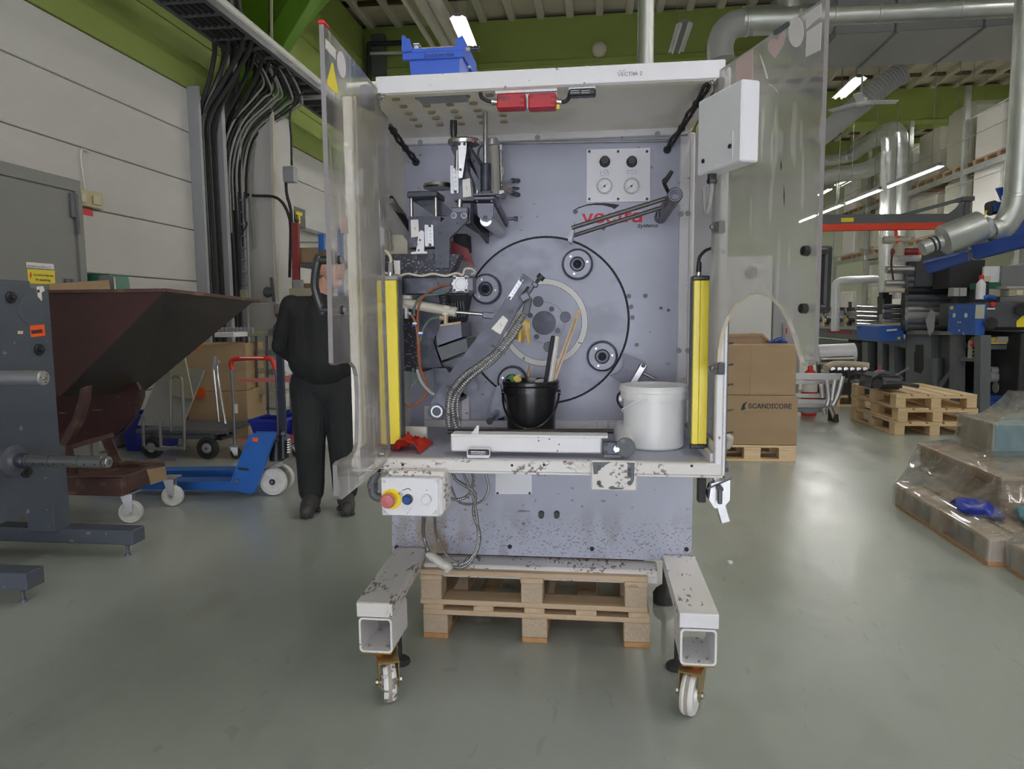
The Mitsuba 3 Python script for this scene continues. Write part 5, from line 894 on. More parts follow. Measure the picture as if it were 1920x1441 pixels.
part(s2_, 'lettering', fitted('TILLTRÄDE FÖRBJUDET', U(100, 515, X=CX)[1] - U(62, 515, X=CX)[1], U(62, 516.5, X=CX + .0165), YA, ZA, bold=True), 'ink', 'the warning in capitals'); part(s2_, 'lettering', fitted('för obehöriga', U(94, 524, X=CX)[1] - U(67, 524, X=CX)[1], U(67, 526, X=CX + .0165), YA, ZA, bold=True), 'ink', 'the second line of the warning')
part(s2_, 'flash', ext(Polygon([(q[1], q[2]) for q in (U(*p, X=CX + .0162) for p in ((57, 510), (59, 510), (58, 515), (60, 516), (56, 524), (57, 518), (55, 517)))]), .001, [CX + .0162, 0, 0], YA, ZA), 'red_print', 'red flash')
k = thing('rounded_case', 'green and silver round-backed box standing on the hopper against the wall', 'box'); part(k, 'shell', plate([(160, 513), (203, 513), (212, 518), (216, 548), (160, 548)], 5.6, .2), 'green_box'); part(k, 'shiny_side', plate([(182, 516), (206, 515), (213, 520), (215, 548), (184, 548)], 5.59, .02), 'steel')
solo('board', [bar(U(92, 543, Y=5.0), U(205, 535, Y=5.4), .02, .09, (0, 0, 1))], 'cardboard', 'flat piece of cardboard lying along the back of the hopper rim', 'cardboard')
# dark blue-grey machine at the left edge
BX = -2.75
k = thing('roller_stand', 'dark blue-grey machine frame at the left edge with a steel roller and an expanding shaft', 'machine frame')
yf = 3.30; zt = U(85, 545, X=BX)[2]; zb = U(117, 940, X=BX)[2]
part(k, 'side_plate', ext([(1.3, zb), (yf, zb), (yf, zt), (yf - .28, zt + .03), (1.3, zt + .03)], .05, np.array([BX - .05, 0, 0]), YA, ZA), 'blue_grey_machine', 'dark blue-grey side plate', smooth=False)
c = U(20, 530, X=BX); part(k, 'top_cover', box(BX - .5, BX - .01, 1.3, yf - .1, zt - .05, zt + .045), 'blue_grey_machine')
def bX(px, py, r, t, m, n_='bolt', l=None, X=BX, n=22): c = U(px, py, X=X); return part(k, n_, cyl(c - [.01, 0, 0], c + [t, 0, 0], r, n=n, b=min(.003, r * .2)), m, l)
for px, py in ((19, 557), (72, 655), (48, 884)): bX(px, py, .028, .012, 'black_plastic'); bX(px, py, .012, .03, 'black_plastic', 'bolt_stud')
c = U(58, 580, X=BX); part(k, 'round_cover', lathe([(0, -.01), (.075, -.01), (.075, .003), (.073, .004), (0, .004)], c, XA, 40), 'blue_grey_machine'); part(k, 'cover_ring', lathe([(.073, 0), (.076, 0), (.076, .005), (.073, .005), (.073, 0)], c, XA, 40), 'press_mid')
signX(k, [(56, 610), (82, 608), (84, 629), (58, 632)], 'orange_label', BX, label='orange paper note'); part(k, 'handwriting', [tube([U(59 + 3 * i + 1.5 * (j % 2), 622 + (4 if j % 2 else -3) - i * .3, X=BX + .004) for j in range(3)], .003, 5, 3) for i in range(7)], 'ink', 'scribbled word on the orange note', kind='stuff')
signX(k, [(68, 537), (80, 536), (83, 545), (77, 548), (78, 563), (71, 566), (70, 550)], 'paper_label', BX, label='torn white sticker'); signX(k, [(33, 620), (43, 620), (43, 626), (33, 626)], 'beige', BX, .001, 'sticker'); signX(k, [(70, 543), (74, 543), (74, 548), (70, 548)], 'ink', BX + .0032, .0008, 'print')
r0 = U(0, 707, Y=2.8); r1 = U(82, 708.5, Y=2.8); part(k, 'roller', cyl([BX, 2.8, r1[2]], [r1[0], 2.8, r1[2]], .0335, n=40, b=.003), 'brushed_alu', 'satin aluminium roller')
rl = part(k, 'roller_end', cyl([r1[0], 2.8, r1[2]], [r1[0] + .004, 2.8, r1[2]], .030, n=36, b=.001), 'brushed_alu'); part(rl, 'boss', cyl([r1[0], 2.8, r1[2]], [r1[0] + .012, 2.8, r1[2]], .008, n=16), 'steel')
for t in (.8, 2.9, 5.0): part(rl, 'hole', cyl([r1[0] + .003, 2.8 + .02 * math.cos(t), r1[2] + .02 * math.sin(t)], [r1[0] + .005, 2.8 + .02 * math.cos(t), r1[2] + .02 * math.sin(t)], .003, n=10), 'black_gap')
s1p = U(205, 866, Y=3.0); ys, zs_ = 3.0, s1p[2]; part(k, 'shaft', lathe([(0, 0), (.026, 0), (.026, .02), (.0285, .022), (.0285, s1p[0] - BX - .03), (.026, s1p[0] - BX - .028), (.026, s1p[0] - BX - .004), (.023, s1p[0] - BX), (0, s1p[0] - BX)], [BX, ys, zs_], XA, 36), 'steel', 'steel expanding shaft')
part(k, 'shaft_tip', cyl([s1p[0] - .001, ys, zs_], [s1p[0] + .003, ys, zs_], .013, n=20), 'burnished')
for j in range(9): x = BX + .13 + .052 * j; part(k, 'shaft_hole', cyl([x, ys - .0275, zs_ - .008], [x, ys - .0295, zs_ - .0085], .0035, n=10), 'black_gap')
for x in (.09, .2, .35, .47): part(k, 'shaft_groove', lathe([(.0286, 0), (.0289, .0), (.0289, .003), (.0286, .003)], [BX + x, ys, zs_], XA, 30), 'dark_steel')
part(k, 'bearing_flange', lathe([(0, 0), (.075, 0), (.075, .012), (.05, .018), (.045, .04), (0, .04)], [BX, ys, zs_], XA, 36), 'burnished', 'round bearing flange')
part(k, 'collar', lathe([(.029, 0), (.036, .003), (.036, .02), (.03, .03)], [BX + .04, ys, zs_], XA, 24), 'dark_steel')
fe = U(240, 1004, z=.14)
for y, xe in ((3.50, fe[0]), (2.86, U(55, 1095, z=.1)[0])):
    ft = part(k, 'foot_beam', box(BX - .6, xe, y - .055, y + .055, .075, .155, .005), 'blue_grey_machine', 'foot beam'); q = np.array([xe - .07, y, 0])
    part(ft, 'levelling_screw', [cyl(q, q + [0, 0, .012], .017, .012, n=16), cyl(q, q + [0, 0, .09], .008, n=12), cyl(q + [0, 0, .05], q + [0, 0, .062], .014, n=6)], 'burnished')
part(k, 'column', box(BX - .31, BX - .15, 3.40, 3.52, .15, zb + .25, .004), 'blue_grey_machine')
# tipping hopper on its trolley
k = thing('tipping_hopper', 'dark maroon steel tipping hopper on a trolley frame with white casters', 'hopper')
yn, yv = 3.9, 4.75; A1 = U(310, 544, Y=yn); A2 = U(114, 742, Y=yn); B1 = U(476, 564, Y=yv); B2 = U(268, 736, Y=yv)
x0, zt = -4.15, A1[2]
def quad(*P): return TM(np.array(P), [(0, 1, 2), (0, 2, 3)])
L1, L2 = np.array([x0, yn, zt]), np.array([x0, yn, A2[2]]); M1, M2 = np.array([x0, yv, B1[2]]), np.array([x0, yv, B2[2]])
def slab(P, t=.006):
    P = [np.asarray(p) for p in P]; n = unit(np.cross(P[1] - P[0], P[2] - P[0])) * t; q = [p + n for p in P]; N = len(P); f = []
    for i in range(1, N - 1): f += [(0, i, i + 1), (N, N + i + 1, N + i)]
    for i in range(N): j = (i + 1) % N; f += [(i, j + N, j), (i, i + N, j + N)]
    m = TM(np.vstack([P, q]), f); m.invert(); return m
part(k, 'side_panel', slab([L1, A1, A2, L2]), 'maroon', 'maroon side panel', smooth=False); part(k, 'side_panel', slab([M1, M2, B2, B1]), 'maroon', smooth=False)
part(k, 'sloping_front', slab([A1, B1, B2, A2]), 'lit_olive_steel', 'sloping front sheet seen from below', smooth=False); part(k, 'back_panel', slab([L1, L2, M2, M1]), 'maroon', smooth=False); part(k, 'floor_sheet', slab([A2, B2, M2, L2]), 'maroon', smooth=False)
part(k, 'rim', [bar(L1, A1 + [.01, 0, 0], .03, .022), bar(A1, B1 + [.03, .02, 0], .035, .022), bar(M1, B1, .03, .022)], 'maroon_frame', 'chipped rim')
part(k, 'lip', bar(B1, B1 + [.10, .03, .003], .03, .02), 'maroon_frame')
part(k, 'rocker', plate([(150, 728), (161, 724), (160, 750), (148, 792), (124, 834), (118, 836), (110, 830), (136, 785), (147, 750)], yn + .02, .05), 'maroon_frame', 'curved rocker rail'); part(k, 'rocker', plate([(255, 716), (266, 712), (264, 745), (250, 782), (232, 806), (205, 825), (203, 817), (224, 800), (241, 776), (254, 742)], yv - .06, .05), 'maroon_frame', 'curved rocker rail')
part(k, 'rocker_web', plate([(60, 740), (150, 738), (255, 716), (262, 730), (254, 762), (240, 790), (214, 815), (160, 828), (60, 838)], 4.45, .03), 'maroon', 'dark web plate between the rockers')
TB = 3.93; z1 = U(170, 894, Y=TB)[2]; z0_ = U(170, 929, Y=TB)[2]; xr = U(228, 910, Y=TB)[0]; yb = U(337, 867, z=z1)[1]
part(k, 'trolley_frame', [box(x0, xr, TB, TB + .07, z0_, z1, .004), box(xr - .06, xr, TB + .07, yb, z0_ + .01, z1, .004), box(x0, xr, yb - .07, yb, z0_, z1, .004)], 'maroon_frame', 'brown trolley frame'); part(k, 'trolley_deck', box(x0, xr - .03, TB + .05, yb - .05, z1 - .03, z1 - .02, .002), 'maroon_frame'); part(k, 'deck_rail', [bar(U(118, 893, z=z1 + .01), U(235, 893, z=z1 + .01) + [0, .02, 0], .03, .012), bar(U(222, 866, z=z1 + .02), U(330, 862, z=z1 + .02), .03, .012)], 'maroon_frame')
part(k, 'strap', bar(U(126, 838, Y=4.05), U(140, 888, Y=4.1), .07, .01, (0, 1, 0)), 'maroon_frame', 'steel strap'); part(k, 'strap', bar(U(196, 814, Y=4.3), U(220, 868, Y=4.35), .08, .01, (0, 1, 0)), 'maroon_frame', 'steel strap'); part(k, 'cross_tie', bar(U(122, 840, Y=4.05), U(212, 814, Y=4.3), .03, .03), 'maroon_frame'); part(k, 'corner_plate', plateX([(276, 880), (310, 874), (314, 898), (284, 908)], xr + .004, .006), 'cardboard', 'scuffed plate')
def caster(parent, c, r, w, ax, ztop, mw='nylon', mf='brushed_alu'):
    c = np.asarray(c, float); ax = unit(ax); fwd = np.cross(ax, ZA)
    f = part(parent, 'caster_fork', [ext([(-.015, -.015), (.015, -.015), (.05, ztop - c[2] - .02), (-.02, ztop - c[2] - .02)], .004, c + ax * q * (w / 2 + .008), fwd, ZA) for q in (-1, 1)] + [box(c[0] - .05, c[0] + .05, c[1] - .045, c[1] + .045, ztop - .012, ztop, .002)], mf)
    part(parent, 'caster_wheel', lathe([(0, -w * .5), (.02, -w * .5), (.02, -w * .32), (r * .7, -w * .32), (r * .76, -w / 2), (r * .94, -w / 2), (r, -w * .3), (r, w * .3), (r * .94, w / 2), (r * .76, w / 2), (r * .7, w * .32), (.02, w * .32), (.02, w * .5), (0, w * .5)], c, ax, 36), mw, 'white nylon caster wheel' if mw == 'nylon' else None); part(parent, 'axle', cyl(c - ax * (w / 2 + .014), c + ax * (w / 2 + .014), .009, n=10), 'steel')
for px, py, a in ((243, 981, (.35, -1, 0)), (322, 949, (.2, -1, 0))): c = U(px, py, z=0); caster(k, [c[0], c[1] + .02, .072], .072, .04, a, z0_)
caster(k, [x0 + .15, TB + .06, .072], .072, .04, (.2, -1, 0), z0_)
# pallet jack
k = thing('pallet_jack', 'blue hand pallet jack with white steering wheels, parked in front of the person', 'pallet jack')
for y in (4.74, 5.12): part(k, 'fork', ext([(-3.75, .05), (-3.68, .085), (-2.62, .115), (-2.56, .05), (-2.62, .045), (-3.7, .04)], .15, np.array([0, y + .15, 0]), XA, ZA), 'blue_jack', 'blue fork')
part(k, 'steer_head', [plate([(427, 912), (430, 918), (470, 926), (478, 921), (512, 826), (517, 812), (480, 811), (470, 814), (466, 820), (447, 868)], 4.72, .03), plate([(440, 905), (470, 912), (507, 826), (512, 812), (480, 811), (470, 818)], 5.2, .03)], 'blue_jack', 'blue raked steering head'); part(k, 'head_cover', slab([U(480, 812, Y=4.74), U(517, 812, Y=4.74), U(516, 811, Y=5.2), U(480, 811, Y=5.2)], .01), 'blue_jack', smooth=False); part(k, 'head_cover', slab([U(470, 815, Y=4.74), U(472, 814, Y=5.2), U(434, 905, Y=5.2), U(430, 914, Y=4.74)], .01), 'blue_jack', smooth=False)
part(k, 'label_plate', plate([(446, 876), (466, 878), (466, 882), (446, 880)], 4.718, .002), 'ink'); part(k, 'sticker', plate([(473, 820), (485, 820), (483, 828), (473, 827)], 4.718, .002), 'orange_label'); part(k, 'pin', cyl(U(443, 901, Y=4.72), U(443, 901, Y=4.705), .014, n=14), 'dark_steel')
for px, py, Y_ in ((513, 902, 4.82), (527, 894, 5.02)):
    c = U(px, py, Y=Y_); w = part(k, 'steer_wheel', lathe([(0, -.02), (.03, -.02), (.03, -.012), (.078, -.012), (.082, -.025), (.095, -.025), (.1, -.015), (.1, .015), (.095, .025), (0, .025)], c, YA, 44), 'nylon', 'white steering wheel'); part(w, 'hub', cyl(c - [0, .012, 0], c - [0, .026, 0], .022, n=20), 'black_plastic'); part(w, 'hub_cap', cyl(c - [0, .02, 0], c - [0, .03, 0], .01, n=16), 'steel')
    for t in range(8): part(w, 'spoke', bar(c + [.03 * math.cos(t * .785), -.016, .03 * math.sin(t * .785)], c + [.078 * math.cos(t * .785), -.016, .078 * math.sin(t * .785)], .004, .008, (0, 1, 0), 0), 'nylon')
part(k, 'pump', [cyl(U(520, 862, Y=4.9), U(518, 826, Y=4.9), .055, n=24), blk(500, 838, 516, 856, 4.86, .1), cyl(U(533, 858, Y=4.88), U(531, 815, Y=4.88), .035, n=18)], 'black_plastic', 'black hydraulic pump'); part(k, 'spring', hose([U(541, 822, Y=4.86), U(541, 850, Y=4.86)], .016, .018), 'steel', 'coil spring'); part(k, 'linkage', [bar(U(480, 890, Y=4.86), U(530, 868, Y=4.86), .03, .03), bar(U(478, 905, Y=4.95), U(520, 885, Y=4.95), .03, .03)], 'grey_plastic')
part(k, 'mast', bar(U(531, 826, Y=4.9), U(524, 640, Y=5.0), .05, .035, (0, 1, 0)), 'navy', 'dark mast'); part(k, 'grip', tube([U(522, 650, Y=4.98), U(516, 640, Y=4.96), U(516, 615, Y=4.96), U(521, 608, Y=5.0), U(525, 612, Y=5.04), U(526, 645, Y=5.02)], .016, 8), 'black_rubber', 'black loop grip'); part(k, 'yoke', [cyl(U(524, 822, Y=4.88), U(540, 820, Y=4.88), .03, n=16), cyl(U(528, 810, Y=4.88), U(537, 830, Y=4.88), .02, n=12)], 'burnished')
# red-handled cart
k = thing('shelf_cart', 'tube-frame cart with a red push handle and pink shelves', 'cart'); Yc = 6.1
part(k, 'frame', tube([U(441, 846, Y=Yc), U(438, 760, Y=Yc), U(434, 700, Y=Yc), U(433, 682, Y=Yc), U(440, 673, Y=Yc), U(475, 671, Y=Yc), U(505, 672, Y=Yc), U(514, 682, Y=Yc), U(518, 700, Y=Yc), U(521, 760, Y=Yc), U(524, 830, Y=Yc)], .017, 10), 'steel', 'bright tube frame'); part(k, 'handle_sleeve', tube([U(436, 693, Y=Yc), U(433, 682, Y=Yc), U(440, 673, Y=Yc), U(475, 671, Y=Yc), U(505, 672, Y=Yc), U(514, 682, Y=Yc), U(517, 693, Y=Yc)], .021, 12), 'red_paint', 'red handle sleeve'); part(k, 'handle_tape', bar(U(449, 670, Y=Yc - .02), U(494, 670, Y=Yc - .02), .01, .012), 'paper_label'); part(k, 'tape', cyl(U(441.5, 757, Y=Yc), U(442.5, 774, Y=Yc), .02, n=12), 'cable_cream')
for y in (716, 828): a, b = U(446, y, Y=Yc), U(560, y, Y=Yc); part(k, 'shelf', ext([(a[0], Yc), (b[0], Yc), (b[0] + .1, Yc + .55), (a[0] + .32, Yc + .55)], .02, np.array([0, 0, a[2]]), XA, YA), 'pink_red', 'pink shelf', smooth=False)
part(k, 'post', cyl(U(551, 700, Y=Yc + .1), U(557, 846, Y=Yc + .1), .03, n=12), 'grey_plastic', 'grey corner post'); part(k, 'post', cyl(U(545, 690, Y=Yc + .5), U(548, 820, Y=Yc + .5), .02, n=10), 'grey_plastic')
for px, py in ((440, 861), (556, 858)): c = U(px, py, z=0); caster(k, [c[0], c[1] + .03, .05], .05, .025, (.4, -1, 0), .13, 'black_rubber')
solo('white_box', rotz(box(-2.92, -2.62, 6.75, 6.95, .0, .52), 20, (-2.8, 6.8, 0)), 'clean_white', 'tall white cardboard box standing on the floor behind the red-handled cart', 'box')
k = thing('knee_clamp', 'white clamp fitting lying on the upper pink shelf', 'fitting'); part(k, 'body', [bar(U(535, 683, Y=6.2), U(549, 697, Y=6.2), .06, .07), bar(U(528, 670, Y=6.25), U(538, 686, Y=6.2), .03, .04), blk(543, 692, 556, 703, 6.18, .1)], 'clean_white')
# blue tubs
def tub(label, px0, px1, py0, py1, Y, d):
    a, b = U(px0, py1, Y=Y), U(px1, py0, Y=Y); k = thing('plastic_tub', label, 'tub', 'dark blue tubs on the floor'); z0 = max(0.0, a[2]); part(k, 'body', frustum(a[0] + .03, b[0] - .03, a[0], b[0], Y + .02, Y + d - .02, Y, Y + d, z0, b[2]), 'blue_tub', smooth=False); part(k, 'rim', [bar((a[0], Y, b[2]), (b[0], Y, b[2]), .03, .03), bar((a[0], Y, b[2]), (a[0], Y + d, b[2]), .03, .03), bar((b[0], Y, b[2]), (b[0], Y + d, b[2]), .03, .03)], 'blue_tub')
tub('dark blue plastic tub on the lower shelf of the red-handled cart', 468, 524, 790, 815, 6.0 + .15, .4); tub('dark blue plastic tub behind the mast of the pallet jack', 526, 552, 776, 822, 6.4, .35); tub('dark blue plastic tub under the hopper trolley', 230, 292, 780, 846, 6.3, .4)
# flat trolley, hand truck, boxes
k = thing('platform_trolley', 'grey flat platform trolley with big rubber wheels and chrome end hoops', 'trolley'); Yt = 6.0
part(k, 'platform', [blk(255, 806, 418, 813, Yt, .6), blk(262, 813, 400, 822, Yt + .02, .06)], 'dark_grey', 'grey platform')
for px in (389, 285): c = U(px, 825, Y=Yt + .03); c[2] = .1; w = part(k, 'wheel', lathe([(0, -.02), (.06, -.02), (.07, -.012), (.075, -.025), (.1, -.02), (.1, .02), (.075, .025), (0, .02)], c, YA, 36), 'black_rubber', 'rubber wheel'); part(w, 'hub', cyl(c - [0, .015, 0], c - [0, .03, 0], .045, n=24, b=.006), 'grey_plastic'); part(w, 'axle_cap', cyl(c - [0, .02, 0], c - [0, .036, 0], .014, n=14), 'burnished')
for pts in ([(321, 808), (320, 720), (322, 708), (330, 704), (338, 708), (341, 722), (346, 830), (340, 840), (302, 838)], [(270, 836), (268, 780)], [(302, 838), (300, 790)], [(272, 838), (305, 842), (330, 838)]): part(k, 'chrome_hoop', tube([U(x, y, Y=Yt - .12) for x, y in pts], .014, 10), 'steel', 'chrome hoop')
k = thing('hand_truck', 'chrome hand truck with grey grips leaning on the cardboard boxes', 'hand truck'); part(k, 'rail', [tube([U(401, 690, Y=6.5), U(404, 720, Y=6.5), U(411, 790, Y=6.5)], .014, 8), tube([U(408, 685, Y=6.45), U(411, 720, Y=6.45), U(424, 800, Y=6.4), U(427, 815, Y=6.4)], .013, 8)], 'steel'); part(k, 'grip', [tube([U(402, 668, Y=6.5), U(400, 690, Y=6.5)], .018, 8), tube([U(411, 677, Y=6.45), U(405, 688, Y=6.45), U(404, 694, Y=6.45)], .017, 8)], 'grey_plastic'); part(k, 'toe_plate', bar(U(405, 822, Y=6.3), U(436, 812, Y=6.5), .12, .03), 'dark_grey')
def carton(label, cx, cy, z0, w, d, h, rot, group=None, m='cardboard', flaps=False):
    k = thing('cardboard_box', label, 'box', group); O = (cx, cy, 0)
    part(k, 'body', rotz(box(cx - w / 2, cx + w / 2, cy - d / 2, cy + d / 2, z0, z0 + h, .006), rot, O), m, smooth=False); part(k, 'tape', rotz(cat([box(cx - w / 2 - .001, cx + w / 2 + .001, cy - .03, cy + .03, z0 + h - .06, z0 + h + .001, .0005)]), rot, O), 'cardboard_tape', smooth=False); return k
g_ = 'cardboard boxes stacked by the wall'
c = U(425, 822, z=0); k = carton('lower brown cardboard box of the stack by the wall, with an orange label', c[0] - .15, c[1] + .30, 0.0, .62, .62, .50, 12, g_)
part(k, 'label', plate([(365, 728), (383, 727), (384, 745), (366, 745)], c[1] - .08, .004), 'orange_label', 'orange label'); k = carton('upper brown cardboard box of the stack by the wall', c[0] - .17, c[1] + .32, .502, .60, .60, .50, 16, g_); part(k, 'label', plate([(368, 646), (376, 643), (376, 652), (368, 652)], c[1] - .1, .004), 'orange_label', 'orange label')
carton('brown cardboard box at the back of the stack under the hopper lip', c[0] - .42, c[1] + .95, 0.0, .6, .5, .50, 8, g_); carton('brown cardboard box upper back of the stack under the hopper lip', c[0] - .42, c[1] + .95, .502, .6, .5, .48, 8, g_)
solo('leaning_board', bar(U(300, 800, Y=6.2), U(345, 690, Y=6.6), .45, .02, (0, 1, 0)), 'grey_sheet', 'grey-brown board leaning against the cardboard boxes', 'board'); solo('leaning_board', ext(Polygon([(q[0], q[2]) for q in (U(x, y, Y=6.35) for x, y in ((318, 640), (340, 640), (362, 748), (318, 740)))]), .02, np.array([0, 6.37, 0]), XA, ZA), 'olive_shelf', 'pale board leaning behind the chrome hoop', 'board')
# roll rack against the wall with rolls
k = thing('roll_rack', 'dark rack with black uprights and olive shelves against the white wall', 'rack'); Yr = 7.6
for y, h in ((627, 8), (661, 6), (697, 6), (736, 6)): part(k, 'shelf', blk(440, y - h / 2, 530, y + h / 2, Yr, .3), 'olive_shelf')
for px in (480, 500, 519, 462): part(k, 'upright', cyl(U(px, 630, Y=Yr - .02), U(px + 3, 790, Y=Yr - .02), .012, n=8), 'black_plastic', smooth=False)
for px, py in ((508, 622), (515, 625), (507, 660), (515, 661), (510, 697)): solo('black_spool', cyl(U(px, py, Y=Yr - .12), U(px, py, Y=Yr + .1), .035, n=16), 'black_plastic', 'small black spool at the front of the roll rack', 'spool', 'black spools on the roll rack')
solo('cable_grid', [bar(U(408, y, Y=Yr - .2), U(475, y + 1, Y=Yr - .2), .02, .02) for y in (615, 619, 623)] + [bar(U(410 + 7 * i, 613, Y=Yr - .21), U(410 + 7 * i, 625, Y=Yr - .21), .02, .02, (0, 1, 0)) for i in range(10)], 'grey_plastic', 'grey wire tray lying on top of the cardboard boxes', 'wire tray')
solo('paper_pack', blk(402, 623, 438, 632, 7.0, .3), 'clean_white', 'white paper pack on top of the cardboard boxes', 'paper pack')
# shelf behind the person
k = thing('storage_shelf', 'storage shelf with a brown and a blue upright behind the person', 'shelf'); Ys = 8.9
part(k, 'upright', bar(U(557, 640, Y=Ys), U(554, 418, Y=Ys), .09, .06, (0, 1, 0)), 'dark_red', 'brown-red upright'); part(k, 'upright', bar(U(606, 640, Y=Ys), U(603, 438, Y=Ys), .07, .06, (0, 1, 0)), 'blue_jack', 'blue upright'); part(k, 'upright', bar(U(640, 640, Y=Ys + .6), U(638, 430, Y=Ys + .6), .07, .06, (0, 1, 0)), 'blue_jack')
for y in (496, 560): part(k, 'shelf_board', blk(556, y - 4, 700, y + 3, Ys + .02, .6), 'dark_grey')
part(k, 'tie_rod', cyl(U(560, 454, Y=Ys), U(603, 454, Y=Ys), .012, n=8), 'grey_plastic')
carton('brown cardboard box on the top board of the storage shelf', U(582, 480, Y=9.2)[0], 9.2, U(582, 494, Y=9.0)[2] + .012, .36, .34, .20, 4); carton('flat brown box on the lower board of the storage shelf', U(585, 520, Y=9.2)[0], 9.2, U(585, 557, Y=9.0)[2] + .012, .34, .34, .17, 0)
k = thing('wall_cabinet', 'cream electrical box low on the wall behind the person', 'electrical box'); part(k, 'body', blk(543, 540, 600, 610, 8.8, .1), 'olive_shelf'); part(k, 'inlet', blk(549, 524, 564, 541, 8.8, .1), 'cable_grey')
# ================================================================ right side of the hall
g_ = 'pallets of the three-high stack'
px_, py_ = 3.05 + .40, 7.76 + .60
for i, n_ in enumerate(('bottom', 'middle', 'top')): pallet(f'{n_} pallet of the three-high light wooden stack on the floor', px_ + .012 * (i % 2), py_, .1443 * i, .80, 1.2, 'y', 2 + (i == 1), ('pine_light', 'pine_light'), g_)
zt = .434
k = thing('black_gearbox', 'black machine assembly with levers lying on the three-high pallet stack', 'machine part')
part(k, 'body', [plate([(1632, 728), (1636, 708), (1650, 700), (1668, 702), (1690, 709), (1692, 727)], 8.0, .35), cyl(U(1650, 716, Y=7.95), U(1684, 717, Y=7.95), .075, n=20)], 'black_plastic'); part(k, 'cover', plate([(1642, 704), (1660, 694), (1680, 698), (1694, 708), (1690, 714), (1660, 708)], 8.15, .2), 'dark_grey')
part(k, 'hub', cyl(U(1645, 719, Y=7.85), U(1650, 719, Y=8.1), .05, n=20), 'black_matt'); part(k, 'lever', cyl(U(1652, 720, Y=7.85), U(1703, 690, Y=8.1), .012, n=10), 'burnished'); part(k, 'lever', [cyl(U(1655, 719, Y=7.84), U(1700, 717, Y=7.84), .014, n=10), cyl(U(1690, 718, Y=7.84), U(1722, 724, Y=7.84), .02, n=10)], 'dark_steel'); part(k, 'hanging_cord', tube([U(1634, 706, Y=7.9), U(1600, 700, Y=8.2), U(1591, 720, Y=8.5), U(1594, 752, Y=8.5)], .014), 'black_rubber'); part(k, 'red_button', cyl(U(1649, 692, Y=8.2), U(1649, 688, Y=8.2), .02, n=12), 'red_print')
pallet('light wooden pallet with dark rollers behind the three-high stack', 3.55, 10.6, 0, 1.0, 1.0, 'x', 8, ('pine_light', 'pine_light'))
k = thing('roller_set', 'set of dark rollers with cream covers on the pallet behind the three-high stack', 'rollers')
part(k, 'cover', tube([U(1548, 690, Y=10.3), U(1565, 683, Y=10.4), U(1600, 683, Y=10.5), U(1628, 686, Y=10.5)], .05, 10), 'beige')
for i in range(6): x = 1562 + 12 * i; part(k, 'roller', cyl(U(x, 692, Y=10.2), U(x + 6, 706, Y=10.2), .06, n=14), 'black_plastic'); part(k, 'roller_cap', cyl(U(x, 692, Y=10.18), U(x, 692, Y=10.15), .03, n=12), 'steel')
zq = .1443; part(k, 'frame', box(3.1, 4.0, 10.25, 10.8, zq, zq + .16), 'black_matt')
# cartons on a pallet beside the machine
yc = 6.30; xl, xr_ = U(1330, 840, Y=yc)[0], U(1493, 840, Y=yc)[0]
pallet('light wooden pallet carrying the two big cardboard boxes right of the machine', (xl + xr_) / 2, yc + .4, 0, xr_ - xl, .8, 'x', 0, ('pine_light', 'pine_light'))
zb = .144; z1 = U(1420, 742, Y=yc)[2]; z2 = U(1420, 646, Y=yc)[2]
k = carton('lower cardboard box with a printed maker name, right of the machine', (xl + xr_) / 2, yc + .38, zb, xr_ - xl + .01, .75, z1 - zb, 0, 'big cardboard boxes right of the machine')
part(k, 'lettering', words('SCANDICORE', .040, U(1402, 765, Y=yc + .003), XA, ZA, bold=True), 'ink', 'the printed name'); part(k, 'printed_sign', plate([(1389, 768), (1393, 757), (1401, 752), (1398, 758), (1396, 763), (1399, 765), (1392, 769)], yc + .002, .002), 'ink', 'printed swoosh'); part(k, 'fine_print', [blk(1387, 771, 1440, 772.3, yc + .002, .002, 0), blk(1391, 775, 1412, 776, yc + .002, .002, 0)], 'wood_stick', 'two fine printed lines', kind='stuff', smooth=False)
part(k, 'paper_sheet', plate([(1352, 752), (1362, 752), (1360, 796), (1352, 796)], yc - .003, .003), 'paper_label')
k = carton('upper cardboard box of the two right of the machine, with a vertical seam', (xl + xr_) / 2 - .008, yc + .40, z1 + .002, xr_ - xl - .01, .75, z2 - z1 - .004, 0, 'big cardboard boxes right of the machine')
part(k, 'seam', blk(1406.5, 646, 1407.5, 742, yc + .023, .004, 0), 'wood_stick', smooth=False)
k = thing('open_lid', 'open dark-lined cardboard lid on top of the upper box', 'box lid'); z2b = U(1400, 645, Y=yc + .1)[2]; part(k, 'flap', plate([(1362, 645), (1366, 628), (1430, 626), (1447, 642), (1440, 645)], yc + .3, .3), 'wood_stick'); part(k, 'flap_edge', plate([(1366, 628), (1430, 625), (1447, 641), (1444, 642), (1428, 629), (1366, 631)], yc + .28, .02), 'cardboard')
solo('torn_film', tube([U(1352, 822, Y=6.27), U(1360, 816, Y=6.26), U(1368, 822, Y=6.26), U(1362, 838, Y=6.27), U(1354, 846, Y=6.27)], [.01] + [.03] * 10 + [.035] * 8 + [.02] * 5 + [.01], 10), 'tape_clear', 'clump of film hanging on the pallet of the big cardboard boxes', 'film')
solo('tool_roll', [tube([U(1452, 640, Y=6.35), U(1462, 636, Y=6.35), U(1470, 640, Y=6.35)], .02), cyl(U(1440, 641, Y=6.4), U(1476, 641, Y=6.4), .012, n=8)], 'blue_steel', 'small dark tool lying on the right corner of the upper cardboard box', 'tool')
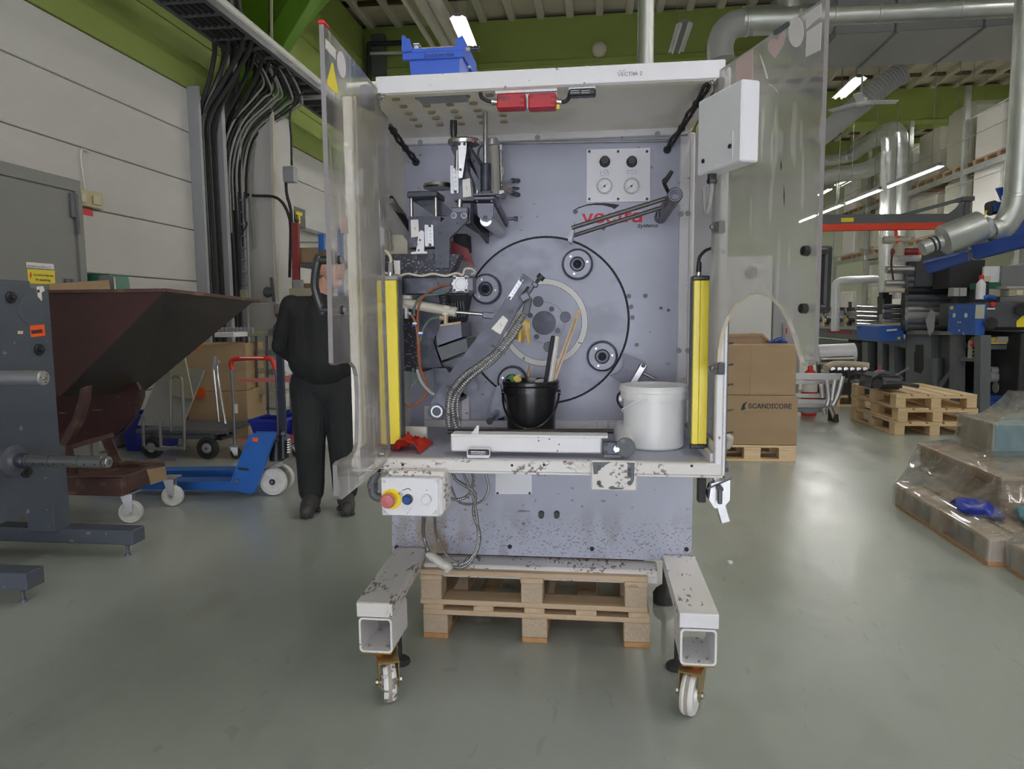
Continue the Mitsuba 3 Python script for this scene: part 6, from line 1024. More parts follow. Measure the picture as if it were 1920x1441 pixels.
k = thing('white_cabinet', 'tall white cabinet with a round vent seen through the open right door', 'cabinet'); Yw = 9.4; part(k, 'body', box(U(1330, 600, Y=Yw)[0], U(1447, 600, Y=Yw)[0], Yw, Yw + .8, 0, U(1400, 480, Y=Yw)[2], .01), 'off_white'); part(k, 'vent', disc(1408, 511, 11, Yw, .02), 'cable_grey', 'round grey vent')
k = thing('grey_cabinet', 'grey right return of the tall white cabinet, built as its own box', 'cabinet'); part(k, 'body', box(U(1449, 600, Y=Yw + .3)[0], U(1502, 600, Y=Yw + .3)[0], Yw + .3, Yw + 1, 0, U(1400, 500, Y=Yw)[2], .01), 'duct_light'); part(k, 'red_switch', blk(1468, 615, 1476, 625, Yw + .28, .05), 'red_print'); part(k, 'pipe', cyl(U(1470, 605, Y=Yw + .27), U(1470, 690, Y=Yw + .27), .02, n=8), 'grey_plastic')  # right return of the white cabinet, built as a separate grey box
k = thing('fire_extinguisher', 'red fire extinguisher below the tip of the open right door', 'fire extinguisher'); e = U(1517, 742, z=0); e = np.array([2.62, 9.2, 0]); part(k, 'body', lathe([(0, 0), (.085, 0), (.09, .02), (.09, .48), (.06, .55), (.03, .57), (.03, .62), (0, .62)], e, ZA, 28), 'red_paint'); part(k, 'label', lathe([(.0905, .30), (.0905, .42)], e, ZA, 28), 'paper_label'); part(k, 'valve', [cyl(e + [0, 0, .6], e + [0, 0, .67], .025, n=12), bar(e + [-.06, 0, .68], e + [.06, 0, .70], .02, .02)], 'black_plastic')
# aluminium step cart
k = thing('aluminium_trolley', 'folded silver aluminium trolley with small feet beside the cardboard boxes', 'trolley'); Ya = 8.66
for y, d, h in ((705, 0, 12), (716, .25, 7), (741, .1, 8), (752, 0, 8), (759, .15, 8)): part(k, 'rail', bar(U(1490, y, Y=Ya + d), U(1578 - (14 if y > 715 else 0), y + 1, Y=Ya + d), .04, h * Ya / F), 'brushed_alu')
for p in ([(1580, 705), (1572, 738), (1562, 760)], [(1551, 712), (1554, 745), (1551, 760)], [(1566, 712), (1560, 750)], [(1540, 720), (1543, 745)]): part(k, 'strut', tube([U(x, y, Y=Ya - .02) for x, y in p], .03, 8), 'brushed_alu')
for pts in ([(1557, 763), (1563, 778), (1566, 787)], [(1545, 765), (1547, 776)]): part(k, 'leg', tube([U(x, y, Y=Ya) for x, y in pts], .028, 8), 'brushed_alu'); 
c = U(1565.5, 790, z=0); part(k, 'rubber_foot', cyl([c[0], Ya, 0], [c[0] - .01, Ya, .09], .035, n=14), 'black_rubber'); c = U(1546, 783, z=0); part(k, 'rubber_foot', cyl([c[0], Ya + .1, 0], [c[0], Ya + .1, .14], .03, n=14), 'black_rubber'); part(k, 'leg', cyl([1.95, Ya, 0], [1.95, Ya, .3], .028, n=10), 'brushed_alu'); part(k, 'belly', tube([U(1490, 765, Y=Ya + .2), U(1520, 769, Y=Ya + .2), U(1548, 764, Y=Ya + .2)], .04, 8), 'grey_plastic')
# printing press
PX = 4.75
k = thing('printing_press', 'long dark grey printing press with rollers and blue covers', 'printing press')
def pp(n_, m, mt, l=None, **kw): return part(k, n_, m, mt, l, **kw)
pp('back_frame', box(PX + .5, PX + 1.6, 9.6, 15.8, .05, 1.0, .01), 'black_matt'); pp('base_panel', plateX([(1530, 634), (1604, 642), (1604, 705), (1530, 690)], PX, .1), 'press_mid')
for x0, x1, yb in ((1616, 1627, 716), (1645, 1655, 722), (1667, 1677, 726)): pp('leg', plateX([(x0, 640), (x1, 641), (x1, yb), (x0, yb)], PX, .12), 'press_mid')
pp('pillar', plateX([(1698, 622), (1746, 624), (1746, 752), (1698, 742)], PX, .1), 'press_mid', 'broad grey pillar'); pp('pillar_opening', plateX([(1716, 646), (1731, 646), (1731, 692), (1726, 700), (1714, 696), (1714, 660), (1716, 658)], PX - .004, .01), 'black_gap', 'black opening'); pp('side_cover', plateX([(1746, 626), (1782, 630), (1782, 690), (1768, 720), (1746, 740)], PX + .1, .08), 'press_grey'); pp('brace', plateX([(1746, 735), (1783, 690), (1783, 700), (1752, 748)], PX, .05), 'press_mid'); pp('drum', cyl(U(1752, 672, X=PX + .02), U(1753, 728, X=PX + .02), .12, n=20), 'dark_grey')
pp('bed', plateX([(1530, 612), (1610, 614), (1696, 636), (1696, 652), (1640, 640), (1530, 631)], PX - .02, .3), 'press_mid', 'grey machine bed'); pp('bed_rail', plateX([(1530, 610), (1610, 613), (1610, 618), (1530, 615)], PX - .06, .1), 'brushed_alu'); pp('red_strip', plateX([(1550, 617), (1596, 620), (1596, 627), (1550, 624)], PX - .025, .01), 'dark_red')
for cx in (1539, 1558, 1578, 1600):
    u_ = pp('print_unit', plateX([(cx - 13, 584), (cx - 4, 582), (cx - 2, 612), (cx - 13, 612)], PX - .1, .08), 'duct_grey', 'small print unit'); c = U(cx, 600, X=PX - .05); part(u_, 'dial', cyl(c, c - [.10, 0, 0], .09, n=18), 'black_plastic'); part(u_, 'yellow_knob', cyl(c - [.09, 0, 0], c - [.13, 0, 0], .04, n=12), 'yellow_sponge'); part(u_, 'yoke', [plateX([(cx - 12, 576), (cx + 6, 576), (cx + 8, 592), (cx - 12, 590)], PX + .1, .1), cyl(U(cx - 6, 566, X=PX), U(cx - 6, 580, X=PX), .03, n=8)], 'black_plastic')
for i, y in enumerate((577, 587, 595, 604, 610)): pp('web_roller', cyl(U(1605, y, Y=13.2 - .15 * i), U(1646, y + 1, Y=13.2 - .15 * i), .045, n=18), 'steel')
for i, y in enumerate((574, 583, 592, 601)): pp('web_roller', cyl(U(1656, y, Y=12.0), U(1692, y, Y=12.0), .035, n=16), 'brushed_alu' if i % 2 else 'burnished')
pp('tower', [plateX([(1645, 556), (1658, 552), (1658, 604), (1645, 604)], PX - .05, .12), plateX([(1648, 548), (1655, 548), (1655, 560), (1648, 560)], PX - .08, .1)], 'black_plastic', 'black side tower'); pp('tower', plateX([(1689, 566), (1696, 556), (1712, 552), (1712, 618), (1700, 622), (1689, 618)], PX - .08, .14), 'black_plastic', 'black side tower'); pp('tower_plate', plateX([(1648, 590), (1655, 588), (1655, 604), (1648, 604)], PX - .06, .02), 'grey_plastic')
c = U(1649, 616, X=4.35); wB = .36; zt_, zb_ = U(1649, 611, X=4.35)[2], U(1655, 640, X=4.35)[2]; yF2 = U(1606, 615, X=4.35)[1]
bc = pp('blue_cover', [box(4.35, 4.35 + wB, c[1], yF2, zt_ - .09, zt_, .01), ext([(c[1], zb_), (c[1] + .9, zb_), (c[1] + 1.0, zt_ - .08), (c[1], zt_ - .08)], wB, np.array([4.35, 0, 0]), YA, ZA)], 'blue_panel', 'blue hinged cover'); part(bc, 'top_sheet', box(4.36, 4.34 + wB, c[1] + .05, yF2 - .02, zt_, zt_ + .01), 'duct_light'); part(bc, 'handle', bar([4.45, c[1] - .02, zt_ - .07], [4.6, c[1] - .02, zt_ - .055], .02, .03), 'clean_white'); part(bc, 'sticker', box(4.62, 4.66, c[1] - .012, c[1] - .002, zt_ - .21, zt_ - .17, 0), 'yellow_label')
for i, (y, r, mt) in enumerate(((505, .06, 'brushed_alu'), (513, .035, 'dark_grey'), (524, .06, 'burnished'), (535, .05, 'press_mid'), (545, .07, 'black_plastic'), (557, .06, 'dark_grey'), (570, .05, 'press_mid'), (580, .06, 'brushed_alu'), (592, .07, 'duct_light'), (603, .05, 'burnished'), (612, .05, 'dark_grey'))): pp('ink_roller', cyl(U(1700 if i else 1662, y, Y=11.3), U(1782, y - (0 if i else 0), Y=11.3), r, n=18), mt)
pp('roller_backing', blk(1700, 500, 1782, 625, 11.75, .2), 'black_matt'); pp('clear_guard', plateX([(1735, 600), (1745, 580), (1752, 585), (1750, 620), (1742, 630)], PX - .12, .01), 'grey_plastic', 'grey guard'); pp('ledge', plateX([(1700, 618), (1782, 622), (1782, 628), (1700, 626)], PX - .06, .2), 'duct_grey')
pp('upper_housing', blk(1718, 470, 1782, 536, 11.2, .7), 'press_grey', 'dark upper housing'); pp('upper_housing', blk(1780, 487, 1846, 540, 10.7, .5), 'black_matt', 'black screen-like cover'); pp('idler', cyl(U(1660, 531, Y=11.4), U(1728, 530, Y=11.4), .05, n=16), 'brushed_alu'); pp('idler', cyl(U(1660, 544, Y=11.4), U(1728, 544, Y=11.4), .035, n=16), 'cable_cream')
bp_ = pp('blue_panel', [plateX([(1779, 571), (1829, 569), (1829, 628), (1776, 626)], PX - .05, .06), blk(1829, 569, 1848, 628, U(1829, 600, X=PX - .05)[1], .2)], 'blue_panel', 'blue panel with white dials')
for px, py, r in ((1790, 591, .03), (1812, 591, .03)): c = U(px, py, X=PX - .052); part(bp_, 'dial', cyl(c, c - [.012, 0, 0], r, n=18), 'clean_white')
for px, py in ((1797, 604), (1801, 604), (1799, 619), (1807, 625)): c = U(px, py, X=PX - .052); part(bp_, 'mark', cyl(c, c - [.006, 0, 0], .012, n=8), 'clean_white')
yb9 = U(1829, 600, X=PX - .05)[1]; part(bp_, 'paper_sheet', blk(1829, 571, 1846, 597, yb9 - .006, .004, 0), 'wrap_box'); part(bp_, 'yellow_mark', plateX([(1781, 574), (1787, 573), (1787, 580), (1781, 580)], PX - .054, .006), 'yellow_label')
ru = pp('right_unit', blk(1846, 566, 1960, 613, 9.6, 1.2), 'press_grey', 'dark right-hand unit'); c = U(1858, 606, Y=9.5); part(ru, 'handwheel', lathe([(0, 0), (.03, 0), (.06, -.01), (.075, -.01), (.075, .015), (.06, .015), (.03, .01), (0, .01)], c, (0, -1, 0), 24), 'black_plastic'); part(ru, 'red_button', disc(1860, 570, 4, 9.6, .03), 'red_print'); part(ru, 'warning_sign', plate([(1906, 613), (1906, 602), (1918, 591), (1930, 602), (1930, 613)], 9.58, .01), 'yellow_label', 'yellow warning sign'); part(ru, 'name_strip', blk(1851, 577, 1866, 580, 9.59, .01, 0), 'paper_label'); c = U(1915, 580, Y=9.55); part(ru, 'handwheel', lathe([(0, 0), (.075, 0), (.075, .02), (0, .02)], c, (0, -1, 0), 24), 'black_plastic')
gc = pp('grey_cabinet', blk(1877, 497, 1960, 566, 10.2, .8), 'duct_grey', 'mid-grey cabinet'); part(gc, 'white_sheet', blk(1845, 499, 1876, 530, 10.25, .05), 'clean_white'); part(gc, 'note', blk(1845, 517, 1858, 530, 10.23, .02), 'beige'); part(gc, 'green_box', blk(1840, 529, 1877, 542, 10.2, .3), 'green_box'); part(gc, 'lower_box', blk(1850, 541, 1877, 556, 10.2, .3), 'wrap_box')
for px0, px1, py, m in ((1788, 1799, 539, 'duct_light'), (1800, 1813, 539, 'duct_light')): pp('control_box', blk(px0, py, px1, py + 16, 10.0, .15), m)
for x0, x1, y0, y1 in ((1781, 1793, 625, 752), (1827, 1839, 628, 775)): pp('stand_post', plateX([(x0, y0), (x1, y0), (x1 - 2, y1), (x0 - 2, y1)], PX - .02, .12), 'press_mid')
for y, m in ((668, 'press_mid'), (742, 'press_mid')): pp('stand_bar', plateX([(1781, y), (1839, y + (8 if y > 700 else 2)), (1839, y + (20 if y > 700 else 10)), (1781, y + 8)], PX + .02, .08), m)
pd = pp('control_pendant', blk(1822, 638, 1838, 672, 9.75, .1), 'olive_shelf', 'cream push-button pendant'); part(pd, 'red_button', disc(1823, 645, 4, 9.75, .06), 'red_print')
for y in (652, 659, 666): part(pd, 'button', disc(1825, y, 2, 9.75, .01), 'black_plastic')
pp('low_shelf', blk(1846, 646, 1960, 655, 9.9, .8), 'press_mid'); pp('shelf_back', blk(1840, 612, 1960, 775, 10.9, .1), 'black_matt'); pp('low_shelf', blk(1836, 742, 1960, 752, 9.9, .8), 'blue_steel'); pp('blue_base', blk(1826, 752, 1880, 775, 9.8, .6), 'blue_steel')
for x0, x1, y, r, m in ((1856, 1900, 694, .05, 'duct_light'), (1853, 1872, 706, .07, 'duct_light'), (1866, 1905, 726, .075, 'wrap_box'), (1843, 1850, 726, .04, 'wrap_box')): pp('stored_roll', cyl(U(x0, y, Y=10.1), U(x1, y, Y=10.1), r, n=18), m)
pp('paper_stack', plate([(1846, 641), (1852, 633), (1915, 630), (1925, 640), (1925, 645), (1846, 645)], 9.9, .4), 'yellow_sponge'); pp('paper_stack', plate([(1866, 641), (1870, 631), (1915, 630), (1920, 641)], 9.88, .4), 'wrap_box')
k2 = thing('bottle', 'white and black bottle with a red cap on the press above the blue panel', 'bottle'); c = U(1838, 561, Y=9.9); part(k2, 'body', lathe([(0, 0), (.05, 0), (.055, .01), (.055, .2), (.02, .25), (.02, .27), (0, .27)], c, ZA, 20), 'clean_white'); part(k2, 'cap', cyl(c + [0, 0, .26], c + [0, 0, .31], .028, n=14), 'red_print', 'red cap')
k2 = thing('canister', 'dark canister beside the red-capped bottle on the press', 'canister'); c = U(1844, 561, Y=10.0); part(k2, 'body', box(c[0] - .02, c[0] + .07, 10.0, 10.12, c[2], c[2] + .23, .015), 'black_plastic')
solo('glove', [tube([U(1845, 559, Y=9.85), U(1853, 556, Y=9.85), U(1866, 559, Y=9.85)], .03, 8)], 'blue_panel', 'light blue cloth glove on the press beside the bottle', 'glove')
k2 = thing('control_meter', 'cream control meter on the right-hand unit of the press', 'meter'); part(k2, 'body', blk(1892, 541, 1920, 555, 9.7, .2), 'olive_shelf'); part(k2, 'top', blk(1888, 536, 1924, 541, 9.68, .25), 'duct_light'); part(k2, 'face', blk(1906, 543, 1918, 553, 9.68, .03), 'beige')
k2 = thing('film_roll', 'roll of clear film on a shaft in front of the press, left of the stack', 'roll'); part(k2, 'film', cyl(U(1532, 665, Y=11.0), U(1601, 662, Y=11.0), .15, n=28), 'clean_white'); part(k2, 'core_shaft', cyl(U(1520, 665, Y=11.0), U(1606, 662, Y=11.0), .03, n=12), 'dark_steel'); part(k2, 'stand', [bar(U(1535, 668, Y=11.0), U(1535, 712, Y=11.0), .05, .05), bar(U(1598, 668, Y=11.0), U(1598, 712, Y=11.0), .05, .05)], 'dark_grey')
solo('metal_roller', cyl(U(1538, 674, Y=10.8), U(1600, 672, Y=10.8), .045, n=20), 'steel', 'bright steel roller under the roll of clear film', 'roller')
# lifting boom
k = thing('lifting_boom', 'dark lifting boom with a bright orange-red underside, above the press', 'boom'); Yb = 11.0
part(k, 'beam', bar(U(1535, 412, Y=Yb), U(1800, 410, Y=Yb), .14, .13), 'dark_grey', 'dark beam'); part(k, 'red_profile', bar(U(1535, 427, Y=Yb - .02), U(1780, 423, Y=Yb - .02), .1, .10), 'orange_paint', 'orange-red profile'); part(k, 'yellow_plate', blk(1577, 408, 1601, 416, Yb - .08, .01), 'yellow_label'); part(k, 'tie_bar', [bar(U(1690, 404, Y=Yb), U(1808, 372, Y=Yb), .05, .05), bar(U(1782, 404, Y=Yb), U(1806, 378, Y=Yb), .05, .05)], 'press_mid'); part(k, 'mast', [blk(1804, 368, 1828, 376, Yb - .05, .2), blk(1808, 372, 1818, 470, Yb, .2), box(U(1812, 470, Y=Yb)[0] - .09, U(1812, 470, Y=Yb)[0] + .09, Yb, Yb + .2, 0, U(1812, 468, Y=Yb)[2])], 'dark_grey', 'dark mast'); part(k, 'gusset', plate([(1775, 404), (1804, 380), (1804, 425), (1790, 425)], Yb - .02, .05), 'dark_grey')
part(k, 'hoist', [cyl(U(1680, 430, Y=Yb), U(1680, 446, Y=Yb), .02, n=8), bar(U(1679, 444, Y=Yb), U(1684, 456, Y=Yb), .1, .08)], 'orange_paint', 'orange hoist bracket'); part(k, 'hoist_body', lathe([(0, 0), (.08, 0), (.08, .14), (.03, .24), (0, .24)], U(1684, 480, Y=Yb), ZA, 18), 'wrap_box'); part(k, 'hoist_arm', cyl(U(1656, 450, Y=Yb), U(1702, 449, Y=Yb), .055, n=16), 'wrap_box'); part(k, 'gripper_bar', cyl(U(1672, 472, Y=Yb), U(1722, 471, Y=Yb), .05, n=16), 'dark_red'); part(k, 'gripper_tip', cyl(U(1720, 471, Y=Yb), U(1726, 471, Y=Yb), .052, n=16), 'orange_label', 'orange end'); part(k, 'hose', tube([U(1674, 470, Y=Yb), U(1671, 495, Y=Yb), U(1675, 525, Y=Yb)], .014), 'black_rubber')
solo('paper_roll', cyl(U(1680, 482, Y=11.2), U(1724, 481, Y=11.2), .07, n=22), 'clean_white', 'white paper roll hanging under the lifting boom', 'roll'); solo('paper_column', cyl(U(1682, 482, Y=11.6), U(1680, 545, Y=11.6), .13, n=20), 'paper_label', 'pale upright tube below the white paper roll', 'tube')
# ducts and pipes
def duct(label, pts, r, m='galvanised', name='air_duct', rings=(), n=20, sm=8):
    k = thing(name, label, 'duct' if name == 'air_duct' else 'pipe'); part(k, 'pipe', tube(pts, r, n, sm), m)
    for p, d in rings: part(k, 'joint_ring', lathe([(r, -.02), (r * 1.06, -.015), (r * 1.06, .015), (r, .02)], p, d, n), m)
    return k
c = U(1211, 60, Y=5.0); duct('upright galvanised pipe rising behind the machine to the ceiling', [[c[0], 5.0, 0], [c[0], 5.0, CZ]], .054, sm=0, name='pipe')
Yd = 7.6; p0, p1 = U(1903, 372, Y=Yd), U(1906, 340, Y=Yd)
k = duct('shiny galvanised downpipe at the right edge bending into a silencer', [[p0[0] + .02, Yd, CZ], [p0[0] + .02, Yd, 4.0], p0 + [.02, 0, .2], p0 + [.01, 0, 0], U(1896, 402, Y=Yd), U(1880, 425, Y=Yd), U(1862, 433, Y=Yd)], .115, n=28, rings=[(p0 + [.015, 0, .02], ZA), (U(1862, 433, Y=Yd), (1, 0, .3))])
a, b = U(1842, 422, Y=Yd), U(1768, 450, Y=Yd); part(k, 'silencer', lathe([(0, 0), (.10, 0), (.15, .02), (.15, np.linalg.norm(b - a)), (.10, np.linalg.norm(b - a) + .02), (0, np.linalg.norm(b - a) + .02)], a, b - a, 32), 'galvanised', 'fat silencer drum'); part(k, 'tail_pipe', cyl(b, U(1729, 466, Y=Yd), .075, n=24), 'galvanised')
for q in (.35, .55): part(k, 'tail_ring', lathe([(.076, -.01), (.082, 0), (.076, .01)], b + (U(1729, 466, Y=Yd) - b) * q, b - a, 24), 'dark_steel')
part(k, 'neck', cyl(U(1862, 432, Y=Yd), a, .09, n=20), 'grey_plastic')
k = thing('blue_fan_arm', 'blue steel fan arm with motor carrying the silencer duct', 'fan'); part(k, 'beam', [bar(U(1828, 474, Y=Yd + .1), U(1940, 445, Y=Yd - .3), .12, .13), bar(U(1738, 505, Y=Yd + .4), U(1815, 480, Y=Yd + .2), .12, .1), bar(U(1730, 492, Y=Yd + .35), U(1820, 470, Y=Yd + .2), .1, .03)], 'blue_steel', 'blue beam', smooth=False); part(k, 'motor', [blk(1866, 378, 1893, 395, Yd + .2, .2), blk(1845, 412, 1866, 440, Yd, .25), blk(1895, 405, 1935, 440, Yd + .2, .2)], 'blue_steel'); part(k, 'motor_cap', cyl(U(1853, 392, Y=Yd + .3), U(1867, 388, Y=Yd + .3), .07, n=16), 'black_plastic'); part(k, 'funnel', lathe([(0, 0), (.02, 0), (.07, .12), (.065, .12), (0, .02)], U(1880, 375, Y=Yd + .3), ZA, 20), 'blue_panel', 'blue funnel'); part(k, 'hanger', cyl(U(1900, 440, Y=Yd + .3), U(1900, 440, Y=Yd + .3) * [1, 1, 0] + [0, 0, CZ + .1], .03, n=10), 'grey_plastic'); part(k, 'cable', tube([U(1850, 395, Y=Yd + .2), U(1845, 405, Y=Yd + .2), U(1838, 420, Y=Yd + .1)], .008), 'yellow_label')
a = U(1590, 64, z=5.0); k = thing('rectangular_duct', 'big grey rectangular air duct hanging under the ceiling at the upper right', 'duct'); ya, yb_ = a[1], U(1650, 124, z=5.0)[1]
part(k, 'casing', box(a[0] - .15, a[0] + 7, ya, yb_, 5.0, 6.1, .02), 'duct_light', 'sheet-metal casing', smooth=False); part(k, 'shaded_front', box(a[0] - .15, a[0] + 7, ya - .012, ya, 5.005, 6.1, .004), 'duct_grey', smooth=False)  # duct front gets a darker layer, its shade put into the colour
for i in range(6): x = a[0] + .6 + 1.1 * i; part(k, 'seam', box(x, x + .04, ya - .02, yb_ + .01, 4.985, 5.0, .002), 'duct_grey', smooth=False); part(k, 'hanger', cyl((x, ya - .03, 4.98), (x, ya - .03, CZ + .1), .015, n=6), 'dark_grey')
part(k, 'end_branch', ext([(0, 0), (-.6, .35), (-.6, .95), (0, 1.05)], yb_ - ya - .1, np.array([a[0] - .14, yb_ - .05, 5.0]), XA, ZA), 'duct_grey')
duct('long galvanised duct crossing the top right in front of the rectangular duct', [U(1500, 33, Y=8.6), U(1700, 24, Y=8.6), U(2050, 8, Y=8.6)], .095, n=24, sm=0, rings=[(U(1648, 26, Y=8.6), XA), (U(1800, 19.6, Y=8.6), XA), (U(1565, 30, Y=8.6), XA)])
duct('grey flexible duct elbow above the right end of the machine roof', [U(1352, 112, Y=10), U(1350, 88, Y=10), U(1358, 62, Y=10), U(1378, 46, Y=10), U(1410, 41, Y=10)], .17, 'duct_light', n=24)
duct('galvanised duct behind the open right door', [U(1392, 40, Y=10), U(1560, 34, Y=10)], .18, n=24, sm=0, rings=[(U(1400, 40, Y=10), XA)]); duct('short galvanised duct dropping from the ceiling to the duct behind the door', [U(1480, -30, Y=10), U(1482, 20, Y=10)], .16, sm=0)
k = duct('grey ribbed flexible duct slanting down behind the lit lamp', [U(1535, 258, Y=12.5), U(1600, 205, Y=12.5), U(1650, 165, Y=12.5), U(1690, 135, Y=12.5)], .165, 'duct_light', n=20)
P = spline([U(1535, 258, Y=12.5), U(1600, 205, Y=12.5), U(1650, 165, Y=12.5), U(1690, 135, Y=12.5)], 8)
for i in range(10, len(P)): part(k, 'rib', lathe([(.165, -.02), (.178, 0), (.165, .02)], P[i], P[i] - P[i - 1], 20), 'duct_light')
Yp = 17.0
for label, pts, r in (('left of two upright galvanised ducts in front of the racks', [U(1660, 560, Y=Yp), U(1665, 330, Y=Yp), U(1667, 275, Y=Yp), U(1660, 256, Y=Yp + .3), U(1620, 275, Y=Yp + 2), U(1595, 292, Y=Yp + 3), U(1540, 302, Y=Yp + 3)], .16), ('right of two upright galvanised ducts in front of the racks', [U(1684, 560, Y=Yp), U(1688, 320, Y=Yp), U(1689, 262, Y=Yp), U(1683, 246, Y=Yp + .1), U(1670, 241, Y=Yp + .6), U(1640, 256, Y=Yp + 2), U(1604, 276, Y=Yp + 3)], .15), ('white bent pipe rising beside the two upright ducts', [U(1566, 620, Y=14), U(1567, 545, Y=14), U(1568, 534, Y=14), U(1576, 527, Y=14), U(1600, 525, Y=14), U(1645, 523, Y=14)], .075), ('curved whitish duct far behind the low lamp row', [U(1530, 334, Y=19), U(1580, 326, Y=19), U(1625, 318, Y=19), U(1660, 300, Y=19)], .2)): duct(label, pts, r, 'clean_white' if 'white bent' in label else 'galvanised')
for x in (758, 790, 815): a, b = U(x, 0, z=5.95), U(x + 34, 62, z=5.95); duct(('left' if x < 800 else 'right') + ' cream pipe of the two under the ceiling behind the blue bin' if x != 758 else 'thin cream conduit under the ceiling left of the blue bin', [[a[0], 5, 5.95], [a[0], 14.5, 5.95]], .1 if x > 760 else .045, 'ceiling_rib', 'pipe', n=16, sm=0)
k = thing('ceiling_fan', 'white three-bladed ceiling fan below the lit lamp at the upper right', 'fan'); c = U(1615, 192, Y=12.0); part(k, 'rod', cyl(c, [c[0], c[1], CZ + .1], .015, n=8), 'grey_plastic'); part(k, 'hub', cyl(c - [0, 0, .04], c + [0, 0, .06], .08, n=18), 'clean_white')
for a in (5, 128, 245): part(k, 'blade', bar(c, c + .55 * np.array([math.cos(math.radians(a)), math.sin(math.radians(a)), .0]), .12, .01, (0, .2, 1)), 'clean_white')
k = thing('heat_detector', 'cream dome fixed to the green beam above the machine', 'dome'); c = U(1123, 93, Y=14.55); part(k, 'dome', trimesh.creation.icosphere(2, .15).apply_translation(c), 'cable_cream', smooth=True)
k = thing('beam_box', 'dark box with a bent conduit at the left end of the green beam', 'box'); part(k, 'box', blk(696, 63, 721, 140, 14.4, .15), 'dark_grey'); part(k, 'conduit', tube([U(691, 150, Y=14.4), U(691, 90, Y=14.4), U(694, 83, Y=14.4), U(700, 82, Y=14.4), U(752, 80, Y=14.4)], .05), 'black_matt'); part(k, 'rail', bar(U(694, 101, Y=14.4), U(755, 99, Y=14.4), .05, .05), 'off_white')
# pallet racks
RXp = 7.6
k = thing('pallet_rack', 'tall galvanised pallet racking along the right side of the hall', 'racking')
lv = [U(1900, 420, X=RXp)[2], U(1900, 282, X=RXp)[2], U(1900, 282, X=RXp)[2] + 1.75]
for y in (8.2, 10.9, 13.6, 16.3, 19.0, 21.7, 24.4): part(k, 'upright', [box(RXp - .05, RXp + .05, y - .05, y + .05, 0, 5.9, .004), box(RXp + 1.05, RXp + 1.15, y - .05, y + .05, 0, 5.9, .004)], 'galvanised'); part(k, 'frame_brace', [bar((RXp, y, z), (RXp + 1.1, y, z + .6), .03, .03) for z in np.arange(.4, 5.4, 1.2)], 'galvanised')
for z in lv[:2] + [.95]: part(k, 'beam', [bar((RXp + d, 8.2, z - .06), (RXp + d, 24.4, z - .06), .05, .12) for d in (0, 1.1)], 'galvanised')
for z in np.arange(1.2, 5.6, .9): part(k, 'mesh_wire', [cyl((RXp - .08, 8.2, z), (RXp - .08, 24.4, z), .008, n=5)], 'grey_plastic', kind='stuff')
i = 0
for z, hs in ((lv[0], (1.15, .95, 1.2)), (lv[1], (1.3, 1.1, .9)), (.95, (.9, 1.0, .8))):
    for y in np.arange(8.95, 24, 1.32):
        h = hs[i % 3]; i += 1; q = thing('wrapped_load', f'film-wrapped pallet load, number {round((y - 8.95) / 1.32) + 1} from the near end on the {"lowest" if z < 1 else "middle" if z < lv[1] - .1 else "top"} racking level', 'pallet load', 'wrapped pallet loads on the racking')
        m = cbox(.5, .52, h / 2, .12 if i % 2 else .03); m.apply_translation([RXp + .58, y, z + .14 + h / 2]); part(q, 'load', m, 'wrap_box' if i % 3 else 'paper_label', smooth=30); part(q, 'pallet', [box(RXp + .05, RXp + 1.1, y - .55, y + .55, z + .11, z + .14, .002)] + [box(RXp + .05, RXp + 1.1, y + d - .06, y + d + .06, z + .0, z + .11, .002) for d in (-.45, 0, .45)], 'cardboard', smooth=False)
# wrapped pallets in the right foreground
pallet('film-wrapped wooden pallet in the right foreground, the far one', 2.40, 4.34, 0, .86, 1.14, 'y', 0, ('pine_x', 'pine_y')); pallet('film-wrapped wooden pallet at the right edge, nearest the camera', 2.47, 3.10, 0, .86, 1.20, 'y', 0, ('pine_x', 'pine_y'))
XC = 2.30; yc0, yc1 = U(1880, 880, X=XC)[1], U(1726, 832, X=XC)[1]; zc = U(1726, 832, X=XC)[2]
k = thing('wooden_crate', 'low wooden crate on the wrapped pallet in the right foreground', 'crate'); yc0 = max(yc0, 3.85); 
for i in range(3): part(k, 'side_board', box(XC, XC + .02, yc0, yc1, .146 + i * (zc - .15) / 3, .146 + (i + 1) * (zc - .15) / 3 - .006, .002), 'cardboard', smooth=False)
part(k, 'top_board', box(XC - .01, XC + .68, yc0 - .01, yc1 + .01, zc - .02, zc, .003), 'pine_y', smooth=False); part(k, 'end_board', [box(XC + .02, XC + .66, yc0, yc0 + .02, .146, zc - .02, .002), box(XC + .02, XC + .66, yc1 - .02, yc1, .146, zc - .02, .002)], 'cardboard', smooth=False); part(k, 'inner', box(XC + .1, XC + .6, yc0 + .1, yc1 - .1, .146, zc - .03), 'wood_stick', smooth=False)
XB2 = 2.56; y20, y21 = U(1862, 835, X=XB2)[1], U(1800, 830, X=XB2)[1]; zt2 = U(1862, 794, X=XB2)[2]
k = thing('cube_box', 'beige and teal box under the film on top of the wooden crate', 'box'); part(k, 'body', box(XB2, XB2 + .60, y20, y21, zc + .001, zt2, .004), 'wrap_box', smooth=False); part(k, 'teal_side', box(XB2 + .004, XB2 + .60, y20 - .012, y20 - .001, zc + .002, zt2 - .004, .002), 'teal_box', 'teal front side', smooth=False)
k = thing('blue_bag', 'blue crumpled bag under the film at the foot of the wooden crate', 'bag'); m = trimesh.creation.icosphere(3, .12); m.vertices *= [.85, 1.8, .32]; m.vertices += (meshkit.fbm(m.vertices * 12, 3)[:, None] - .5) * .06; m.apply_translation([2.15, 4.25, .172]); part(k, 'body', m, 'blue_tub', smooth=True); m = m.copy(); m.apply_translation([.2, -.25, .02]); part(k, 'fold', m, 'teal_box', smooth=True)
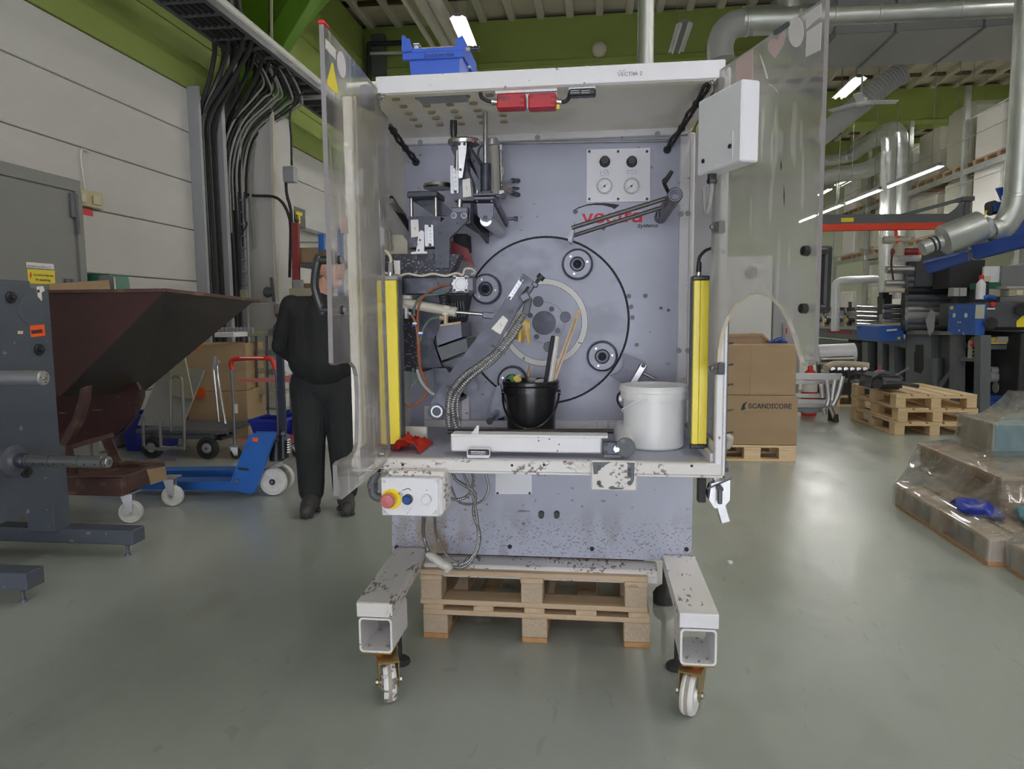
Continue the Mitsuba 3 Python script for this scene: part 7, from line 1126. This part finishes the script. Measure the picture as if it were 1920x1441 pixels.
def loop(x0, x1, y0, y1, z, n=40):
    """A closed rectangle of 4 n points."""
    t = np.arange(n) / n; o = np.ones(n); return np.stack([np.concatenate([x0 + (x1 - x0) * t, x1 * o, x1 - (x1 - x0) * t, x0 * o]), np.concatenate([y0 * o, y0 + (y1 - y0) * t, y1 * o, y1 - (y1 - y0) * t]), np.full(4 * n, float(z))], 1)
def film(rings, seed, amp=.02, sub=9):
    rows = []
    for a, b in zip(rings[:-1], rings[1:]):
        for q in np.arange(sub) / sub:
            r = a * (1 - q) + b * q; r[:, 2] -= .25 * q * (1 - q) * np.linalg.norm(a - b, axis=1) * (np.linalg.norm((a - b)[:, :2], axis=1) > .08) * (np.abs(a - b)[:, 2] > .09); rows.append(r)
    rows.append(rings[-1]); V = np.vstack(rows); n = len(rings[0]); i = np.arange(n); j = (i + 1) % n
    m = TM(V, np.vstack([np.vstack([np.stack([q * n + i, q * n + j, (q + 1) * n + j], 1), np.stack([q * n + i, (q + 1) * n + j, (q + 1) * n + i], 1)]) for q in range(len(rows) - 1)]))
    nz = np.abs(meshkit.fbm(V * 7, 3, seed) - .5) * 2; st = meshkit.noise(V @ np.array([[55, 0, 0], [0, 9, 0], [6, 0, 12.]]), seed); c = V.mean(0); d = V - c; d /= np.linalg.norm(d, axis=1, keepdims=True)
    m.vertices += d * (.004 + amp * (nz * .6 + st * .6))[:, None]; return m
peak = U(1907, 735, Y=4.30); e_ = .012
k = thing('stretch_film', 'clear stretch film draped in folds over the crate and box in the right foreground', 'film', kind='stuff')
part(k, 'near_sheet', film([loop(2.2, 2.7, 3.4, 3.66, .40), loop(2.03, 2.91, 2.495, 3.71, .15), loop(2.03, 2.91, 2.495, 3.71, .03)], 8, .012), 'stretch_film', smooth=True, kind='stuff')
part(k, 'upper_sheet', film([loop(peak[0] - .03, peak[0] + .5, peak[1] - .03, peak[1] + .03, peak[2]), loop(XB2 - e_, XB2 + .62, y20 - .03, y21 + e_, zt2 + .006), loop(XB2 - .03, XB2 + .64, max(y20 - .06, yc0), min(y21 + .05, yc1), zc + .04), loop(XC - e_, XC + .69, yc0 - e_, yc1 + e_, zc + .006), loop(XC - .02, XC + .69, yc0 - .02, yc1 + .02, .30), loop(1.965, 2.835, 3.765, 4.915, .15), loop(1.965, 2.835, 3.765, 4.915, .03)], 3, .016), 'stretch_film', smooth=True, kind='stuff')
solo('paper_scrap', rotz(box(*(lambda c: (c[0] - .012, c[0] + .012, c[1] - .01, c[1] + .01))(U(1365, 1053, z=.008)), 0, .014, .002), 25, U(1365, 1053, z=0)), 'clean_white', 'tiny white scrap on the floor right of the machine leg', 'scrap')
# ================================================================ the person behind the left door
k = thing('person', 'person in black sweater and trousers behind the left door, hands behind the back', 'person')
PO = np.array([-1.79, 4.48, 0]); fy = math.radians(18); fr_ = np.array([math.sin(fy), -math.cos(fy), 0]); rt = np.array([math.cos(fy), math.sin(fy), 0])
def J(r, f, z): return PO + rt * r + fr_ * f + ZA * z
def leg(s): return [((J(.10 * s, 0, .86), .115), (J(.105 * s, .02, .48), .080)), ((J(.105 * s, .02, .48), .080), (J(.11 * s, -.01, .10), .055)), ((J(.11 * s, -.01, .07), .045), (J(.125 * s, .15, .035), .035))]
tors = [((J(-.06, 0, .88), .13), (J(.06, 0, .88), .13)), ((J(-.05, .05, 1.02), .165), (J(.05, .05, 1.02), .165)), ((J(0, .06, 1.0), .18), (J(0, .02, 1.25), .15)), ((J(-.13, 0, 1.30), .10), (J(.13, 0, 1.30), .10)), ((J(-.06, .05, 1.02), .165), (J(-.10, 0, 1.30), .105)), ((J(.06, .05, 1.02), .165), (J(.10, 0, 1.30), .105)), ((J(-.15, -.01, 1.36), .065), (J(.15, -.01, 1.36), .065)), ((J(0, -.01, 1.36), .07), (J(0, .0, 1.47), .056))]
def arm(s, g=0.0): return [((J(.19 * s, -.01, 1.36), .066 + g), (J(.275 * s, -.06, 1.10), .052 + g)), ((J(.275 * s, -.06, 1.10), .052 + g), (J(.10 * s, -.22, .93), .038 + g))]
hand = []
for s in (-1, 1):
    hand += [((J(.10 * s, -.22, .93), .034), (J(.03 * s, -.245, .895), .030))]
    for i in range(4): b = J(.02 * s, -.235 - .004 * i, .915 - .019 * i); m_ = b + rt * (-.035 * s) - fr_ * .012; e = m_ + rt * (-.025 * s) + fr_ * (.006) - ZA * .006; hand += [((b, .009), (m_, .0085)), ((m_, .0085), (e, .0075))]
    b = J(.055 * s, -.225, .93); hand += [((b, .011), (b + rt * (-.04 * s) - fr_ * .02 + ZA * .015, .009))]
HC = J(.06, .04, 1.585); hf = unit(fr_ + rt * .95); hr = np.cross(hf, ZA) * 1.0
def HJ(r, f, z): return HC + hr * r + hf * f + ZA * z
head = [((HJ(0, -.015, .03), .088), (HJ(0, .02, .02), .082)), ((HJ(0, .03, .0), .072), (HJ(0, .045, -.075), .045)), ((HJ(0, .085, -.0), .012), (HJ(0, .108, -.028), .014)), ((HJ(-.035, .07, .022), .018), (HJ(.035, .07, .022), .018)), ((HJ(0, .072, -.062), .022), (HJ(0, .075, -.085), .022)), ((J(.01, .0, 1.44), .058), (HJ(0, -.02, -.06), .06)), ((HJ(-.083, -.01, .01), .016), (HJ(-.085, -.015, -.02), .012)), ((HJ(.083, -.01, .01), .016), (HJ(.085, -.015, -.02), .012))]
part(k, 'body', rbody([((a, ra * .9), (b, rb * .9)) for (a, ra), (b, rb) in leg(1) + leg(-1) + tors[:-1]] + [tors[-1]] + [((a, ra * .9), (b, rb * .9)) for (a, ra), (b, rb) in arm(1) + arm(-1)] + hand + head, 4, .012), 'skin', smooth=True)
part(k, 'sweater', rbody(tors[:-1] + [((J(0, -.01, 1.36), .078), (J(0, -.0, 1.415), .066))] + arm(1, .008) + arm(-1, .008), 6, .02), 'black_cloth', 'black sweater', smooth=True)
part(k, 'trousers', rbody([((J(-.07, .0, .86), .148), (J(.07, .0, .86), .148)), ((J(0, .02, .86), .15), (J(0, .0, .80), .14))] + [q for s in (1, -1) for q in [((J(.09 * s, 0, .84), .135), (J(.105 * s, .03, .48), .100)), ((J(.105 * s, .03, .48), .100), (J(.11 * s, -.01, .20), .086)), ((J(.11 * s, -.01, .20), .088), (J(.11 * s, .0, .135), .082))]], 6, .02), 'trouser_cloth', 'black work trousers', smooth=True)
part(k, 'buckle', bar(J(-.03, .155, .90), J(.03, .155, .90), .01, .016), 'grey_plastic')
for s, df in ((1, -.02), (-1, .03)): bt = part(k, 'boot', rbody([((J(.11 * s, -.01, .15), .062), (J(.11 * s, -.01, .06), .058)), ((J(.11 * s, -.03, .05), .05), (J(.125 * s, .12, .048), .046)), ((J(.125 * s, .1, .05), .05), (J(.13 * s, .17, .046), .044)), ((J(.11 * s, .02, .1), .055), (J(.125 * s, .12, .06), .05))], 4, .012), 'boot', 'black work boot', smooth=True); part(bt, 'sole', rbody([((J(.11 * s, -.05, .015), .015), (J(.11 * s + .045 * q, .05, .015), .015)) for q in (-1, 1)] + [((J(.11 * s - .04, .0, .015), .015), (J(.13 * s + .03, .18, .015), .015)), ((J(.11 * s + .04, .0, .015), .015), (J(.13 * s - .03, .18, .015), .015)), ((J(.13 * s, .1, .018), .018), (J(.13 * s, .2, .018), .018))], 1, .02), 'black_rubber', smooth=True)
part(k, 'hair', rbody([((HJ(0, -.03, .045), .090), (HJ(0, .0, .055), .083)), ((HJ(0, -.045, -.01), .075), (HJ(0, -.04, .04), .08))], 3, .012), 'hair', 'short dark hair', smooth=True)
for s in (-1, 1): c = HJ(.032 * s, .086, .008); part(k, 'eye', trimesh.creation.icosphere(2, .012).apply_translation(c), 'clean_white', smooth=True); part(k, 'iris', trimesh.creation.icosphere(1, .006).apply_translation(c + hf * .0085), 'ink', smooth=True); part(k, 'eyebrow', tube([HJ(.015 * s, .093, .03), HJ(.034 * s, .09, .036), HJ(.052 * s, .078, .03)], .004, 6, 3), 'hair', smooth=True)
part(k, 'mouth', tube([HJ(-.022, .086, -.055), HJ(0, .094, -.055), HJ(.022, .086, -.055)], .005, 6, 3), 'dark_red', smooth=True)
